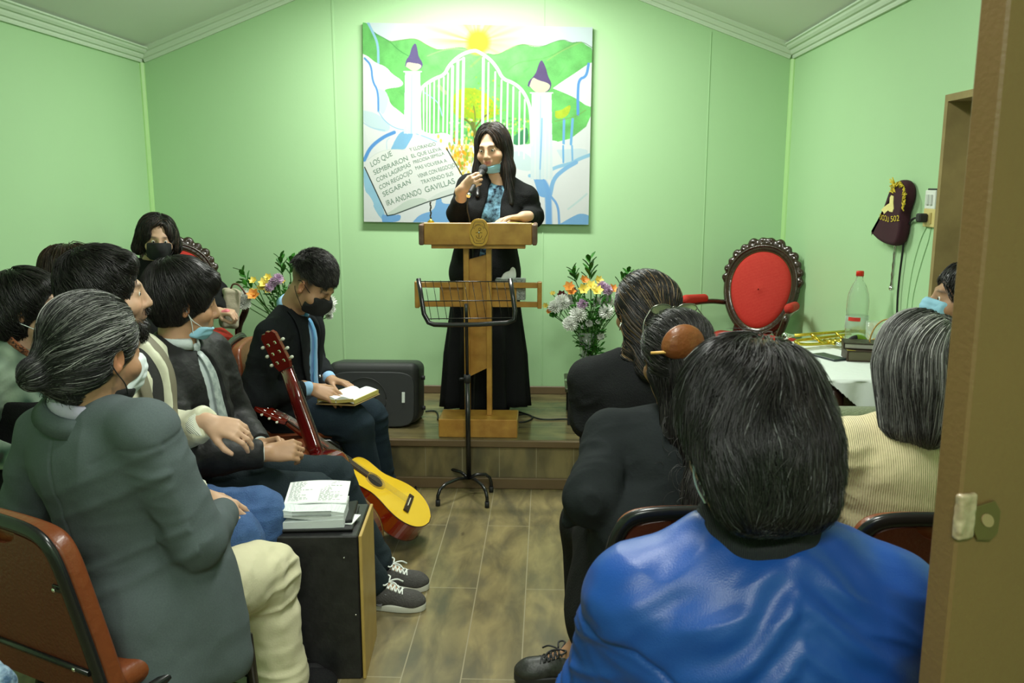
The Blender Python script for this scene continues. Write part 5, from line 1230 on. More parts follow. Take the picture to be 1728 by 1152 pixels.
# ============================================================ people: shared builders
def frame(yaw, pitch=0, roll=0): return rz(yaw) @ rx(-pitch) @ ry(roll)     # columns: right, forward, up
class Human:
    def __init__(s, label, head, hyaw, hpitch, hroll, neck, pelvis, yaw, skin, hs=1.0, w=1.0, sh=.175, res=.005, female=False, shdrop=.062, group=None, lean=0):
        s.c = V(*head); s.H = frame(hyaw, hpitch, hroll); s.hs = hs; s.neck = V(*neck); s.pel = V(*pelvis); s.w = w; s.res = res; s.skin = skin; s.female = female
        s.up = nrm(s.neck - s.pel); r = rz(yaw) @ V(1, 0, 0); r = nrm(r - s.up * (r @ s.up)); s.r = r; s.f = np.cross(s.up, r); s.T = np.stack([s.r, s.f, s.up], 1)
        s.yawf = rz(yaw) @ V(0, 1, 0); s.yawr = rz(yaw) @ V(1, 0, 0)
        s.J = {'L': {}, 'R': {}}
        for k, sg in (('L', -1), ('R', 1)):
            s.J[k]['sh'] = s.neck + s.r * sg * sh - s.up * shdrop
            s.J[k]['hip'] = s.pel + s.yawr * sg * .085 * w
            s.J[k]['kn'] = s.J[k]['hip'] + s.yawf * .40 + s.yawr * sg * .03 + V(0, 0, .0)
            s.J[k]['an'] = s.J[k]['kn'] + V(0, 0, -s.J[k]['kn'][2] + .09)
            s.J[k]['toe'] = s.yawf
            s.J[k]['el'] = s.J[k]['sh'] - s.up * .26 + s.r * sg * .05
            s.J[k]['wr'] = s.J[k]['el'] + s.yawf * .2 - s.up * .05
            s.J[k]['hand'] = None
        s.extra = []; s.root = thing('person', label, 'person', (s.pel[0], s.pel[1], 0 if s.pel[2] < .75 else 0), 0, group)
    def hp(s, x, y, z): return s.c + s.H @ (V(x, y, z) * s.hs)
    def tp(s, x, y, z, base=None): return (s.neck if base is None else base) + s.T @ V(x, y, z)
    def arm(s, k, wrist, pole, hand=None, l1=.275, l2=.245):
        """hand = (finger direction, back-of-hand normal, curls, spread, thumb)"""
        J = s.J[k]; a = J['sh']; c = V(*wrist); d = c - a; L = np.linalg.norm(d); 
        if L > l1 + l2 - .005: l1 *= (L + .005) / (l1 + l2); l2 = L + .006 - l1
        d /= L; x = (l1 * l1 - l2 * l2 + L * L) / (2 * L); h = math.sqrt(max(l1 * l1 - x * x, 0)); p = V(*pole); p = nrm(p - d * (p @ d))
        J['el'] = a + d * x + p * h; J['wr'] = c; J['hand'] = hand; return s
    def leg(s, k, knee, ankle, toe=None, hip=None):
        J = s.J[k]; J['kn'] = V(*knee); J['an'] = V(*ankle); J['toe'] = nrm(V(*toe)) if toe is not None else s.yawf
        if hip is not None: J['hip'] = V(*hip)
        return s
    # ---- flesh
    def torso(s, S, a=0.0, k=.045, bust=True, hips=True, chest_only=False):
        w, T, n, p = s.w, s.T, s.neck, s.pel; L = np.linalg.norm(n - p)
        S.ell(p + s.up * L * .66, (.150 * w + a, .096 * w + a, .17 + a), T, k=k); S.ell(p + s.up * L * .36, (.135 * w + a, .104 * w + a, .17 + a), T, k=k)
        if hips: S.ell(p + s.up * .03, (.160 * w + a, .125 * w + a, .13 + a), T, k=k)
        sw = np.linalg.norm(s.J['L']['sh'] - s.J['R']['sh']) / 2; S.ell(n - s.up * .115, (sw + .012 + a, .086 * w + a, .098 + a), T, k=k); S.cap(s.J['L']['sh'], s.J['R']['sh'], .042 * w ** .5 + a * .8, k=k)
        for j in 'LR': S.cap(n + s.up * .018, s.J[j]['sh'] + s.up * .006, .034 + a * .55, .042 * w ** .5 + a * .8, k=.03)
        if s.female and bust:
            for g in (-1, 1): S.ell(s.tp(g * .072 * w, .090 * w, -.20), (.062 + a, .055 + a, .062 + a), T, k=.04)
        return S
    def arms(s, S, a=0.0, k=.03, which='LR', cut=0.0, bulk=1.0):
        for j in which:
            J = s.J[j]; e = J['el']; wv = J['wr']; d = nrm(wv - e); we = wv - d * cut
            S.cap(J['sh'], e, .050 * bulk + a, .042 * bulk + a, k=k); S.cap(e, we, .042 * bulk + a, (.029 + a) * (1 if cut else 1), k=k)
        return S
    def legs(s, S, a=0.0, k=.035, which='LR', bulk=1.0, cut=0.0, hem=0.0, hipr=1.0):
        for j in which:
            J = s.J[j]; d = nrm(J['an'] - J['kn'])
            S.cap(J['hip'], J['kn'], .088 * hipr * bulk * s.w ** .5 + a, .060 * bulk + a, k=k); S.cap(J['kn'], J['an'] - d * cut, .058 * bulk + a, .040 + a + hem, k=k)
        return S
    def head(s, S, jaw=1.0):
        h = s.hs; E = lambda c, r, R=None, k=.02, mode='+': S.ell(s.hp(*c), V(*r) * h, s.H if R is None else s.H @ R, k=k * h, mode=mode)
        C_ = lambda a, b, r1, r2=None, k=.01, mode='+': S.cap(s.hp(*a), s.hp(*b), r1 * h, (r1 if r2 is None else r2) * h, k=k * h, mode=mode)
        S.cap(s.hp(0, -.022, -.06), s.neck + s.up * .0, .056 * h * s.w ** .4, .062 * h * s.w ** .4, k=.03)
        E((0, -.015, .030), (.076, .094, .084)); E((0, .022, -.028), (.064, .070, .086), k=.03)
        E((0, .034, -.082), (.046 * jaw, .046, .034), k=.03); E((0, .068, -.100), (.020, .018, .016), k=.02)
        C_((-.030, .083, .014), (.030, .083, .014), .012, k=.016)
        for g in (-1, 1):
            E((g * .030, .099, -.006), (.019, .016, .012), k=.012, mode='-'); E((g * .031, .076, -.007), (.0155, .0135, .0135), k=.004)
            C_((g * .018, .0905, .0), (g * .044, .081, -.001), .0035, k=.004)
            E((g * .040, .058, -.040), (.030, .028, .026), k=.02); C_((g * .011, .098, -.046), (g * .010, .094, -.046), .0085, k=.006)
            Re = rz(g * -22) @ ry(g * 8)
            E((g * .079, -.004, -.012), (.0085, .019, .032), Re, k=.006); E((g * .0855, .002, -.010), (.005, .010, .020), Re, k=.003, mode='-')
            E((g * .077, -.002, -.036), (.008, .010, .011), k=.006)
        C_((0, .090, .010), (0, .109, -.038), .0075, .0110, k=.012); E((0, .108, -.043), (.0115, .0115, .0095), k=.006)
        E((0, .085, -.070), (.026, .012, .018), k=.012)
        C_((-.018, .089, -.0655), (.018, .089, -.0655), .0052, k=.006); C_((-.0, .096, -.0655), (0, .096, -.0655), .0052, k=.006)
        C_((-.015, .090, -.0775), (.015, .090, -.0775), .0062, k=.006); C_((0, .095, -.0775), (0, .095, -.0775), .0058, k=.006)
        C_((-.020, .101, -.0715), (.020, .101, -.0715), .0022, k=.004, mode='-')
        return S
    def handops(s, S, k):
        J = s.J[k]; hd = J['hand']
        if hd is None: 
            d = nrm(J['wr'] - J['el']); S.ell(J['wr'] + d * .06, (.02, .035, .06), k=.02); return
        d, nn, curl, spread, thumb = hd; sc = .92 if s.female else 1.0
        x = nrm(V(*d)); z = V(*nn); z = nrm(z - x * (z @ x)); y = np.cross(z, x) * (1 if k == 'R' else -1)      # y: towards the thumb side
        Q = lambda a, b, c: J['wr'] + (x * a + y * b + z * c) * sc
        S.cap(J['wr'] - x * .03, Q(.012, 0, 0), .0265, .024 * sc, k=.015)
        R = np.stack([x, y, z], 1); S.ell(Q(.052, 0, -.002), V(.050, .036, .0145) * sc, R, k=.012)
        kn = [(.094, .030), (.098, .010), (.093, -.010), (.084, -.028)]; ln = [.076, .084, .078, .062]
        if not hasattr(curl, '__len__'): curl = [curl] * 4
        tips = []
        for i in range(4):
            kx, ky = kn[i]; p = Q(kx, ky, 0); S.cap(Q(.02, ky * .5, 0), p, .013 * sc, .0100 * sc, k=.010)
            ang = 0; sp = spread * (1.5 - i) * .10; rr = [.0092, .0084, .0076, .0066]
            for m, (fl, fr) in enumerate(((.46, .36), (.30, .42), (.24, .30))):
                ang += curl[i] * fr * 2.4; dv = x * math.cos(ang) - z * math.sin(ang); dv = nrm(dv + y * sp * (math.cos(ang))); q = p + dv * ln[i] * fl * sc
                S.cap(p, q, rr[m] * sc, rr[m + 1] * sc, k=.003); p = q
            tips.append(p)
        a, b, c = [(.055, .048, -.018), (.080, .060, -.030), (.102, .062, -.040)] if thumb == 0 else ([(.050, .040, -.030), (.078, .030, -.046), (.098, .014, -.054)] if thumb == 1 else [(.055, .046, -.008), (.084, .054, -.010), (.108, .054, -.014)])
        S.cap(Q(.018, .020, -.006), Q(*a), .0150 * sc, .0118 * sc, k=.012); S.cap(Q(*a), Q(*b), .0110 * sc, .0098 * sc, k=.003); S.cap(Q(*b), Q(*c), .0098 * sc, .0078 * sc, k=.003)
        s.tips = tips
    def skincol(s, lips=None, beard=None, extra=None):
        base = np.array(s.skin)
        def f(P):
            L = (P - s.c) @ s.H / s.hs; C_ = np.repeat(base[None], len(P), 0) * (1 + .05 * noise(P, 60)[:, None])
            blush = np.exp(-(((np.abs(L[:, 0]) - .045) / .022) ** 2 + ((L[:, 2] + .04) / .022) ** 2)) * (L[:, 1] > .03); C_ += blush[:, None] * V(.05, -.01, -.01)
            er = (np.abs(L[:, 0]) > .078) & (np.abs(L[:, 2]) < .05); C_[er] = C_[er] * V(1.08, .86, .80)
            if lips is not None:
                m = np.exp(-((L[:, 0] / .021) ** 4 + ((L[:, 2] + .0715) / .0105) ** 4)) * (L[:, 1] > .078); C_ = C_ * (1 - m[:, None] * .85) + np.array(lips) * m[:, None] * .85
            br = np.exp(-(((np.abs(L[:, 0]) - .031) / .018) ** 4 + ((L[:, 2] - .017 + (np.abs(L[:, 0]) - .031) ** 2 * 8) / .0048) ** 2)) * (L[:, 1] > .06); C_ = C_ * (1 - br[:, None] * .8) + V(.03, .02, .015) * br[:, None] * .8
            ln = np.exp(-(((np.abs(L[:, 0]) - .031) / .014) ** 4 + ((L[:, 2] + .010) / .0028) ** 2)) * (L[:, 1] > .07); C_ = C_ * (1 - ln[:, None] * .8) + V(.02, .015, .012) * ln[:, None] * .8
            if extra: C_ = extra(P, L, C_)
            return np.clip(C_, 0, 1)
        return f
    def body(s, hands='LR', legs=True, lips=None, col=None, jaw=1.0, hide=0.0):
        S = Solid(); s.torso(S, -.006); s.arms(S, -.004)
        if legs:
            s.legs(S, -.006)
            for j in 'LR': J = s.J[j]; S.cap(J['an'], J['an'] + J['toe'] * .10 - V(0, 0, .045), .034, .028, k=.03)
        s.head(S, jaw)
        for h in hands: s.handops(S, h)
        s.bodyobj = S.build('body', s.res, mat('skin', (1, 1, 1), rough=.5, spec=.4, attr=True, bump=(400, .05)), s.root, col=s.skincol(lips, extra=col)); return s
    # ---- clothes
    def folds(s, amp=.004, elbows=True, fine=1.0, seed=0):
        js = [(s.J[j]['el'], nrm(s.J[j]['wr'] - s.J[j]['el']), .11, 1.0) for j in 'LR'] + [(s.J[j]['sh'] - s.up * .05, nrm(nrm(s.J[j]['el'] - s.J[j]['sh']) + s.r * (.6 if j == 'L' else -.6)), .09, .7) for j in 'LR'] + [(s.pel + s.up * .14, s.up, .16, .8)]
        js += [((s.J[j]['sh'] + s.J[j]['el']) / 2, nrm(s.J[j]['el'] - s.J[j]['sh']), .10, .5) for j in 'LR']
        def f(P):
            n0 = noise(P * V(1, 1, .6), 9 * fine, seed); d = .6 * amp * (1 - 2.2 * np.abs(n0)) + .25 * amp * noise(P, 30 * fine, seed + 3)
            for i, (c, a, R_, g) in enumerate(js):
                q = P - c; w_ = np.exp(-(np.linalg.norm(q, axis=1) / R_) ** 2); Mx = np.eye(3) * 9 + np.outer(a, a) * 20
                d += w_ * amp * 1.5 * g * (1 - 2.2 * np.abs(noise(P @ Mx.T, fine, seed + 7 + i)))
            return d - .3 * amp
        return f
    def garment(s, name, m, a, open_w=0, sleeves=True, hem=.0, cut=.012, res=.008, amp=.004, bulk=1.0, bust=True, extra=None, col=None, hips=True, neck_cut=True, open_top=.0, seed=0, cuffcut=True, arm_bulk=1.0):
        a *= .8; S = Solid(); s.torso(S, a, bust=bust, hips=hips)
        if extra: extra(S)
        if sleeves: s.arms(S, a * .9, bulk=arm_bulk, cut=cut + .02, k=.022)
        S.plane(s.pel + V(0, 0, hem), V(0, 0, -1)) if hem is not None else None
        if neck_cut: S.cap(s.neck + s.up * .01 + s.f * .015, s.neck + s.up * .14 + s.f * .03, .060 * s.w ** .4, .075, k=.012, mode='-')
        if open_w:
            S.ell(s.tp(0, .16 * s.w, -.17), (open_w, .10, .24), s.T, k=.006, mode='-')
            if open_top: S.ell(s.tp(0, .14, -.02), (open_top, .10, .10), s.T, k=.01, mode='-')
        if sleeves and cuffcut:
            for j in 'LR':
                d = nrm(s.J[j]['wr'] - s.J[j]['el']); c = s.J[j]['wr'] - d * (cut - .024); R = np.eye(3); z_ = d; x_ = nrm(np.cross(V(.3, .2, .9), z_)); R = np.stack([x_, np.cross(z_, x_), z_], 1)
                S.box(c, (.052, .052, .022), R, rd=.008, k=.003, mode='-')
        return S.build(name, res, m, s.root, disp=s.folds(amp, seed=seed) if amp else None, col=col)
    def trousers(s, m, a=.016, which='LR', res=.008, amp=.004, bulk=1.0, hem=.01, cut=.02, name='trousers', seed=0, col=None, hipr=.92):
        S = Solid(); S.ell(s.pel + V(0, 0, .01), (.150 * s.w + a, .125 * s.w + a, .10), s.T, k=.04); s.legs(S, a, which=which, bulk=bulk, hem=hem, cut=cut, hipr=hipr)
        js = [(s.J[j]['kn'], nrm(s.J[j]['an'] - s.J[j]['kn']), .12) for j in 'LR'] + [(s.J[j]['hip'], nrm(s.J[j]['kn'] - s.J[j]['hip']), .13) for j in 'LR'] + [(s.J[j]['an'], V(0, 0, 1.), .10) for j in 'LR']
        def f(P):
            d = .5 * amp * (1 - 2.2 * np.abs(noise(P * V(1, 1, .5), 11, seed))) + .25 * amp * noise(P, 34, seed + 2)
            for i, (c, ax, R_) in enumerate(js):
                q = P - c; w_ = np.exp(-(np.linalg.norm(q, axis=1) / R_) ** 2); Mx = np.eye(3) * 8 + np.outer(ax, ax) * 20; d += w_ * amp * 1.4 * (1 - 2.2 * np.abs(noise(P @ Mx.T, 1, seed + 5 + i)))
            return d
        return S.build(name, res, m, s.root, disp=f, col=col)
    def collar(s, m, name='collar', r=.062, h=.028, th=.0045, spread=.012, gap=.5, z0=.012, tilt=0.0):
        """a standing shirt collar around the neck, open at the front"""
        ax = nrm(s.hp(0, -.02, -.06) - s.neck); c = s.neck + ax * z0 + s.f * .004; x_ = nrm(s.r - ax * (s.r @ ax)); y_ = np.cross(ax, x_); mb = MB(); n = 30
        vs = []
        for rr, zz in ((r, 0), (r - .004, h), (r + .004, h), (r + spread, 0.0)):
            for i in range(n):
                t = math.pi / 2 + gap / 2 + (2 * math.pi - gap) * i / (n - 1); fz = zz - (0 if rr <= r else .010 * max(0, math.cos(t - math.pi / 2)))
                vs.append(c + x_ * math.cos(t) * rr * s.w ** .4 + y_ * math.sin(t) * rr * 1.05 * s.w ** .4 + ax * (fz + tilt * math.sin(t)))
        fs = [(k * n + i, k * n + i + 1, ((k + 1) % 4) * n + i + 1, ((k + 1) % 4) * n + i) for k in range(4) for i in range(n - 1)] + [(0, n, 2 * n, 3 * n), (n - 1, 4 * n - 1, 3 * n - 1, 2 * n - 1)]
        mb.add(vs, fs, True); return mb.build(name, m, s.root)
    def lapels(s, m, a, open_w, name='lapel', w_=.030, L0=-.05, L1=-.36):
        """flattened bands that follow the opening's edge"""
        Sd = Solid(); s.torso(Sd, a)
        for g in (-1, 1):
            pts = []
            for t in np.linspace(0, 1, 14):
                z = .035 + (L1 - .035) * t; x = g * (.062 * (1 - t) ** 1.5 + open_w * math.sqrt(max(0, 1 - ((z + .17) / .25) ** 2)) * .8 * min(1, t * 3) + .010 + w_ * .4); y0 = .20
                p = s.tp(x, y0, z); 
                for _ in range(14): p = p - s.f * max(-.02, min(.03, Sd.ev(p[None])[0])) * .9
                pts.append(p + s.f * .002)
            MB().tube(smooth_pts3(pts, 1), [w_ * (.55 + .6 * math.sin(math.pi * min(1, (i + 3) / 26))) for i in range(len(smooth_pts3(pts, 1)))], 10, flat=.16, ref=s.f).build(name, m, s.root)
    def tie(s, m, a, x0=0, L1=-.40, y=.2, w_=.022):
        Sd = Solid(); s.torso(Sd, a); pts = []
        for t in np.linspace(0, 1, 12):
            p = s.tp(x0 * t, y, -.005 + (L1) * t)
            for _ in range(14): p = p - s.f * max(-.02, min(.03, Sd.ev(p[None])[0])) * .9
            pts.append(p + s.f * .004)
        t_ = MB().tube(pts, [w_ * (.55 + .75 * i / 11) for i in range(12)], 12, flat=.16, ref=s.f).build('tie', m, s.root)
        MB().ball(pts[0] + s.f * .002, (.019, .010, .018), R=s.T).build('tie_knot', m, t_)
    def mask(s, m, strap_m, mode='on', res=.0028, name='face_mask', dz=0, edge=None, pleats=True, mw=.064):
        """surgical mask shaped over the face, or pulled under the chin"""
        S = Solid(); s2 = Human.__new__(Human); s2.__dict__ = dict(s.__dict__); 
        s2.head(S)
        if mode == 'on':
            S.ell(s.hp(0, .092, -.052), V(.030, .030, .042) * s.hs, s.H, k=.03)
            S.off(.0065); S.box(s.hp(0, .085, -.062 + dz), V(mw, .052, .048) * s.hs, s.H @ rx(6), rd=.012, k=.004, mode='&')
        else:
            S.off(.0085); S.box(s.hp(0, .062, -.106 + dz), V(.054, .050, .024) * s.hs, s.H @ rx(-14), rd=.010, k=.004, mode='&')
        def dp(P):
            L = (P - s.c) @ s.H / s.hs; return .0008 * (np.sin((L[:, 2] - L[:, 1] * .1) * 2 * math.pi / .020)) * (np.abs(L[:, 0]) < .05) * (1 if pleats else .0)
        mk_ = S.build(name, res, m, s.root, disp=dp)
        for g in (-1, 1):
            st = MB()
            if mode == 'on':
                for z0, z1 in ((-.022, .018), (-.098, -.040)):
                    pts = [s.hp(g * .056, .050 if z0 > -.05 else .045, z0 + dz), s.hp(g * .078, .022, (z0 + z1) / 2), s.hp(g * .090, -.012, z1), s.hp(g * .092, -.026, z1 * .5)]
                    st.tube(smooth_pts3(pts, 2), .0016, 6)
            else:
                for z0, y0 in ((-.082, .055), (-.112, .03)):
                    pts = [s.hp(g * .050, y0, z0 + dz), s.hp(g * .074, .02, -.055), s.hp(g * .086, .0, -.02), s.hp(g * .090, -.018, .01)]
                    st.tube(smooth_pts3(pts, 2), .0016, 6)
            st.build('ear_loop', strap_m, mk_)
        return mk_
    def eyes(s, close=False):
        for g in (-1, 1):
            e = MB().ball(s.hp(g * .0305, .0795, -.0075), .0118 * s.hs, 14).build('eye', mat('eye_white', (.75, .72, .66), rough=.2), s.root)
            MB().ball(s.hp(g * .0305, .0868, -.0085), .0062 * s.hs, 10).build('iris', mat('iris_dark', (.02, .010, .006), rough=.15), e)
    # ---- hair
    def hair(s, ops, n=2500, L=.10, seg=9, r=.0009, flow=None, cols=((.012, .010, .009),), wts=None, base_res=.005, off=(0, .006), mask_fn=None, name='hair', jit=.25, basecol=None, mesh_off=-.002, lift=0.0, rough=.38, seed=3, colfn=None):
        S = Solid(); ops(S, s)
        me = S.mesh('b', base_res); nv = len(me.vertices); co = np.zeros(nv * 3); me.vertices.foreach_get('co', co); co = co.reshape(-1, 3)
        q = np.zeros(len(me.polygons) * 4, int); me.loops.foreach_get('vertex_index', q); q = q.reshape(-1, 4); bpy.data.meshes.remove(me)
        rg = np.random.default_rng(seed); N_ = vnormals(co, q); cols = np.array(cols); wts = np.array(wts) if wts else np.ones(len(cols)) / len(cols); wts = wts / wts.sum()
        bc = cols[0] if basecol is None or callable(basecol) else np.array(basecol); Lb = (co - s.c) @ s.H / s.hs; co = co + N_ * (.0035 * noise(co * V(1, 1, .5), 60, 4))[:, None]
        pick = rg.choice(nv, n, replace=nv < n)
        if mask_fn is not None:
            Ll = (co - s.c) @ s.H / s.hs; ok = np.where(mask_fn(Ll, N_))[0]; pick = rg.choice(ok, n)
        p = co[pick] + rg.normal(0, .002, (n, 3)); ofs = rg.uniform(off[0], off[1], n); st = L / seg * rg.uniform(.6, 1.15, n); pts = [p.copy()]
        jr = .45 * rg.normal(0, jit, (n, 3)) + 1.5 * jit * np.stack([noise(p, 42, 60 + i) for i in range(3)], 1); nn = None; cl = noise(p, 65, 31); ofs = ofs + .0035 * np.clip(cl, -1, 1) + .0015; shade = 1 + .8 * np.clip(noise(p, 55, 77), -1, 1)
        def grad(p):
            e = .004; v0 = S.ev(p); g = np.stack([S.ev(p + V(*(e if i == k_ else 0 for i in range(3)))) - v0 for k_ in range(3)], 1); return g / (np.linalg.norm(g, axis=1)[:, None] + 1e-9), v0
        for k_ in range(seg):
            g, v0 = grad(p); Ll = (p - s.c) @ s.H / s.hs; d = flow(Ll) @ s.H.T; d = d / (np.linalg.norm(d, axis=1)[:, None] + 1e-9) + jr * .6 + .35 * np.stack([noise(p, 28, i + 20) for i in range(3)], 1) * jit * 2
            near = (v0 < .03)[:, None]; d = d - g * np.sum(g * d, 1)[:, None] * near; d /= np.linalg.norm(d, axis=1)[:, None] + 1e-9
            p = p + d * st[:, None]; g, v1 = grad(p); tgt = ofs + lift * (k_ + 1) / seg
            p = p - g * (np.where(v1 < .03, v1 - tgt, 0))[:, None]; pts.append(p.copy()); nn = g
        A = np.stack(pts, 1); m_ = seg + 1                              # n, m, 3
        Tg = np.gradient(A, axis=1); Tg /= np.linalg.norm(Tg, axis=2)[..., None] + 1e-9
        up = np.broadcast_to(nn[:, None], A.shape); b1 = np.cross(Tg, up); b1 /= np.linalg.norm(b1, axis=2)[..., None] + 1e-9; b2 = np.cross(Tg, b1)
        rad = (r * rg.uniform(.7, 1.3, n))[:, None] * (1 - .75 * (np.arange(m_) / seg) ** 2)[None]; rad[:, 0] *= .6
        Vs = []
        for j in range(3):
            t = 2 * math.pi * j / 3; Vs.append(A + (b1 * math.cos(t) + b2 * math.sin(t)) * rad[..., None])
        Vs = np.stack(Vs, 2).reshape(-1, 3)                               # n,m,3verts
        bi = np.arange(n * m_ * 3).reshape(n, m_, 3); Q = [np.stack([bi[:, :-1, j], bi[:, :-1, (j + 1) % 3], bi[:, 1:, (j + 1) % 3], bi[:, 1:, j]], -1).reshape(-1, 4) for j in range(3)]
        cs = cols[rg.choice(len(cols), n, p=wts)] * rg.uniform(.7, 1.3, n)[:, None] * shade[:, None]; cs = np.repeat(cs, m_ * 3, 0)
        if colfn is not None: cs = np.repeat(colfn((A[:, 0] - s.c) @ s.H / s.hs, rg) * shade[:, None], m_ * 3, 0)
        bcol = np.repeat(bc[None], len(co), 0)
        if callable(basecol): bcol = basecol(Lb, co)
        me = npmesh(name, np.concatenate([co + N_ * mesh_off, Vs]), np.concatenate([q] + [x + len(co) for x in Q]), col=np.clip(np.concatenate([bcol, cs]), 0, 1))
        s.hairS = S
        return linkmesh(name, me, mat('hair_%d' % int(rough * 100), (1, 1, 1), rough=rough, spec=.5, attr=True), s.root)
    def shoe(s, k, m, sole_m, name='shoe', L=.27, high=0.0, lace=None, stripe=None, toe_up=0):
        J = s.J[k]; f = J['toe']; f = nrm(V(f[0], f[1], 0)); r_ = np.cross(f, V(0, 0, 1)); R = np.stack([r_, f, V(0, 0, 1)], 1)
        c = V(J['an'][0], J['an'][1], J['an'][2] - .09); Q = lambda x, y, z: c + R @ V(x, y, z)
        S = Solid(); S.cap(Q(0, -.035, .05), Q(0, .03, .052), .036, .038, k=.03); S.cap(Q(0, .02, .05), Q(0, .15, .036), .040, .033, k=.04); S.ell(Q(0, .14, .032), (.044, .062, .030), R, k=.02); S.cap(Q(0, -.03, .05), Q(0, -.025, .085 + high), .034, .036, k=.02)
        S.plane(Q(0, 0, .018), V(0, 0, -1)); S.cap(Q(0, -.02, .11 + high), Q(0, -.02, .16 + high), .028, .032, k=.006, mode='-')
        o = S.build(name, .004, m, s.root)
        sl_ = [(-.030, -.072), (0, -.080), (.030, -.072), (.037, -.02), (.036, .03), (.045, .10), (.043, .15), (.028, .192), (0, .205), (-.028, .192), (-.043, .15), (-.045, .10), (-.036, .03), (-.037, -.02)]
        sl_ = smooth_pts(sl_ + [sl_[0]], 2)[:-1]; MB().prism(sl_, .026, Q(0, 0, .0135), R, bev=.004).build('sole', sole_m, o)
        if lace is not None:
            lb_ = MB()
            for i in range(6):
                y = .052 + i * .014; z = .094 - i * .0052
                for g in (-1, 1): lb_.tube(smooth_pts3([Q(-g * .024, y, z - .006), Q(0, y + .006, z + .004), Q(g * .024, y + .012, z - .009)], 2), .0034, 6)
            for g in (-1, 1): lb_.tube(smooth_pts3([Q(0, .055, .098), Q(g * .03, .035, .112), Q(g * .045, .06, .104), Q(g * .012, .062, .100)], 2), .003, 6).tube(smooth_pts3([Q(0, .055, .098), Q(g * .015, .09, .108), Q(g * .03, .11, .09)], 2), .0028, 6)
            lb_.build('laces', lace, o)
        if stripe is not None:
            for g in (-1, 1): MB().box(Q(g * .0395, .045, .048), (.003, .010, .026), R @ rx(-22) @ ry(g * -8), bev=.001).build('stripe', stripe, o)
        return o
SK1 = (.50, .31, .20); SK2 = (.42, .24, .14); SK3 = (.36, .20, .115); SK4 = (.56, .35, .235)
BLK = ((.010, .009, .009), (.016, .014, .013), (.028, .025, .024))
M_bluem = mat('mask_blue', srgb(150, 202, 226), rough=.8); M_whitem = mat('mask_white', srgb(220, 228, 230), rough=.8); M_blackm = mat('mask_black', (.012, .012, .013), rough=.85); M_sole = mat('white_rubber', srgb(205, 205, 192), rough=.6)
def cloth(nm, col, bump=.25, rough=.9, sheen=0.0, vary=None, sc=180, spec=.15): return mat(nm, col, rough=rough, sheen=sheen, bump=(sc, bump), vary=vary, spec=spec)
M_blackcloth = cloth('black_cloth', (.010, .0105, .011), .3)
def cap_hair(t=.012, front=.045, low=-.06, back=0.0, ear=True, crown=0.0, fh=.0):
    """short hair: a shell over the cranium with the face cut away"""
    def f(S, s):
        h = s.hs; E = lambda c, r, k=.02, mode='+', R=None: S.ell(s.hp(*c), V(*r) * h, s.H if R is None else s.H @ R, k=k * h, mode=mode)
        E((0, -.015, .032), (.077 + t, .095 + t, .085 + t * 1.1)); E((0, -.045, -.02), (.070 + t * .8, .064 + t, .070)); E((0, -.02, .07 + crown), (.055 + t, .07 + t, .05 + crown), k=.03)
        E((0, .108, -.040), (.086, .086, .092), k=.012, mode='-'); E((0, .05, -.10), (.11, .085, .085), k=.012, mode='-'); E((0, .115, .005 + fh), (.060, .055, .052), k=.015, mode='-')
        if ear:
            for g in (-1, 1): E((g * .085, .002, -.020), (.022, .026, .038), k=.006, mode='-')
        E((0, -.02, low - .075), (.12, .13, .055), k=.012, mode='-')
    return f
def swirl(cx=0, cy=-.05, cz=.11, down=1.0, fwd=.0, spin=.25):
    """combing direction: out from the crown and downwards"""
    def f(L):
        q = L - V(cx, cy, cz); q = q / (np.linalg.norm(q, axis=1)[:, None] + 1e-9); d = q.copy(); d[:, 2] -= down; d[:, 1] += fwd
        d += spin * np.cross(np.broadcast_to(V(0, 0, 1), L.shape), q); return d
    return f
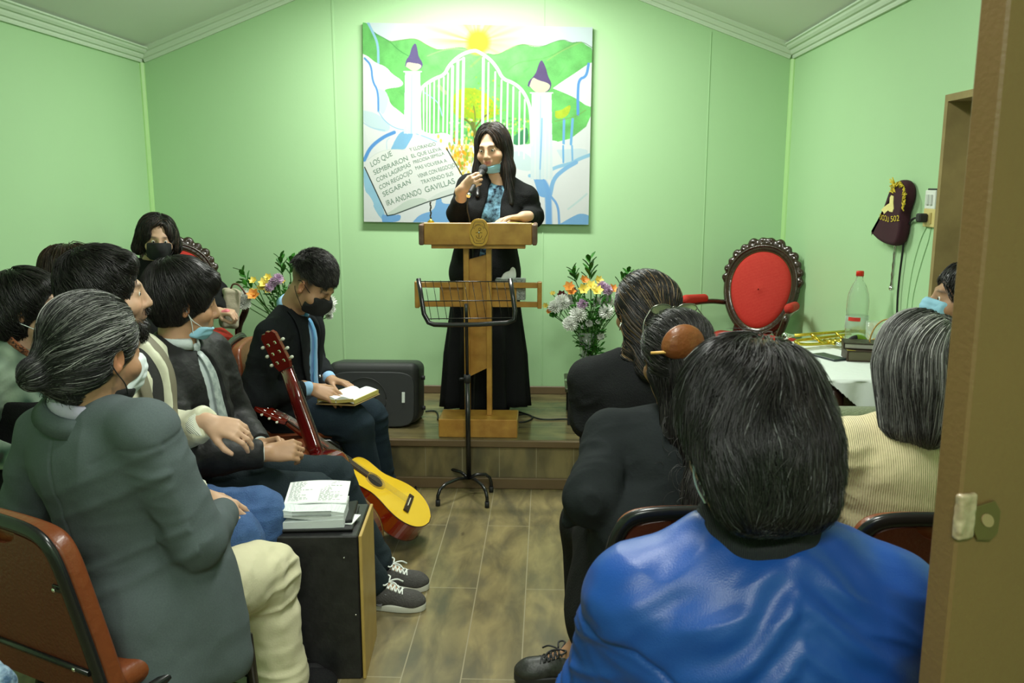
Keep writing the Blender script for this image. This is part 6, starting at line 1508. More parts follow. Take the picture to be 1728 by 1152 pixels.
# ============================================================ the people
# ---- woman speaking behind the pulpit
def speaker():
    s = Human('woman with long black hair speaking into a microphone behind the pulpit', atY(831, 249, 4.72), 163, 8, 3, atY(843, 304, 4.74), (-.345, 4.76, 1.13), 178, SK4, hs=.98, w=1.02, sh=.158, res=.0042, female=True)
    s.root.location = (-.345, 4.76, STG_Z)
    x = nrm(V(.62, -.55, .42)); y = nrm(V(-.25, -.05, .95)); y = nrm(y - x * (x @ y)); z = np.cross(x, y)
    G = atY(805, 304, 4.52); J = s.J['R']; J['wr'] = G - x * .080 + z * .036; J['el'] = atY(772, 362, 4.66); J['hand'] = (x, z, 1.0, 0, 1)
    J = s.J['L']; J['el'] = atY(899, 366, 4.74); J['wr'] = V(-.125, 4.50, 1.378); J['hand'] = ((-.80, -.40, -.05), (0, .1, 1), .22, .6, 0)
    for k, g in (('L', -1), ('R', 1)): s.leg(k, s.pel + V(-g * .09, -.01, -.43), V(s.pel[0] - g * .09, 4.78, .345), (0, -1, 0))
    s.body(lips=(.50, .14, .13)); s.eyes()
    blouse = cloth('patterned_blouse', srgb(120, 165, 190), vary=(34, 1, srgb(20, 24, 34)))
    s.garment('blouse', cloth('patterned_blouse', srgb(140, 178, 196), vary=(30, 1, srgb(28, 32, 44))), .004, hem=-.02, sleeves=False, amp=.002, res=.006)
    s.garment('cardigan', M_blackcloth, .016, open_w=.048, open_top=.05, hem=-.20, cut=.075, res=.006, amp=.004, extra=lambda S: (S.ell(s.pel + V(0, 0, -.07), (.20, .165, .16), k=.05), S.box(s.tp(0.0, .17, -.45), (.024, .12, .42), s.T, rd=.01, k=.006, mode='-')))
    sk = MB(); n = 72; rings = []
    for i in range(20):
        t = i / 19; z_ = 1.12 - t * (1.12 - .300); hm = .018 * math.sin(2.2) if i == 19 else 0
        for j in range(n):
            a = 2 * math.pi * j / n; p = (.02 + .055 * t) * (math.sin(9 * a + .6 * math.sin(2 * a)) * .5 + .3 * math.sin(17 * a + 1)) * t
            rx_ = .168 + .05 * min(1, t * 1.6) + p; ry_ = .135 + .045 * t + p; dz = -.020 * t * (math.cos(a - 1.9) + .4 * math.sin(3 * a)) if i > 14 else 0
            rings.append((s.pel[0] + .0 + rx_ * math.cos(a), 4.76 + ry_ * math.sin(a), z_ + dz * ((i - 14) / 5 if i > 14 else 0)))
    sk.add(rings, [(i * n + j, i * n + (j + 1) % n, (i + 1) * n + (j + 1) % n, (i + 1) * n + j)[::-1] for i in range(19) for j in range(n)] + [tuple(range(n)), tuple(19 * n + j for j in range(n))[::-1]], True)
    sk.build('skirt', M_blackcloth, s.root)
    for k in 'LR': s.shoe(k, M_blackcloth, M_blkM)
    mk = s.mask(M_bluem, M_whitem, 'chin', dz=-.002)
    def ops(S, s):
        cap_hair(.009, low=-.20, ear=False, fh=.034)(S, s); S.ell(s.hp(.006, .098, .050), V(.046, .05, .042), s.H, k=.012, mode='-')
        for g, e in ((-1, .28), (1, .30)): S.cap(s.hp(g * .072, -.01, .03), s.hp(g * .080, .015, -.12), .020, .030, k=.03); S.cap(s.hp(g * .080, .015, -.12), s.tp(-g * -.09 + 0, .10, -.10), .028, .016, k=.03)
        S.cap(s.hp(0, -.06, -.02), s.tp(0, -.06, -.08), .075, .09, k=.04)
    s.hair(ops, n=5200, L=.34, seg=13, r=.0013, flow=lambda L: np.stack([np.sign(L[:, 0]) * .9 * np.exp(-((L[:, 2] - .12) / .05) ** 2), -.1 + 0 * L[:, 0], -1 + 0 * L[:, 0]], 1), cols=BLK + ((.035, .018, .010),), base_res=.0055, jit=.10, mask_fn=lambda L, N: (L[:, 2] > -.05))
    # microphone in her hand
    T0 = s.hp(0, .128, -.078); ax = nrm(T0 - G); Rm = np.stack([nrm(np.cross(V(0, 1, 0), ax)), np.cross(ax, nrm(np.cross(V(0, 1, 0), ax))), ax], 1)
    m = thing('microphone', 'black handheld microphone held at the mouth of the speaking woman', 'microphone', G)
    MB().lathe([(0, -.105), (.0105, -.105), (.0118, -.09), (.0125, .0), (.0165, .055), (.0185, .07), (0, .07)], G, Rm, 20).build('handle', M_blkM, m)
    MB().ball(G + ax * .092, .024, 16).build('grille', mat('mic_grille', (.03, .03, .032), rough=.5, metal=.4, bump=(600, .5)), m)
    MB().tube([G - ax * .104, G - ax * .128], .0105, 12).build('connector', M_chrome, m)
    b = G - ax * .12; MB().tube(smooth_pts3([b, b + V(-.012, .02, -.07), V(b[0] + .0, 4.49, 1.37), V(b[0] + .012, 4.55, 1.2), V(b[0] + .02, 4.56, .7), V(b[0], 4.56, S_)], 2), .0038, 8).build('cord', M_cable, m)
speaker()

# ---- man in the dark suit reading
def reader():
    s = Human('man in a dark suit and black mask bent over an open book', atY(527, 478, 3.74), -104, 36, 0, atY(491, 524, 3.80), (-1.20, 3.87, .53), -97, SK2, hs=1.0, w=1.05, sh=.19, res=.0045)
    bk = atY(588, 668, 3.74)
    s.arm('R', atY(523, 655, 3.66), (-.6, -.5, -.8), ((.88, .10, -.30), (-.25, -.55, .8), .42, .4, 0)); s.arm('L', atY(556, 640, 3.93), (-.4, .8, -.6), ((.85, -.35, -.1), (.1, .2, .9), .35, .5, 0))
    s.leg('R', atY(596, 715, 3.72), (-.80, 3.78, .09), (.95, -.25, 0)); s.leg('L', atY(622, 702, 3.98), (-.80, 4.02, .09), (1, -.1, 0))
    fade = lambda P, L, C_: C_ * (1 - (np.clip((L[:, 2] + .045) / .07, 0, 1) * np.clip((.045 - L[:, 1]) / .02, 0, 1) * (np.abs(L[:, 0]) < .079) * .85)[:, None])
    s.body(col=fade); M_s = cloth('charcoal_suit', (.012, .014, .016), .2); M_sh = cloth('light_blue_shirt', srgb(150, 190, 226), .1, sheen=0)
    s.garment('shirt', M_sh, .006, cut=-.012, hem=.0, res=.0055, amp=.002, neck_cut=True); s.collar(M_sh, gap=.5, tilt=-.004)
    s.garment('jacket', M_s, .022, open_w=.062, hem=-.16, cut=.025, res=.0065, amp=.006, arm_bulk=1.18, extra=lambda S: (S.ell(s.pel + V(.03, -.02, -.02), (.22, .20, .16), s.T, k=.06), S.cap(s.pel + V(.02, -.15, .03), s.pel + V(.16, -.12, -.02), .07, .06, k=.06)))
    s.lapels(M_s, .022, .062); s.tie(mat('blue_tie', srgb(78, 150, 200), rough=.45, sheen=.3), .012)
    for p in ((.06, -.36), (.05, -.27)): MB().ball(s.tp(p[0], .165, p[1]), .007, 8).build('button', M_chrome, s.root)
    s.trousers(cloth('navy_trousers', (.014, .024, .034), .2), amp=.006, res=.007, bulk=1.1)
    for k in 'LR': s.shoe(k, mat('black_leather_shoe', (.012, .012, .013), rough=.3), M_blkM)
    s.mask(M_blackm, M_blackm, 'on', pleats=False)
    s.hair(cap_hair(.005, low=.055, crown=.010, fh=.02), n=6500, L=.030, seg=6, r=.0011, flow=lambda L: np.stack([.2 * L[:, 0], .9 + 0 * L[:, 0], -.2 - 3 * np.maximum(-L[:, 1], 0)], 1), cols=BLK + ((.07, .066, .06),), lift=.011, base_res=.005, jit=.55, rough=.62,
           basecol=lambda L, P: np.where((L[:, 2] < .028)[:, None], V(.085, .062, .045), V(.012, .011, .010)), mask_fn=lambda L, N: np.random.default_rng(5).random(len(L)) < np.clip((L[:, 2] - .035) / .03, 0, 1))
    # his book
    R = rz(-18) @ ry(-3); c = bk + V(0, 0, .0)
    g = thing('open_bible', 'open white-paged book with gilt edges on the lap of the man in the dark suit', 'book', c)
    for sx in (-1, 1):
        mb = MB(); n = 9; vs = []
        for yy in (-.105, .105):
            for i in range(n):
                u = i / (n - 1); vs.append(c + R @ V(sx * (.002 + u * .088), yy, .026 * math.sin(min(1, u * 1.6 + .25) * math.pi / 2) - .018 * u * u))
        vs2 = [v - V(0, 0, .016) for v in vs]; fs = [(i, i + 1, n + i + 1, n + i) for i in range(n - 1)]; fs = [f if sx > 0 else f[::-1] for f in fs]
        sd = [(i, 2 * n + i, 2 * n + i + 1, i + 1) for i in range(n - 1)] + [(n + i, n + i + 1, 3 * n + i + 1, 3 * n + i) for i in range(n - 1)] + [(n - 1, 3 * n - 1, 4 * n - 1, 2 * n - 1)]
        mb.add(vs + vs2, fs + sd + [tuple(2 * n + a for a in f[::-1]) for f in [(i, i + 1, n + i + 1, n + i) for i in range(n - 1)]]); pb_ = mb.build('page_block', M_white, g)
        MB().box(c + R @ V(sx * .092, 0, -.0), (.003, .105, .009), R).box(c + R @ V(sx * .046, -.106, .004), (.044, .0015, .007), R @ ry(-sx * 6)).build('gilt_edge', M_gild, pb_)
    MB().box(c - V(0, 0, .014), (.098, .112, .002), R, bev=.001).build('cover', mat('tan_leather', srgb(150, 126, 80), rough=.5), g)
reader()

# ---- masked woman in the red armchair
def armchair_woman():
    s = Human('woman in black coat and black mask seated in the red armchair in the corner', atY(266, 402, 4.62), -150, 4, -3, atY(262, 446, 4.66), (-2.06, 4.62, .78), -152, SK4, hs=.98, w=1.0, sh=.165, res=.006, female=True)
    s.arm('L', atY(366, 524, 4.36), (.8, .2, -.4), ((.9, -.1, -.1), (0, -.2, 1), 1.1, .1, 1)); s.arm('R', s.pel + V(.05, -.25, .08), (-.6, -.4, -.4), ((.7, -.3, 0), (0, 0, 1), .4, .3, 0))
    for k, g in (('L', 1), ('R', -1)): s.leg(k, s.J[k]['hip'] + V(.17, -.36, -.0), V(s.pel[0] + .24 + g * .09, 4.27 + .0 * g, .35), (.4, -.9, 0))
    s.body(); s.eyes(); s.garment('coat', M_blackcloth, .024, open_w=.05, hem=-.05, cut=-.01, res=.009, amp=.006, arm_bulk=1.2)
    s.garment('blouse', cloth('blue_scarf_cloth', srgb(60, 130, 170), .1), .006, hem=.1, sleeves=False, res=.008, amp=.002)
    s.trousers(M_blackcloth, amp=.004, res=.010, bulk=1.15)
    for k in 'LR': s.shoe(k, M_blkM, M_blkM)
    s.mask(M_blackm, M_blackm, 'on', pleats=False, res=.0035)
    S = Solid(); S.ell(s.hp(.022, .100, -.150), (.045, .018, .034), s.H @ ry(25), k=.01); S.build('loose_blue_mask', .003, M_bluem, s.root, disp=lambda P: noise(P, 60) * .003)
    MB().ball(s.tp(.10, .15, -.10), (.006, .004, .006), 8).build('coat_button', M_chrome, s.root)
    def ops(S, s):
        cap_hair(.012, low=-.10, ear=False, fh=.036)(S, s); S.ell(s.hp(.01, .095, .045), V(.052, .05, .045), s.H, k=.012, mode='-')
        for g in (-1, 1): S.cap(s.hp(g * .080, -.02, .02), s.hp(g * .094, -.02, -.055), .018, .026, k=.03)
        S.cap(s.hp(0, -.07, 0), s.hp(0, -.06, -.06), .07, .05, k=.04)
    s.hair(ops, n=3200, L=.12, seg=8, r=.0018, flow=lambda L: np.stack([np.sign(L[:, 0] + .02) * .8 * np.exp(-((L[:, 2] - .12) / .05) ** 2), 0 * L[:, 0], -1 + 0 * L[:, 0]], 1), cols=BLK + ((.05, .03, .02),), base_res=.007, jit=.5, lift=.008, mask_fn=lambda L, N: L[:, 2] > -.02)
    # bag and pink purse on her lap
    g = thing('handbag', 'beige handbag with a dark strap on the armchair beside the masked woman', 'bag', atY(392, 525, 4.45)); c = atY(388, 520, 4.50)
    q = Solid().box(c, (.045, .055, .105), rz(30) @ ry(8), rd=.02, k=.01); q.build('bag_body', .005, cloth('beige_canvas', srgb(168, 160, 140), .2), g, disp=lambda P: noise(P, 30) * .004)
    MB().tube(smooth_pts3([c + V(.01, 0, .10), c + V(.03, -.02, .135), c + V(.07, -.03, .13), c + V(.10, -.03, .08)], 2), .005, 8).build('strap', mat('strap_brown', srgb(88, 50, 38), rough=.4), g)
    p = thing('pink_purse', 'small pink purse in the hand of the woman in the red armchair', 'purse', atY(373, 530, 4.36)); Solid().cap(atY(362, 533, 4.34), atY(383, 526, 4.34), .016, k=.01).build('purse', .003, mat('pink_leather', srgb(226, 120, 130), rough=.4), p)
armchair_woman()

# ---- young man with silver tie
def young_man():
    s = Human('young man in black jacket and silver tie with a blue mask under his chin', atY(310, 508, 2.86), -62, 6, 0, atY(298, 588, 2.84), (-1.20, 2.86, .53), -98, SK2, hs=1.0, w=.98, sh=.18, res=.0042)
    s.arm('R', atY(446, 765, 2.72), (-.4, -.6, -.8), ((.93, .30, .05), (.05, -.75, .65), (1.0, .95, .9, .85), .2, 1)); s.arm('L', atY(440, 752, 2.88), (-.3, .7, -.7), ((.92, -.30, .22), (.1, .7, .7), (1.0, .95, .9, .85), .2, 1))
    s.leg('R', atY(528, 838, 2.84), (-.640, 2.965, .09), (1, -.08, 0)); s.leg('L', atY(560, 806, 3.08), (-.650, 3.115, .09), (1, -.02, 0))
    s.body(); M_j = mat('black_leatherette', (.013, .013, .014), rough=.6, spec=.3, bump=(50, .3))
    M_sh = cloth('white_shirt', srgb(196, 206, 206), .1, sheen=0)
    s.garment('shirt', M_sh, .006, cut=.0, hem=.02, res=.006, amp=.002); s.collar(M_sh, gap=.6)
    s.garment('jacket', M_j, .028, open_w=.060, hem=-.03, cut=.01, res=.0065, amp=.008, arm_bulk=1.2, extra=lambda S: (S.cap(s.tp(-.08, -.04, .02), s.tp(.08, -.04, .02), .045, k=.04), S.box(s.tp(0, .17, -.42), (.045, .12, .3), s.T, rd=.02, k=.01, mode='-')))
    mt = mat('silver_tie', srgb(176, 186, 184), rough=.4, vary=(55, .8, srgb(120, 132, 134))); s.tie(mt, .014, L1=-.44, w_=.028)
    s.trousers(cloth('dark_slate_trousers', (.020, .030, .036), .2), amp=.005, res=.007)
    for k in 'LR': s.shoe(k, cloth('grey_suede', srgb(84, 82, 80), .4, vary=(60, .5, srgb(70, 68, 66))), M_sole, 'sneaker', lace=mat('white_laces', srgb(228, 232, 226), rough=.7), stripe=mat('grey_stripe', srgb(120, 120, 122), rough=.5))
    s.mask(M_bluem, M_whitem, 'chin', dz=.004)
    def ops(S, s):
        cap_hair(.018, low=-.045, crown=.012, fh=.012)(S, s); S.cap(s.hp(-.045, .080, .078), s.hp(.050, .080, .076), .022, k=.03); S.ell(s.hp(0, -.06, .01), V(.085, .07, .08), s.H, k=.03); S.cap(s.hp(.070, .050, .03), s.hp(.072, .040, -.002), .012, .007, k=.02); S.ell(s.hp(0, -.165, -.085), V(.13, .085, .06), s.H, k=.02, mode='-')
    s.hair(ops, n=7000, L=.10, seg=9, r=.0010, flow=swirl(0, -.05, .14, .9, .6, .2), cols=BLK, base_res=.0055, jit=.22, lift=.004)
young_man()

# ---- bearded man in cream jacket and jeans
def bearded():
    s = Human('bearded man in cream jacket and blue jeans seated behind the grey blazer', atY(178, 495, 2.45), -64, -4, 0, atY(190, 580, 2.43), (-1.21, 2.40, .54), -84, SK4, hs=1.02, w=1.05, sh=.18, res=.0045)
    s.arm('L', atY(350, 712, 2.52), (-.5, .4, -.8), ((.93, -.05, -.22), (.05, -.55, .8), (.55, .6, .65, .7), .3, 0)); s.arm('R', atY(340, 838, 2.30), (-.7, -.6, -.4), ((.80, .25, -.50), (.35, -.35, .85), (.35, .4, .45, .5), .6, 0))
    s.leg('L', atY(430, 873, 2.52), (-.84, 2.40, .09), (1, .1, 0)); s.leg('R', atY(392, 916, 2.34), (-1.03, 2.50, .09), (1, -.2, 0)); 
    def beard(P, L, C_):
        m = np.clip((-.045 - L[:, 2]) / .02, 0, 1) * (L[:, 1] > .0) * (L[:, 1] < .16) * (L[:, 2] > -.15) * (np.abs(L[:, 0]) < .08); m = m * (1 - np.exp(-((L[:, 0] / .02) ** 4 + ((L[:, 2] + .0715) / .009) ** 4))); m *= np.clip(.75 + .5 * noise(P, 90), 0, 1)
        return C_ * (1 - m[:, None] * .8) + V(.03, .02, .015) * m[:, None] * .8
    s.body(lips=(.42, .18, .15), col=beard); s.eyes()
    M_c = mat('cream_satin', srgb(214, 214, 188), rough=.45, sheen=.2, bump=(40, .15)); M_in = cloth('dark_shirt', (.03, .03, .03), .2)
    s.garment('shirt', M_in, .008, hem=.0, sleeves=False, res=.007, amp=.003)
    s.garment('jacket', M_c, .030, open_w=.075, open_top=.06, hem=-.04, cut=.0, res=.0065, amp=.012, arm_bulk=1.25, extra=lambda S: (S.cap(s.tp(-.07, -.05, .03), s.tp(.07, -.05, .03), .04, k=.04), S.box(s.tp(0, .19, -.42), (.06, .12, .3), s.T, rd=.02, k=.01, mode='-')))
    s.lapels(mat('taupe_lining', srgb(120, 114, 96), rough=.6), .030, .075, 'lining', .03)
    for k in 'LR':
        J = s.J[k]; d = nrm(J['wr'] - J['el']); MB().tube([J['wr'] - d * .05, J['wr'] - d * .035, J['wr'] - d * .005], [.048, .052, .046], 20).build('cuff', mat('white_ribbing', srgb(226, 230, 214), rough=.7, weave=(90, .5, 'DIAGONAL')), s.root)
    s.trousers(mat('blue_denim', srgb(62, 94, 142), rough=.85, bump=(260, .5), vary=(40, .5, srgb(44, 74, 122))), amp=.010, res=.006, bulk=1.08)
    for k in 'LR': s.shoe(k, cloth('black_canvas', (.014, .014, .015), .4), M_sole, 'skate_shoe', lace=M_blkM)
    def ops(S, s): cap_hair(.012, low=-.03, crown=.004, fh=.022)(S, s); S.cap(s.hp(-.045, .070, .084), s.hp(.050, .070, .082), .014, k=.03)
    s.hair(ops, n=5200, L=.045, seg=6, r=.0011, flow=swirl(0, -.05, .14, .8, .6, .2), cols=BLK, base_res=.0055, jit=.3, lift=.004)
    def bo(S, s):
        S.ell(s.hp(0, .048, -.108), V(.040, .040, .030) * s.hs, s.H, k=.02); S.cap(s.hp(0, .075, -.112), s.hp(0, .080, -.135), .016, .010, k=.02)
        for g in (-1, 1): S.cap(s.hp(g * .058, .010, -.06), s.hp(g * .030, .062, -.106), .010, .014, k=.02)
        S.cap(s.hp(-.022, .099, -.0595), s.hp(.022, .099, -.0595), .0045, k=.01)
    s.hair(bo, n=1500, L=.022, seg=4, r=.0009, flow=lambda L: np.stack([0 * L[:, 0], .2 + 0 * L[:, 0], -1 + 0 * L[:, 0]], 1), cols=BLK, base_res=.004, jit=.5, lift=.006, name='beard')
bearded()

# ---- brown-haired person behind, woman with blue mask at the left edge
def brown_haired():
    s = Human('brown-haired person at the left wall, mostly hidden behind the bearded man', atY(128, 468, 3.3), -60, 0, 0, atY(120, 545, 3.3), (-1.80, 3.3, .52), -90, SK4, hs=.98, w=.95, sh=.165, res=.008, female=True)
    s.body(hands=''); s.garment('jumper', M_blackcloth, .018, hem=-.05, res=.010); s.trousers(M_blackcloth, res=.012)
    def ops(S, s): cap_hair(.016, low=-.08, ear=False)(S, s); S.ell(s.hp(0, -.05, -.02), V(.088, .075, .09), s.H, k=.03)
    s.hair(ops, n=2200, L=.14, seg=7, r=.0016, flow=swirl(0, -.02, .12, 1.2), cols=((.030, .016, .008), (.05, .028, .014), (.018, .010, .006)), base_res=.007, jit=.2)
brown_haired()
def tiedye_woman():
    s = Human('black-haired woman in a blue mask and tie-dye blouse at the left edge', atY(50, 518, 3.0), -84, -12, 0, atY(28, 585, 3.0), (-1.98, 2.98, .52), -88, SK4, hs=1.0, w=1.1, sh=.175, res=.005, female=True)
    for k in 'LR': s.leg(k, s.J[k]['hip'] + V(.38, .02, 0), V(s.J[k]['hip'][0] + .40, s.J[k]['hip'][1] + .02, .09), (1, 0, 0))
    s.body(hands=''); s.eyes()
    td = lambda P: np.clip(V(.20, .27, .20) + (np.clip(1.2 * noise(P, 13, 2) + .7 * noise(P, 30, 4), -1, 1))[:, None] * V(.22, .26, .20), .02, .7)
    s.garment('blouse', mat('tie_dye', (1, 1, 1), rough=.8, attr=True, bump=(120, .1)), .016, hem=-.08, cut=.03, res=.007, amp=.005, arm_bulk=1.1, col=td, neck_cut=False)
    s.garment('black_vest', M_blackcloth, .024, hem=-.08, sleeves=False, res=.009, amp=.003, extra=lambda S: (S.plane(s.neck - s.up * .155 , s.up, .02),))
    Sd = Solid(); s.torso(Sd, .016); s.arms(Sd, .016); pts = []
    for t in np.linspace(0, 1, 9):
        d = nrm(ray(-12 + 78 * t, 546 + 62 * t + 6 * math.sin(3 * t))); p = _Cc + d * 2.3
        for _ in range(40): p = p + d * max(-.05, min(.05, Sd.ev(p[None])[0]))
        pts.append(p - d * .012) if p[1] < 3.2 else None
    MB().tube(pts, .017, 10, flat=.2, ref=(0, -1, 0)).build('woven_strap', mat('woven_strap', srgb(176, 104, 72), rough=.8, vary=(150, 1, srgb(40, 34, 36))), s.root)
    s.trousers(M_blackcloth, res=.012); s.mask(M_bluem, M_whitem, 'on')
    for k in 'LR': s.shoe(k, M_blkM, M_blkM)
    def ops(S, s): cap_hair(.024, low=-.08)(S, s); S.ell(s.hp(0, -.065, -.02), V(.095, .07, .10), s.H, k=.03); S.cap(s.hp(-.035, .085, .062), s.hp(.040, .085, .060), .016, k=.03)
    s.hair(ops, n=3800, L=.09, seg=8, r=.0015, flow=swirl(0, -.02, .12, .9, .4), cols=BLK, base_res=.006, jit=.4, lift=.005)
tiedye_woman()

# ---- man in grey blazer with greying ponytail
def blazer_man():
    s = Human('man in a grey blazer and beige trousers with greying hair tied back', atY(160, 592, 1.95), -26, 6, 0, atY(143, 698, 1.95), (-.985, 1.99, .54), -26, SK3, hs=1.03, w=1.14, sh=.200, res=.0038, shdrop=.052)
    J = s.J['R']; J['el'] = atY(333, 912, 1.90); J['wr'] = J['el'] + V(-.03, .24, -.03); J['hand'] = ((-.5, .8, 0), (.3, 0, .9), .4, .3, 0)
    J = s.J['L']; J['el'] = J['sh'] + V(-.12, .06, -.26); J['wr'] = J['el'] + V(.10, .21, -.04)
    s.leg('R', atY(443, 968, 2.30), (-.775, 2.30, .09), (.3, .9, 0)); s.leg('L', V(-1.02, 2.30, .52), (-1.10, 2.20, .09), (.3, .9, 0))
    def stub(P, L, C_):
        m = np.clip((-.035 - L[:, 2]) / .02, 0, 1) * (L[:, 1] > -.0) * (L[:, 1] < .16) * (L[:, 2] > -.15) * (np.abs(L[:, 0]) < .09) * np.clip(.6 + .6 * noise(P, 120), 0, 1) * .55; return C_ * (1 - m[:, None]) + V(.05, .045, .04) * m[:, None]
    s.body(hands='R', col=stub)
    M_b = cloth('grey_blazer', srgb(86, 95, 97), .07, vary=(260, .5, srgb(76, 85, 87)), sc=300); M_l = cloth('lilac_shirt', srgb(178, 172, 196), .1, sheen=0)
    s.garment('shirt', M_l, .008, cut=0, hem=.05, res=.007, amp=.001); s.collar(M_l, r=.068, h=.042, gap=.7, z0=.022)
    def ex(S):
        S.ell(s.pel + V(.02, -.02, -.04), (.185, .165, .21), k=.08); S.cap(s.pel + V(.13, -.02, .06), s.pel + V(.17, -.03, -.16), .075, .085, k=.07); S.cap(s.pel + V(.04, -.13, -.02), s.pel + V(.07, -.15, -.17), .085, .09, k=.07)
    fl = s.folds(.0052, seed=3)
    def seams(P):
        L = (P - s.neck) @ s.T; d = fl(P); back = L[:, 1] < -.02
        d -= .004 * np.exp(-((L[:, 0]) / .004) ** 2) * back * (L[:, 2] < -.02)
        q = P - s.J['R']['sh']; a = nrm(s.J['R']['el'] - s.J['R']['sh']); t = q @ a; d -= .003 * np.exp(-((t - .005 - .25 * np.abs(L[:, 0] - .19)) / .0045) ** 2) * (L[:, 0] > .08) * (np.linalg.norm(q, axis=1) < .14)
        for z_, am in ((-.14, .004), (-.20, .005), (-.34, .006), (-.40, .005)): d += am * np.exp(-((L[:, 2] - z_ - .22 * L[:, 0]) / .012) ** 2) * back * np.clip(L[:, 0] * 5 + .6, 0, 1)
        return d
    S = Solid(); s.torso(S, .020, k=.05); ex(S); s.arms(S, .018, bulk=1.08, cut=.02, k=.022); S.plane((0, 0, .335), V(0, 0, -1)); S.cap(s.neck + s.up * .03 + s.f * .015, s.neck + s.up * .16 + s.f * .03, .062, .078, k=.012, mode='-')
    S.ell(s.tp(0, .19, -.17), (.06, .10, .24), s.T, k=.006, mode='-'); S.cap(s.pel + V(.16, .20, .0), s.J['R']['kn'], .100, k=.02, mode='-')
    S.build('blazer', .0055, M_b, s.root, disp=seams)
    s.collar(M_b, 'blazer_collar', r=.080, h=.038, th=.01, spread=.026, gap=1.5, z0=.002, tilt=.006)
    s.trousers(cloth('beige_chinos', srgb(206, 200, 168), .1, sheen=.1), which='LR', amp=.012, res=.006, bulk=1.22, hem=.014, seed=6, hipr=.66)
    for k in 'LR': s.shoe(k, M_blkM, M_blkM)
    m = s.mask(M_whitem, M_blackm, 'on', name='face_mask', mw=.056); S = Solid(); s.head(S); S.off(.009); S.box(s.hp(0, .062, -.104), V(.060, .060, .020), s.H @ rx(-10), rd=.01, k=.004, mode='&'); S.build('mask_lower_band', .003, M_blackm, s.root)
    gr = ((.012, .012, .012), (.03, .03, .03), (.20, .20, .19), (.34, .34, .32))
    def ops(S, s): cap_hair(.011, low=-.05)(S, s); S.cap(s.hp(-.01, -.105, -.02), s.hp(-.015, -.125, -.035), .030, .022, k=.03); S.ell(s.hp(-.01, -.142, -.042), V(.027, .024, .030), s.H, k=.008); S.cap(s.hp(.0, -.07, -.06), s.hp(0, -.05, -.09), .045, .03, k=.03)
    def bald(L, P):
        m = np.exp(-(((L[:, 0] + .005) / .024) ** 2 + ((L[:, 1] + .045) / .034) ** 2)) * (L[:, 2] > .06); return V(.014, .014, .014) * (1 - m[:, None] * .9) + V(.28, .17, .10) * m[:, None] * .9
    def mk_(L, N): return ~((((L[:, 0] + .005) / .022) ** 2 + ((L[:, 1] + .045) / .030) ** 2 < 1) & (L[:, 2] > .06) & (np.random.default_rng(2).random(len(L)) < .8))
    s.hair(ops, n=9000, L=.13, seg=12, r=.00075, flow=lambda L: np.stack([-2.0 * (L[:, 0] + .01) * (L[:, 1] < 0) , -1 + 0 * L[:, 0], -.35 - 2.5 * np.maximum(L[:, 2] + .0, 0) * (L[:, 1] < -.04) + 1.6 * np.maximum(-.02 - L[:, 2], 0)], 1), cols=gr, base_res=.005, jit=.22, colfn=lambda L, rg: np.array(gr)[np.where(rg.random(len(L)) < .10 + .38 * np.clip(L[:, 2] / .06, 0, 1) * np.clip((L[:, 1] + .09) / .10, 0, 1), np.where(rg.random(len(L)) < .5, 2, 3), np.where(rg.random(len(L)) < .6, 0, 1))], lift=.003, basecol=bald, mask_fn=mk_, off=(0, .004))
    cu = MB()
    for _ in range(60):
        c = s.hp(rnd.uniform(-.05, .05), -.085 + rnd.uniform(-.02, .02), -.085 + rnd.uniform(-.02, .01)); r_ = rnd.uniform(.004, .010); a0 = rnd.uniform(0, 6); cu.tube([c + s.H @ V(r_ * math.cos(a0 + t), r_ * .3 * math.sin(t), r_ * math.sin(a0 + t)) + V(0, 0, -.002 * t) for t in np.linspace(0, 5, 9)], .0006, 4)
    cu.build('nape_curls', mat('hair_dark', (.014, .013, .012), rough=.4), s.root)['kind'] = 'stuff'
blazer_man()

# ---- right side rows, seen from behind
def highlight_woman():
    s = Human('woman in black with blond-streaked dark hair, nearest to the flowers', atY(1085, 525, 2.92), 24, 2, 0, atY(1082, 602, 2.92), (.36, 2.94, .53), 4, SK2, hs=.98, w=1.04, sh=.182, res=.0055, female=True)
    s.J['L']['el'] = V(.155, 2.92, .74); s.J['L']['wr'] = V(.20, 3.15, .66); s.J['R']['el'] = V(.60, 2.94, .76); s.J['R']['wr'] = V(.54, 3.15, .66); s.body(hands='', legs=True)
    for k in 'LR': s.shoe(k, M_blkM, M_blkM)
    s.garment('jacket', cloth('black_wool', (.014, .015, .016), .3), .020, hem=-.1, res=.008, amp=.005, arm_bulk=1.25, bust=False); s.trousers(M_blackcloth, res=.010)
    def ops(S, s):
        cap_hair(.016, low=-.12, crown=.004)(S, s); S.cap(s.hp(.0, -.065, -.02), s.hp(-.01, -.085, -.17), .066, .054, k=.04); S.cap(s.hp(-.045, -.03, -.07), s.tp(-.055, -.04, .015), .028, .018, k=.03); S.ell(s.hp(.04, -.06, .05), V(.055, .055, .05), s.H, k=.03)
    s.hair(ops, n=5200, L=.20, seg=11, r=.0012, flow=lambda L: np.stack([-1.0 * L[:, 0] * 3, -.9 + 0 * L[:, 0], -.5 - 4 * np.maximum(-L[:, 1] - .03, 0)], 1), cols=BLK + ((.16, .10, .045), (.26, .18, .09)), wts=(.34, .28, .22, .10, .06), base_res=.006, jit=.16, lift=.002)
    MB().lathe([(.0, 0), (.006, .0), (.006, .004), (0, .004)], s.hp(-.088, -.002, -.04), s.H @ ry(90), 10).tube([s.hp(-.088, 0, -.04), s.hp(-.090, .002, -.062)], .0016, 6).build('earring', M_chrome, s.root)
highlight_woman()
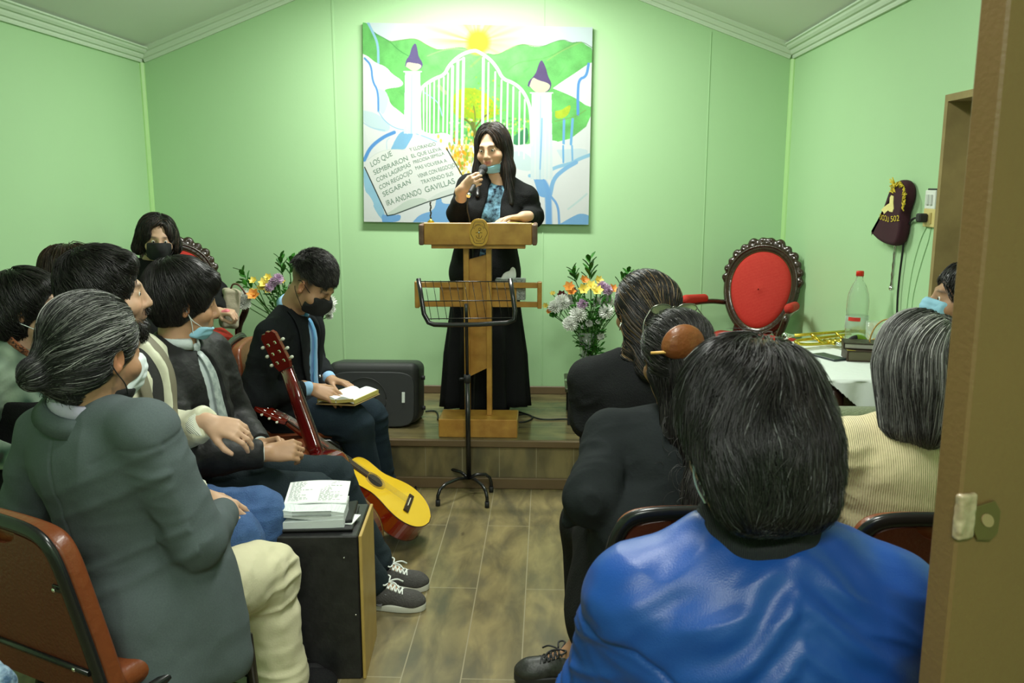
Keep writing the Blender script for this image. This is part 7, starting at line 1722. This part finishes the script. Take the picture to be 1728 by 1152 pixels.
def hairpin_woman():
    s = Human('woman in black with glasses on her head and a wooden hairpin', atY(1140, 606, 2.33), 14, 4, 0, atY(1150, 712, 2.33), (.33, 2.17, .53), 2, SK3, hs=1.0, w=1.04, sh=.188, res=.005, female=True)
    s.J['L']['el'] = V(.115, 2.14, .74); s.J['L']['wr'] = V(.14, 2.36, .66); s.J['R']['el'] = V(.58, 2.14, .76); s.J['R']['wr'] = V(.55, 2.38, .66)
    s.leg('L', V(.22, 2.56, .52), (.105, 2.50, .10), (-1, -.06, 0)); s.leg('R', V(.42, 2.56, .52), (.42, 2.58, .09), (0, 1, 0)); s.body(hands='')
    s.shoe('L', mat('worn_black_leather', (.020, .021, .019), rough=.45, bump=(40, .3), vary=(40, .5, (.05, .05, .045))), M_blkM, 'ankle_boot', high=.03, lace=M_blkM); s.shoe('R', M_blkM, M_blkM)
    M_c = cloth('black_knit', (.014, .017, .018), .12, sc=120)
    s.garment('cardigan', M_c, .026, hem=-.22, res=.0065, amp=.006, arm_bulk=1.1, bust=False, extra=lambda S: (S.cap(s.J['L']['el'], V(.058, 2.15, .672), .052, .016, k=.04), S.cap(s.pel + V(-.12, -.02, .12), s.pel + V(-.155, .00, -.19), .095, .060, k=.06)))
    S = Solid(); S.ell(s.pel, (.20, .17, .13), k=.05); S.cap(s.pel + V(-.1, 0, 0), V(.16, 2.52, .52), .12, .10, k=.05); S.cap(s.pel + V(.1, 0, 0), V(.44, 2.52, .52), .12, .10, k=.05); S.cap(V(.16, 2.53, .50), V(.18, 2.56, .22), .11, .12, k=.06); S.cap(V(.44, 2.53, .5), V(.44, 2.56, .22), .11, .12, k=.06); S.ell((.13, 2.20, .40), (.08, .16, .12), k=.08); S.plane((0, 0, .20), V(0, 0, -1)); S.build('skirt', .010, M_blackcloth, s.root, disp=lambda P: noise(P * V(1, 1, .3), 14) * .008)
    def ops(S, s):
        cap_hair(.012, low=-.09)(S, s); S.ell(s.hp(-.02, -.085, .03), V(.05, .030, .045), s.H, k=.04); S.cap(s.hp(0, -.065, -.04), s.tp(.0, -.095, -.03), .066, .060, k=.04)
        pts = [s.hp(.02, -.11, -.03), s.hp(.045, -.125, -.11), s.tp(.050, -.11, -.06), s.tp(.065, -.135, -.20), s.tp(.055, -.14, -.30), s.tp(.06, -.135, -.38)]; rr = [.042, .046, .050, .056, .046, .022]
        for i in range(5): S.cap(pts[i], pts[i + 1], rr[i], rr[i + 1], k=.04)
    def fl(L):
        hi = (L[:, 2] > -.03) & (L[:, 1] > -.12); d = np.zeros_like(L); d[:, 0] = np.where(hi, -2.2 * (L[:, 0] - .02), .15); d[:, 1] = np.where(hi, -1.0, -.1); d[:, 2] = np.where(hi, -.25 - 2.0 * np.maximum(L[:, 2], 0) * (L[:, 1] < -.05) + 1.0 * np.maximum(-L[:, 2], 0), -1.2); return d
    s.hair(ops, n=8500, L=.20, seg=12, r=.0009, flow=fl, cols=BLK + ((.05, .045, .04),), wts=(.4, .3, .2, .1), base_res=.0055, jit=.24, lift=.004)
    cu = MB()
    for i in range(150):
        t = rnd.uniform(0, 1); c = s.tp(.055 + rnd.gauss(0, .030) - .06 * (rnd.random() < .3), -.165 + rnd.uniform(-.01, .04), .02 - .38 * t); r_ = rnd.uniform(.006, .020); a0 = rnd.uniform(0, 6); cu.tube([c + s.T @ V(r_ * math.cos(a0 + u), r_ * .4 * math.sin(u), r_ * math.sin(a0 + u) - .008 * u) for u in np.linspace(0, rnd.uniform(2, 5), 9)], .0006, 4)
    for i in range(6):
        c = s.tp(-.045, -.13, -.02 - i * .003); cu.tube([c + s.T @ V(.026 * math.cos(u) , 0, .022 * math.sin(u) - .002 * u) for u in np.linspace(0, 6, 16)], .0008, 4)
    cu.build('loose_curls', mat('hair_dark', (.014, .013, .012), rough=.4), s.root)['kind'] = 'stuff'
    pin = thing('hairpin', 'leather oval hair clip with a wooden stick in the black hair', 'hairpin', atY(1150, 588, 2.2)); c = s.hp(-.030, -.128, .050)
    B_ = s.H @ rx(8); pm = MB(); n = 28; vs = []
    for rr, yy in ((1.45, .0), (1.36, -.009), (1.05, -.017), (.55, -.022), (.02, -.023)):
        for j in range(n):
            a = 2 * math.pi * j / n; x = .041 * math.cos(a) * rr; z = (.040 if math.sin(a) > 0 else .026) * math.sin(a) * rr; vs.append(c + B_ @ V(x, yy + .004 - 7 * x * x * 0, z))
    pm.add(vs + [v + B_ @ V(0, .004, 0) for v in vs[:n]], [(i * n + j, i * n + (j + 1) % n, (i + 1) * n + (j + 1) % n, (i + 1) * n + j) for i in range(4) for j in range(n)] + [tuple(4 * n + j for j in range(n)), tuple(5 * n + j for j in range(n))[::-1]] + [(5 * n + j, 5 * n + (j + 1) % n, (j + 1) % n, j) for j in range(n)], True)
    pm.build('leather_oval', mat('tan_leather_oval', srgb(122, 72, 36), rough=.4, bump=(50, .3), vary=(25, .5, srgb(120, 62, 26)), coat=.2), pin)
    MB().tube([c + B_ @ V(-.088, .004, -.014), c + B_ @ V(-.052, -.002, -.012), c + B_ @ V(.045, -.002, -.010), c + B_ @ V(.078, .004, -.008)], [.0038, .0042, .004, .002], 8).build('wooden_stick', mat('pale_stick', srgb(204, 160, 84), rough=.5), pin)
    gl_ = thing('glasses', 'thin metal-rimmed glasses pushed up on the black hair of the woman with hairpin', 'glasses', s.hp(0, .0, .13)); M_gl = mat('lens_glass', (.75, .85, .60), rough=.05, trans=.7, ior=1.2); M_rim = mat('rim_pewter', (.25, .26, .22), rough=.25, metal=.9)
    for g in (-1, 1):
        cc = s.hp(g * .037, .012, .136); RR = s.H @ rx(-62) @ rz(0); o2 = smooth_pts([(.030 * math.cos(t), .017 * math.sin(t)) for t in np.linspace(0, 2 * math.pi, 13)], 1)[:-1]
        MB().prism(o2, .0015, cc, RR).build('lens', M_gl, gl_); MB().tube([cc + RR @ V(x, y, 0) for x, y in o2 + [o2[0]]], .0016, 6).build('rim', M_rim, gl_)
        MB().tube(smooth_pts3([s.hp(g * .068, .012, .136), s.hp(g * .094, .005, .10), s.hp(g * .096, -.02, .045), s.hp(g * .088, -.045, .0)], 2), .0018, 6).build('temple_arm', M_rim, gl_)
    MB().tube([s.hp(-.008, .012, .140), s.hp(0, .010, .144), s.hp(.008, .012, .140)], .0014, 6).build('bridge', M_rim, gl_)
hairpin_woman()
def cream_woman():
    s = Human('woman with grey shoulder-length hair in a cream ribbed sweater', atY(1548, 618, 2.10), 6, 3, 0, atY(1540, 722, 2.10), (.875, 2.12, .53), 4, SK4, hs=1.0, w=1.02, sh=.168, res=.006, female=True)
    s.J['L']['el'] = V(.66, 2.13, .76); s.J['L']['wr'] = V(.72, 2.34, .64); s.J['R']['el'] = V(1.12, 2.14, .76); s.J['R']['wr'] = V(1.02, 2.34, .64); s.body(hands='')
    for k in 'LR': s.shoe(k, M_blkM, M_blkM)
    s.garment('sweater', cloth('cream_ribbed_knit', srgb(226, 212, 166), .15, sheen=.3, spec=.1) if False else mat('cream_ribbed', srgb(224, 210, 166), rough=.9, sheen=.3, weave=(62, .55, 'X'), bump=(120, .2)), .020, hem=-.1, res=.0065, amp=.006, arm_bulk=1.2, bust=False, seed=9); s.trousers(M_blackcloth, res=.010)
    def ops(S, s):
        cap_hair(.016, low=-.20, ear=False)(S, s); S.cap(s.hp(0, -.05, 0), s.hp(.004, -.055, -.11), .080, .070, k=.05)
        for g in (-1, 1): S.cap(s.hp(g * .065, -.03, 0), s.hp(g * .068, -.035, -.13), .036, .026, k=.05)
    s.hair(ops, n=12500, L=.25, seg=12, r=.0008, flow=lambda L: np.stack([np.sign(L[:, 0] - .03) * 1.1 * np.exp(-((L[:, 2] - .13) / .05) ** 2) + .5 * L[:, 0], -.1 + 0 * L[:, 0], -1 + 0 * L[:, 0]], 1), cols=((.035, .034, .032), (.10, .10, .095), (.26, .26, .25), (.42, .42, .40)), wts=(.26, .30, .27, .17), basecol=(.06, .06, .058), base_res=.0055, jit=.10, lift=.003, mask_fn=lambda L, N: L[:, 2] > -.10)
cream_woman()
def blue_man():
    s = Human('man in a shiny royal blue jacket in the foreground seen from behind', atY(1264, 730, 1.20), 10, 20, 0, atY(1284, 886, 1.19), (.315, 1.10, .52), 2, SK3, hs=1.0, w=1.06, sh=.178, res=.0036, shdrop=.112)
    J = s.J['L']; J['el'] = atY(1022, 1150, 1.20) + V(.0, .02, -.06); J['wr'] = J['el'] + V(.06, .20, -.13); J = s.J['R']; J['el'] = J['sh'] + V(.07, .03, -.27); J['wr'] = J['el'] + V(-.06, .22, .03)
    s.body(hands='LR'); 
    for k in 'LR': s.shoe(k, M_blkM, M_blkM)
    M_sat = mat('royal_blue_satin', srgb(22, 68, 144), rough=.38, spec=.5, bump=(500, .1), weave=(240, .06, 'X')); M_sh = cloth('white_shirt', srgb(196, 206, 206), .1, sheen=0)
    s.garment('shirt', M_sh, .006, cut=0, hem=.05, res=.007, amp=.0); s.collar(M_sh, r=.061, h=.036, gap=.8, z0=.010, spread=.001)
    fl = s.folds(.006, seed=8)
    def dp(P):
        L = (P - s.neck) @ s.T; d = fl(P); back = L[:, 1] < .03
        u = L[:, 0]; v = L[:, 2]
        d += .0048 * back * np.exp(-((v + .12) / .13) ** 2) * np.sin(105 * (v + .55 * np.abs(u - .02)) + 4 * noise(P, 9, 3)) * np.exp(-(u / .16) ** 2)
        d += .004 * back * np.exp(-((u - .02) / .02) ** 2) * noise(P * V(1, 1, 2), 34, 5)
        d += .002 * back * noise(P * V(.5, 1, 1.6), 20, 6)
        for sg, b_ in ((1, nrm(V(.45, 0, .9))), (-1, nrm(V(-.45, 0, .9)))):
            Mx = np.eye(3) * 7 + np.outer(b_, b_) * 34; d += .0034 * back * np.clip(sg * (u - .02) * 14 + .5, 0, 1) * np.clip(-v * 12, 0, 1) * (.35 + .65 * np.exp(-((v + .14) / .12) ** 2)) * (1 - 2.4 * np.abs(noise(P @ Mx.T, 1, 40 + sg)))
        q = P - s.J['L']['sh']; a = nrm(s.J['L']['el'] - s.J['L']['sh']); t = q @ a; r_ = np.linalg.norm(q, axis=1)
        d -= .005 * np.exp(-((t - .01 - .25 * np.abs(L[:, 0] + .19)) / .004) ** 2) * (L[:, 0] < -.10) * (r_ < .15)
        w_ = (L[:, 0] < -.17) * np.clip((t - .08) * 10, 0, 1); d += .0045 * w_ * np.sin(140 * t + 6 * noise(P, 12, 9))
        return d
    S = Solid(); s.torso(S, .020, k=.05); S.ell(s.pel + V(0, -.01, .08), (.225, .17, .22), k=.07); S.ell(s.tp(0, -.02, -.22), (.200, .10, .19), s.T, k=.05); s.arms(S, .020, bulk=1.2, cut=.0, k=.025); S.plane(s.pel + V(0, 0, -.06), V(0, 0, -1)); S.cap(s.neck + s.up * .036 - s.r * .012, s.neck + s.up * .16 + s.f * .02 - s.r * .02, .076, .085, k=.010, mode='-'); S.ell(s.tp(0, .20, -.17), (.05, .10, .24), s.T, k=.006, mode='-')
    S.build('jacket', .0045, M_sat, s.root, disp=dp)
    ax = nrm(s.hp(0, -.02, -.06) - s.neck); S = Solid(); S.cap(s.neck - ax * .012 - s.f * .006 - s.r * .006, s.neck + ax * .034 - s.f * .010 - s.r * .004, .096, .080, k=.01); S.cap(s.neck - ax * .05, s.neck + ax * .12, .063, k=.004, mode='-'); S.plane(s.neck + ax * .038, ax, .006); S.build('ribbed_collar', .0035, mat('black_ribbing', (.012, .013, .016), rough=.85, weave=(120, .5, 'X')), s.root)
    s.trousers(M_blackcloth, res=.010); m = s.mask(M_whitem, M_whitem, 'on', mw=.050)
    def ops(S, s): cap_hair(.013, low=-.088, crown=.0)(S, s); S.ell(s.hp(0, -.068, -.030), V(.072, .050, .080) * s.hs, s.H, k=.04); S.box(s.hp(.004, -.060, -.085), (.066, .040, .038), s.H, rd=.03, k=.03)
    c0 = V(.018, -.055, .115)
    def bald(L, P):
        m = np.clip(np.exp(-(np.linalg.norm((L - c0) / V(.030, .030, .03), axis=1) ** 2)) * 1.2 + .25 * noise(P, 150) * (np.linalg.norm(L - c0, axis=1) < .05), 0, 1); return V(.012, .012, .013) * (1 - m[:, None] * .7) + V(.16, .09, .05) * m[:, None] * .7
    def mk_(L, N): r_ = np.linalg.norm(L - c0, axis=1); return np.random.default_rng(4).random(len(L)) < np.clip((r_ - .004) / .045, .10, 1)
    def fl_(L):
        q = L - V(.018, -.055, .07); q = q / (np.linalg.norm(q, axis=1)[:, None] + 1e-9); d = q.copy(); d[:, 2] -= .9; d += .55 * np.cross(np.broadcast_to(V(0, 0, 1.), L.shape), q) * np.exp(-(np.linalg.norm(L - c0, axis=1) / .06) ** 2)[:, None]; return d
    s.hair(ops, n=17000, L=.078, seg=9, r=.00075, flow=fl_, cols=BLK + ((.06, .06, .062), (.20, .20, .20)), wts=(.40, .28, .24, .07, .012), base_res=.0045, jit=.40, lift=.011, basecol=bald, mask_fn=mk_, rough=.30, off=(0, .005))
blue_man()
def doorway_person():
    s = Human('person in a blue mask by the doorway, mostly hidden behind the brown door', atY(1628, 505, 2.95), 80, -8, 0, atY(1640, 580, 2.95), (1.22, 2.93, .55), 88, SK2, hs=1.0, w=1.0, sh=.175, res=.006)
    s.neck = s.hp(0, -.03, -.17); s.body(hands=''); s.eyes(); s.garment('jumper', cloth('olive_knit', srgb(104, 108, 52), .3), .018, hem=-.05, res=.009); s.trousers(M_blackcloth, res=.012); s.mask(M_bluem, M_whitem, 'on')
    for k in 'LR': s.shoe(k, M_blkM, M_blkM)
    s.hair(cap_hair(.010, low=-.04), n=1500, L=.05, seg=5, r=.0013, flow=swirl(), cols=BLK + ((.1, .1, .1),), base_res=.007, jit=.3)
# ---- grey-green upholstered seat by the table, scrap of denim at the lower left
ua = thing('upholstered_chair', 'grey-green upholstered chair back in front of the carved table', 'chair', (.93, 2.66, 0)); M_gg = mat('grey_green_fabric', srgb(122, 132, 100), rough=.95, bump=(170, .6), sheen=.3, vary=(60, .5, srgb(104, 114, 84)))
Solid().box((.90, 2.56, .66), (.27, .055, .225), rd=.05, k=.02).build('backrest', .008, M_gg, ua); Solid().box((.93, 2.78, .40), (.27, .22, .07), rd=.04, k=.02).build('seat', .010, M_gg, ua)
for sx in (-1, 1):
    for y in (2.57, 2.96): MB().tube([(.93 + sx * .22, y, .36), (.93 + sx * .22, y, .005)], .018, 8).build('leg', M_blkM, ua)

blue_dn = thing('denim_garment', 'corner of a pale washed denim sleeve at the bottom left edge', 'garment', (-.80, 1.12, 0))
Solid().cap(atY(-60, 1170, 1.15), atY(-8, 1160, 1.12), .055, .030, k=.03).cap(atY(-60, 1170, 1.15), atY(-90, 1400, 1.10), .055, .06, k=.03).build('sleeve', .005, mat('washed_denim', srgb(150, 172, 190), rough=.9, vary=(40, 1, srgb(60, 86, 116)), bump=(200, .4)), blue_dn, disp=lambda P: noise(P, 40) * .005)
for f_ in (doorway_person,): f_()
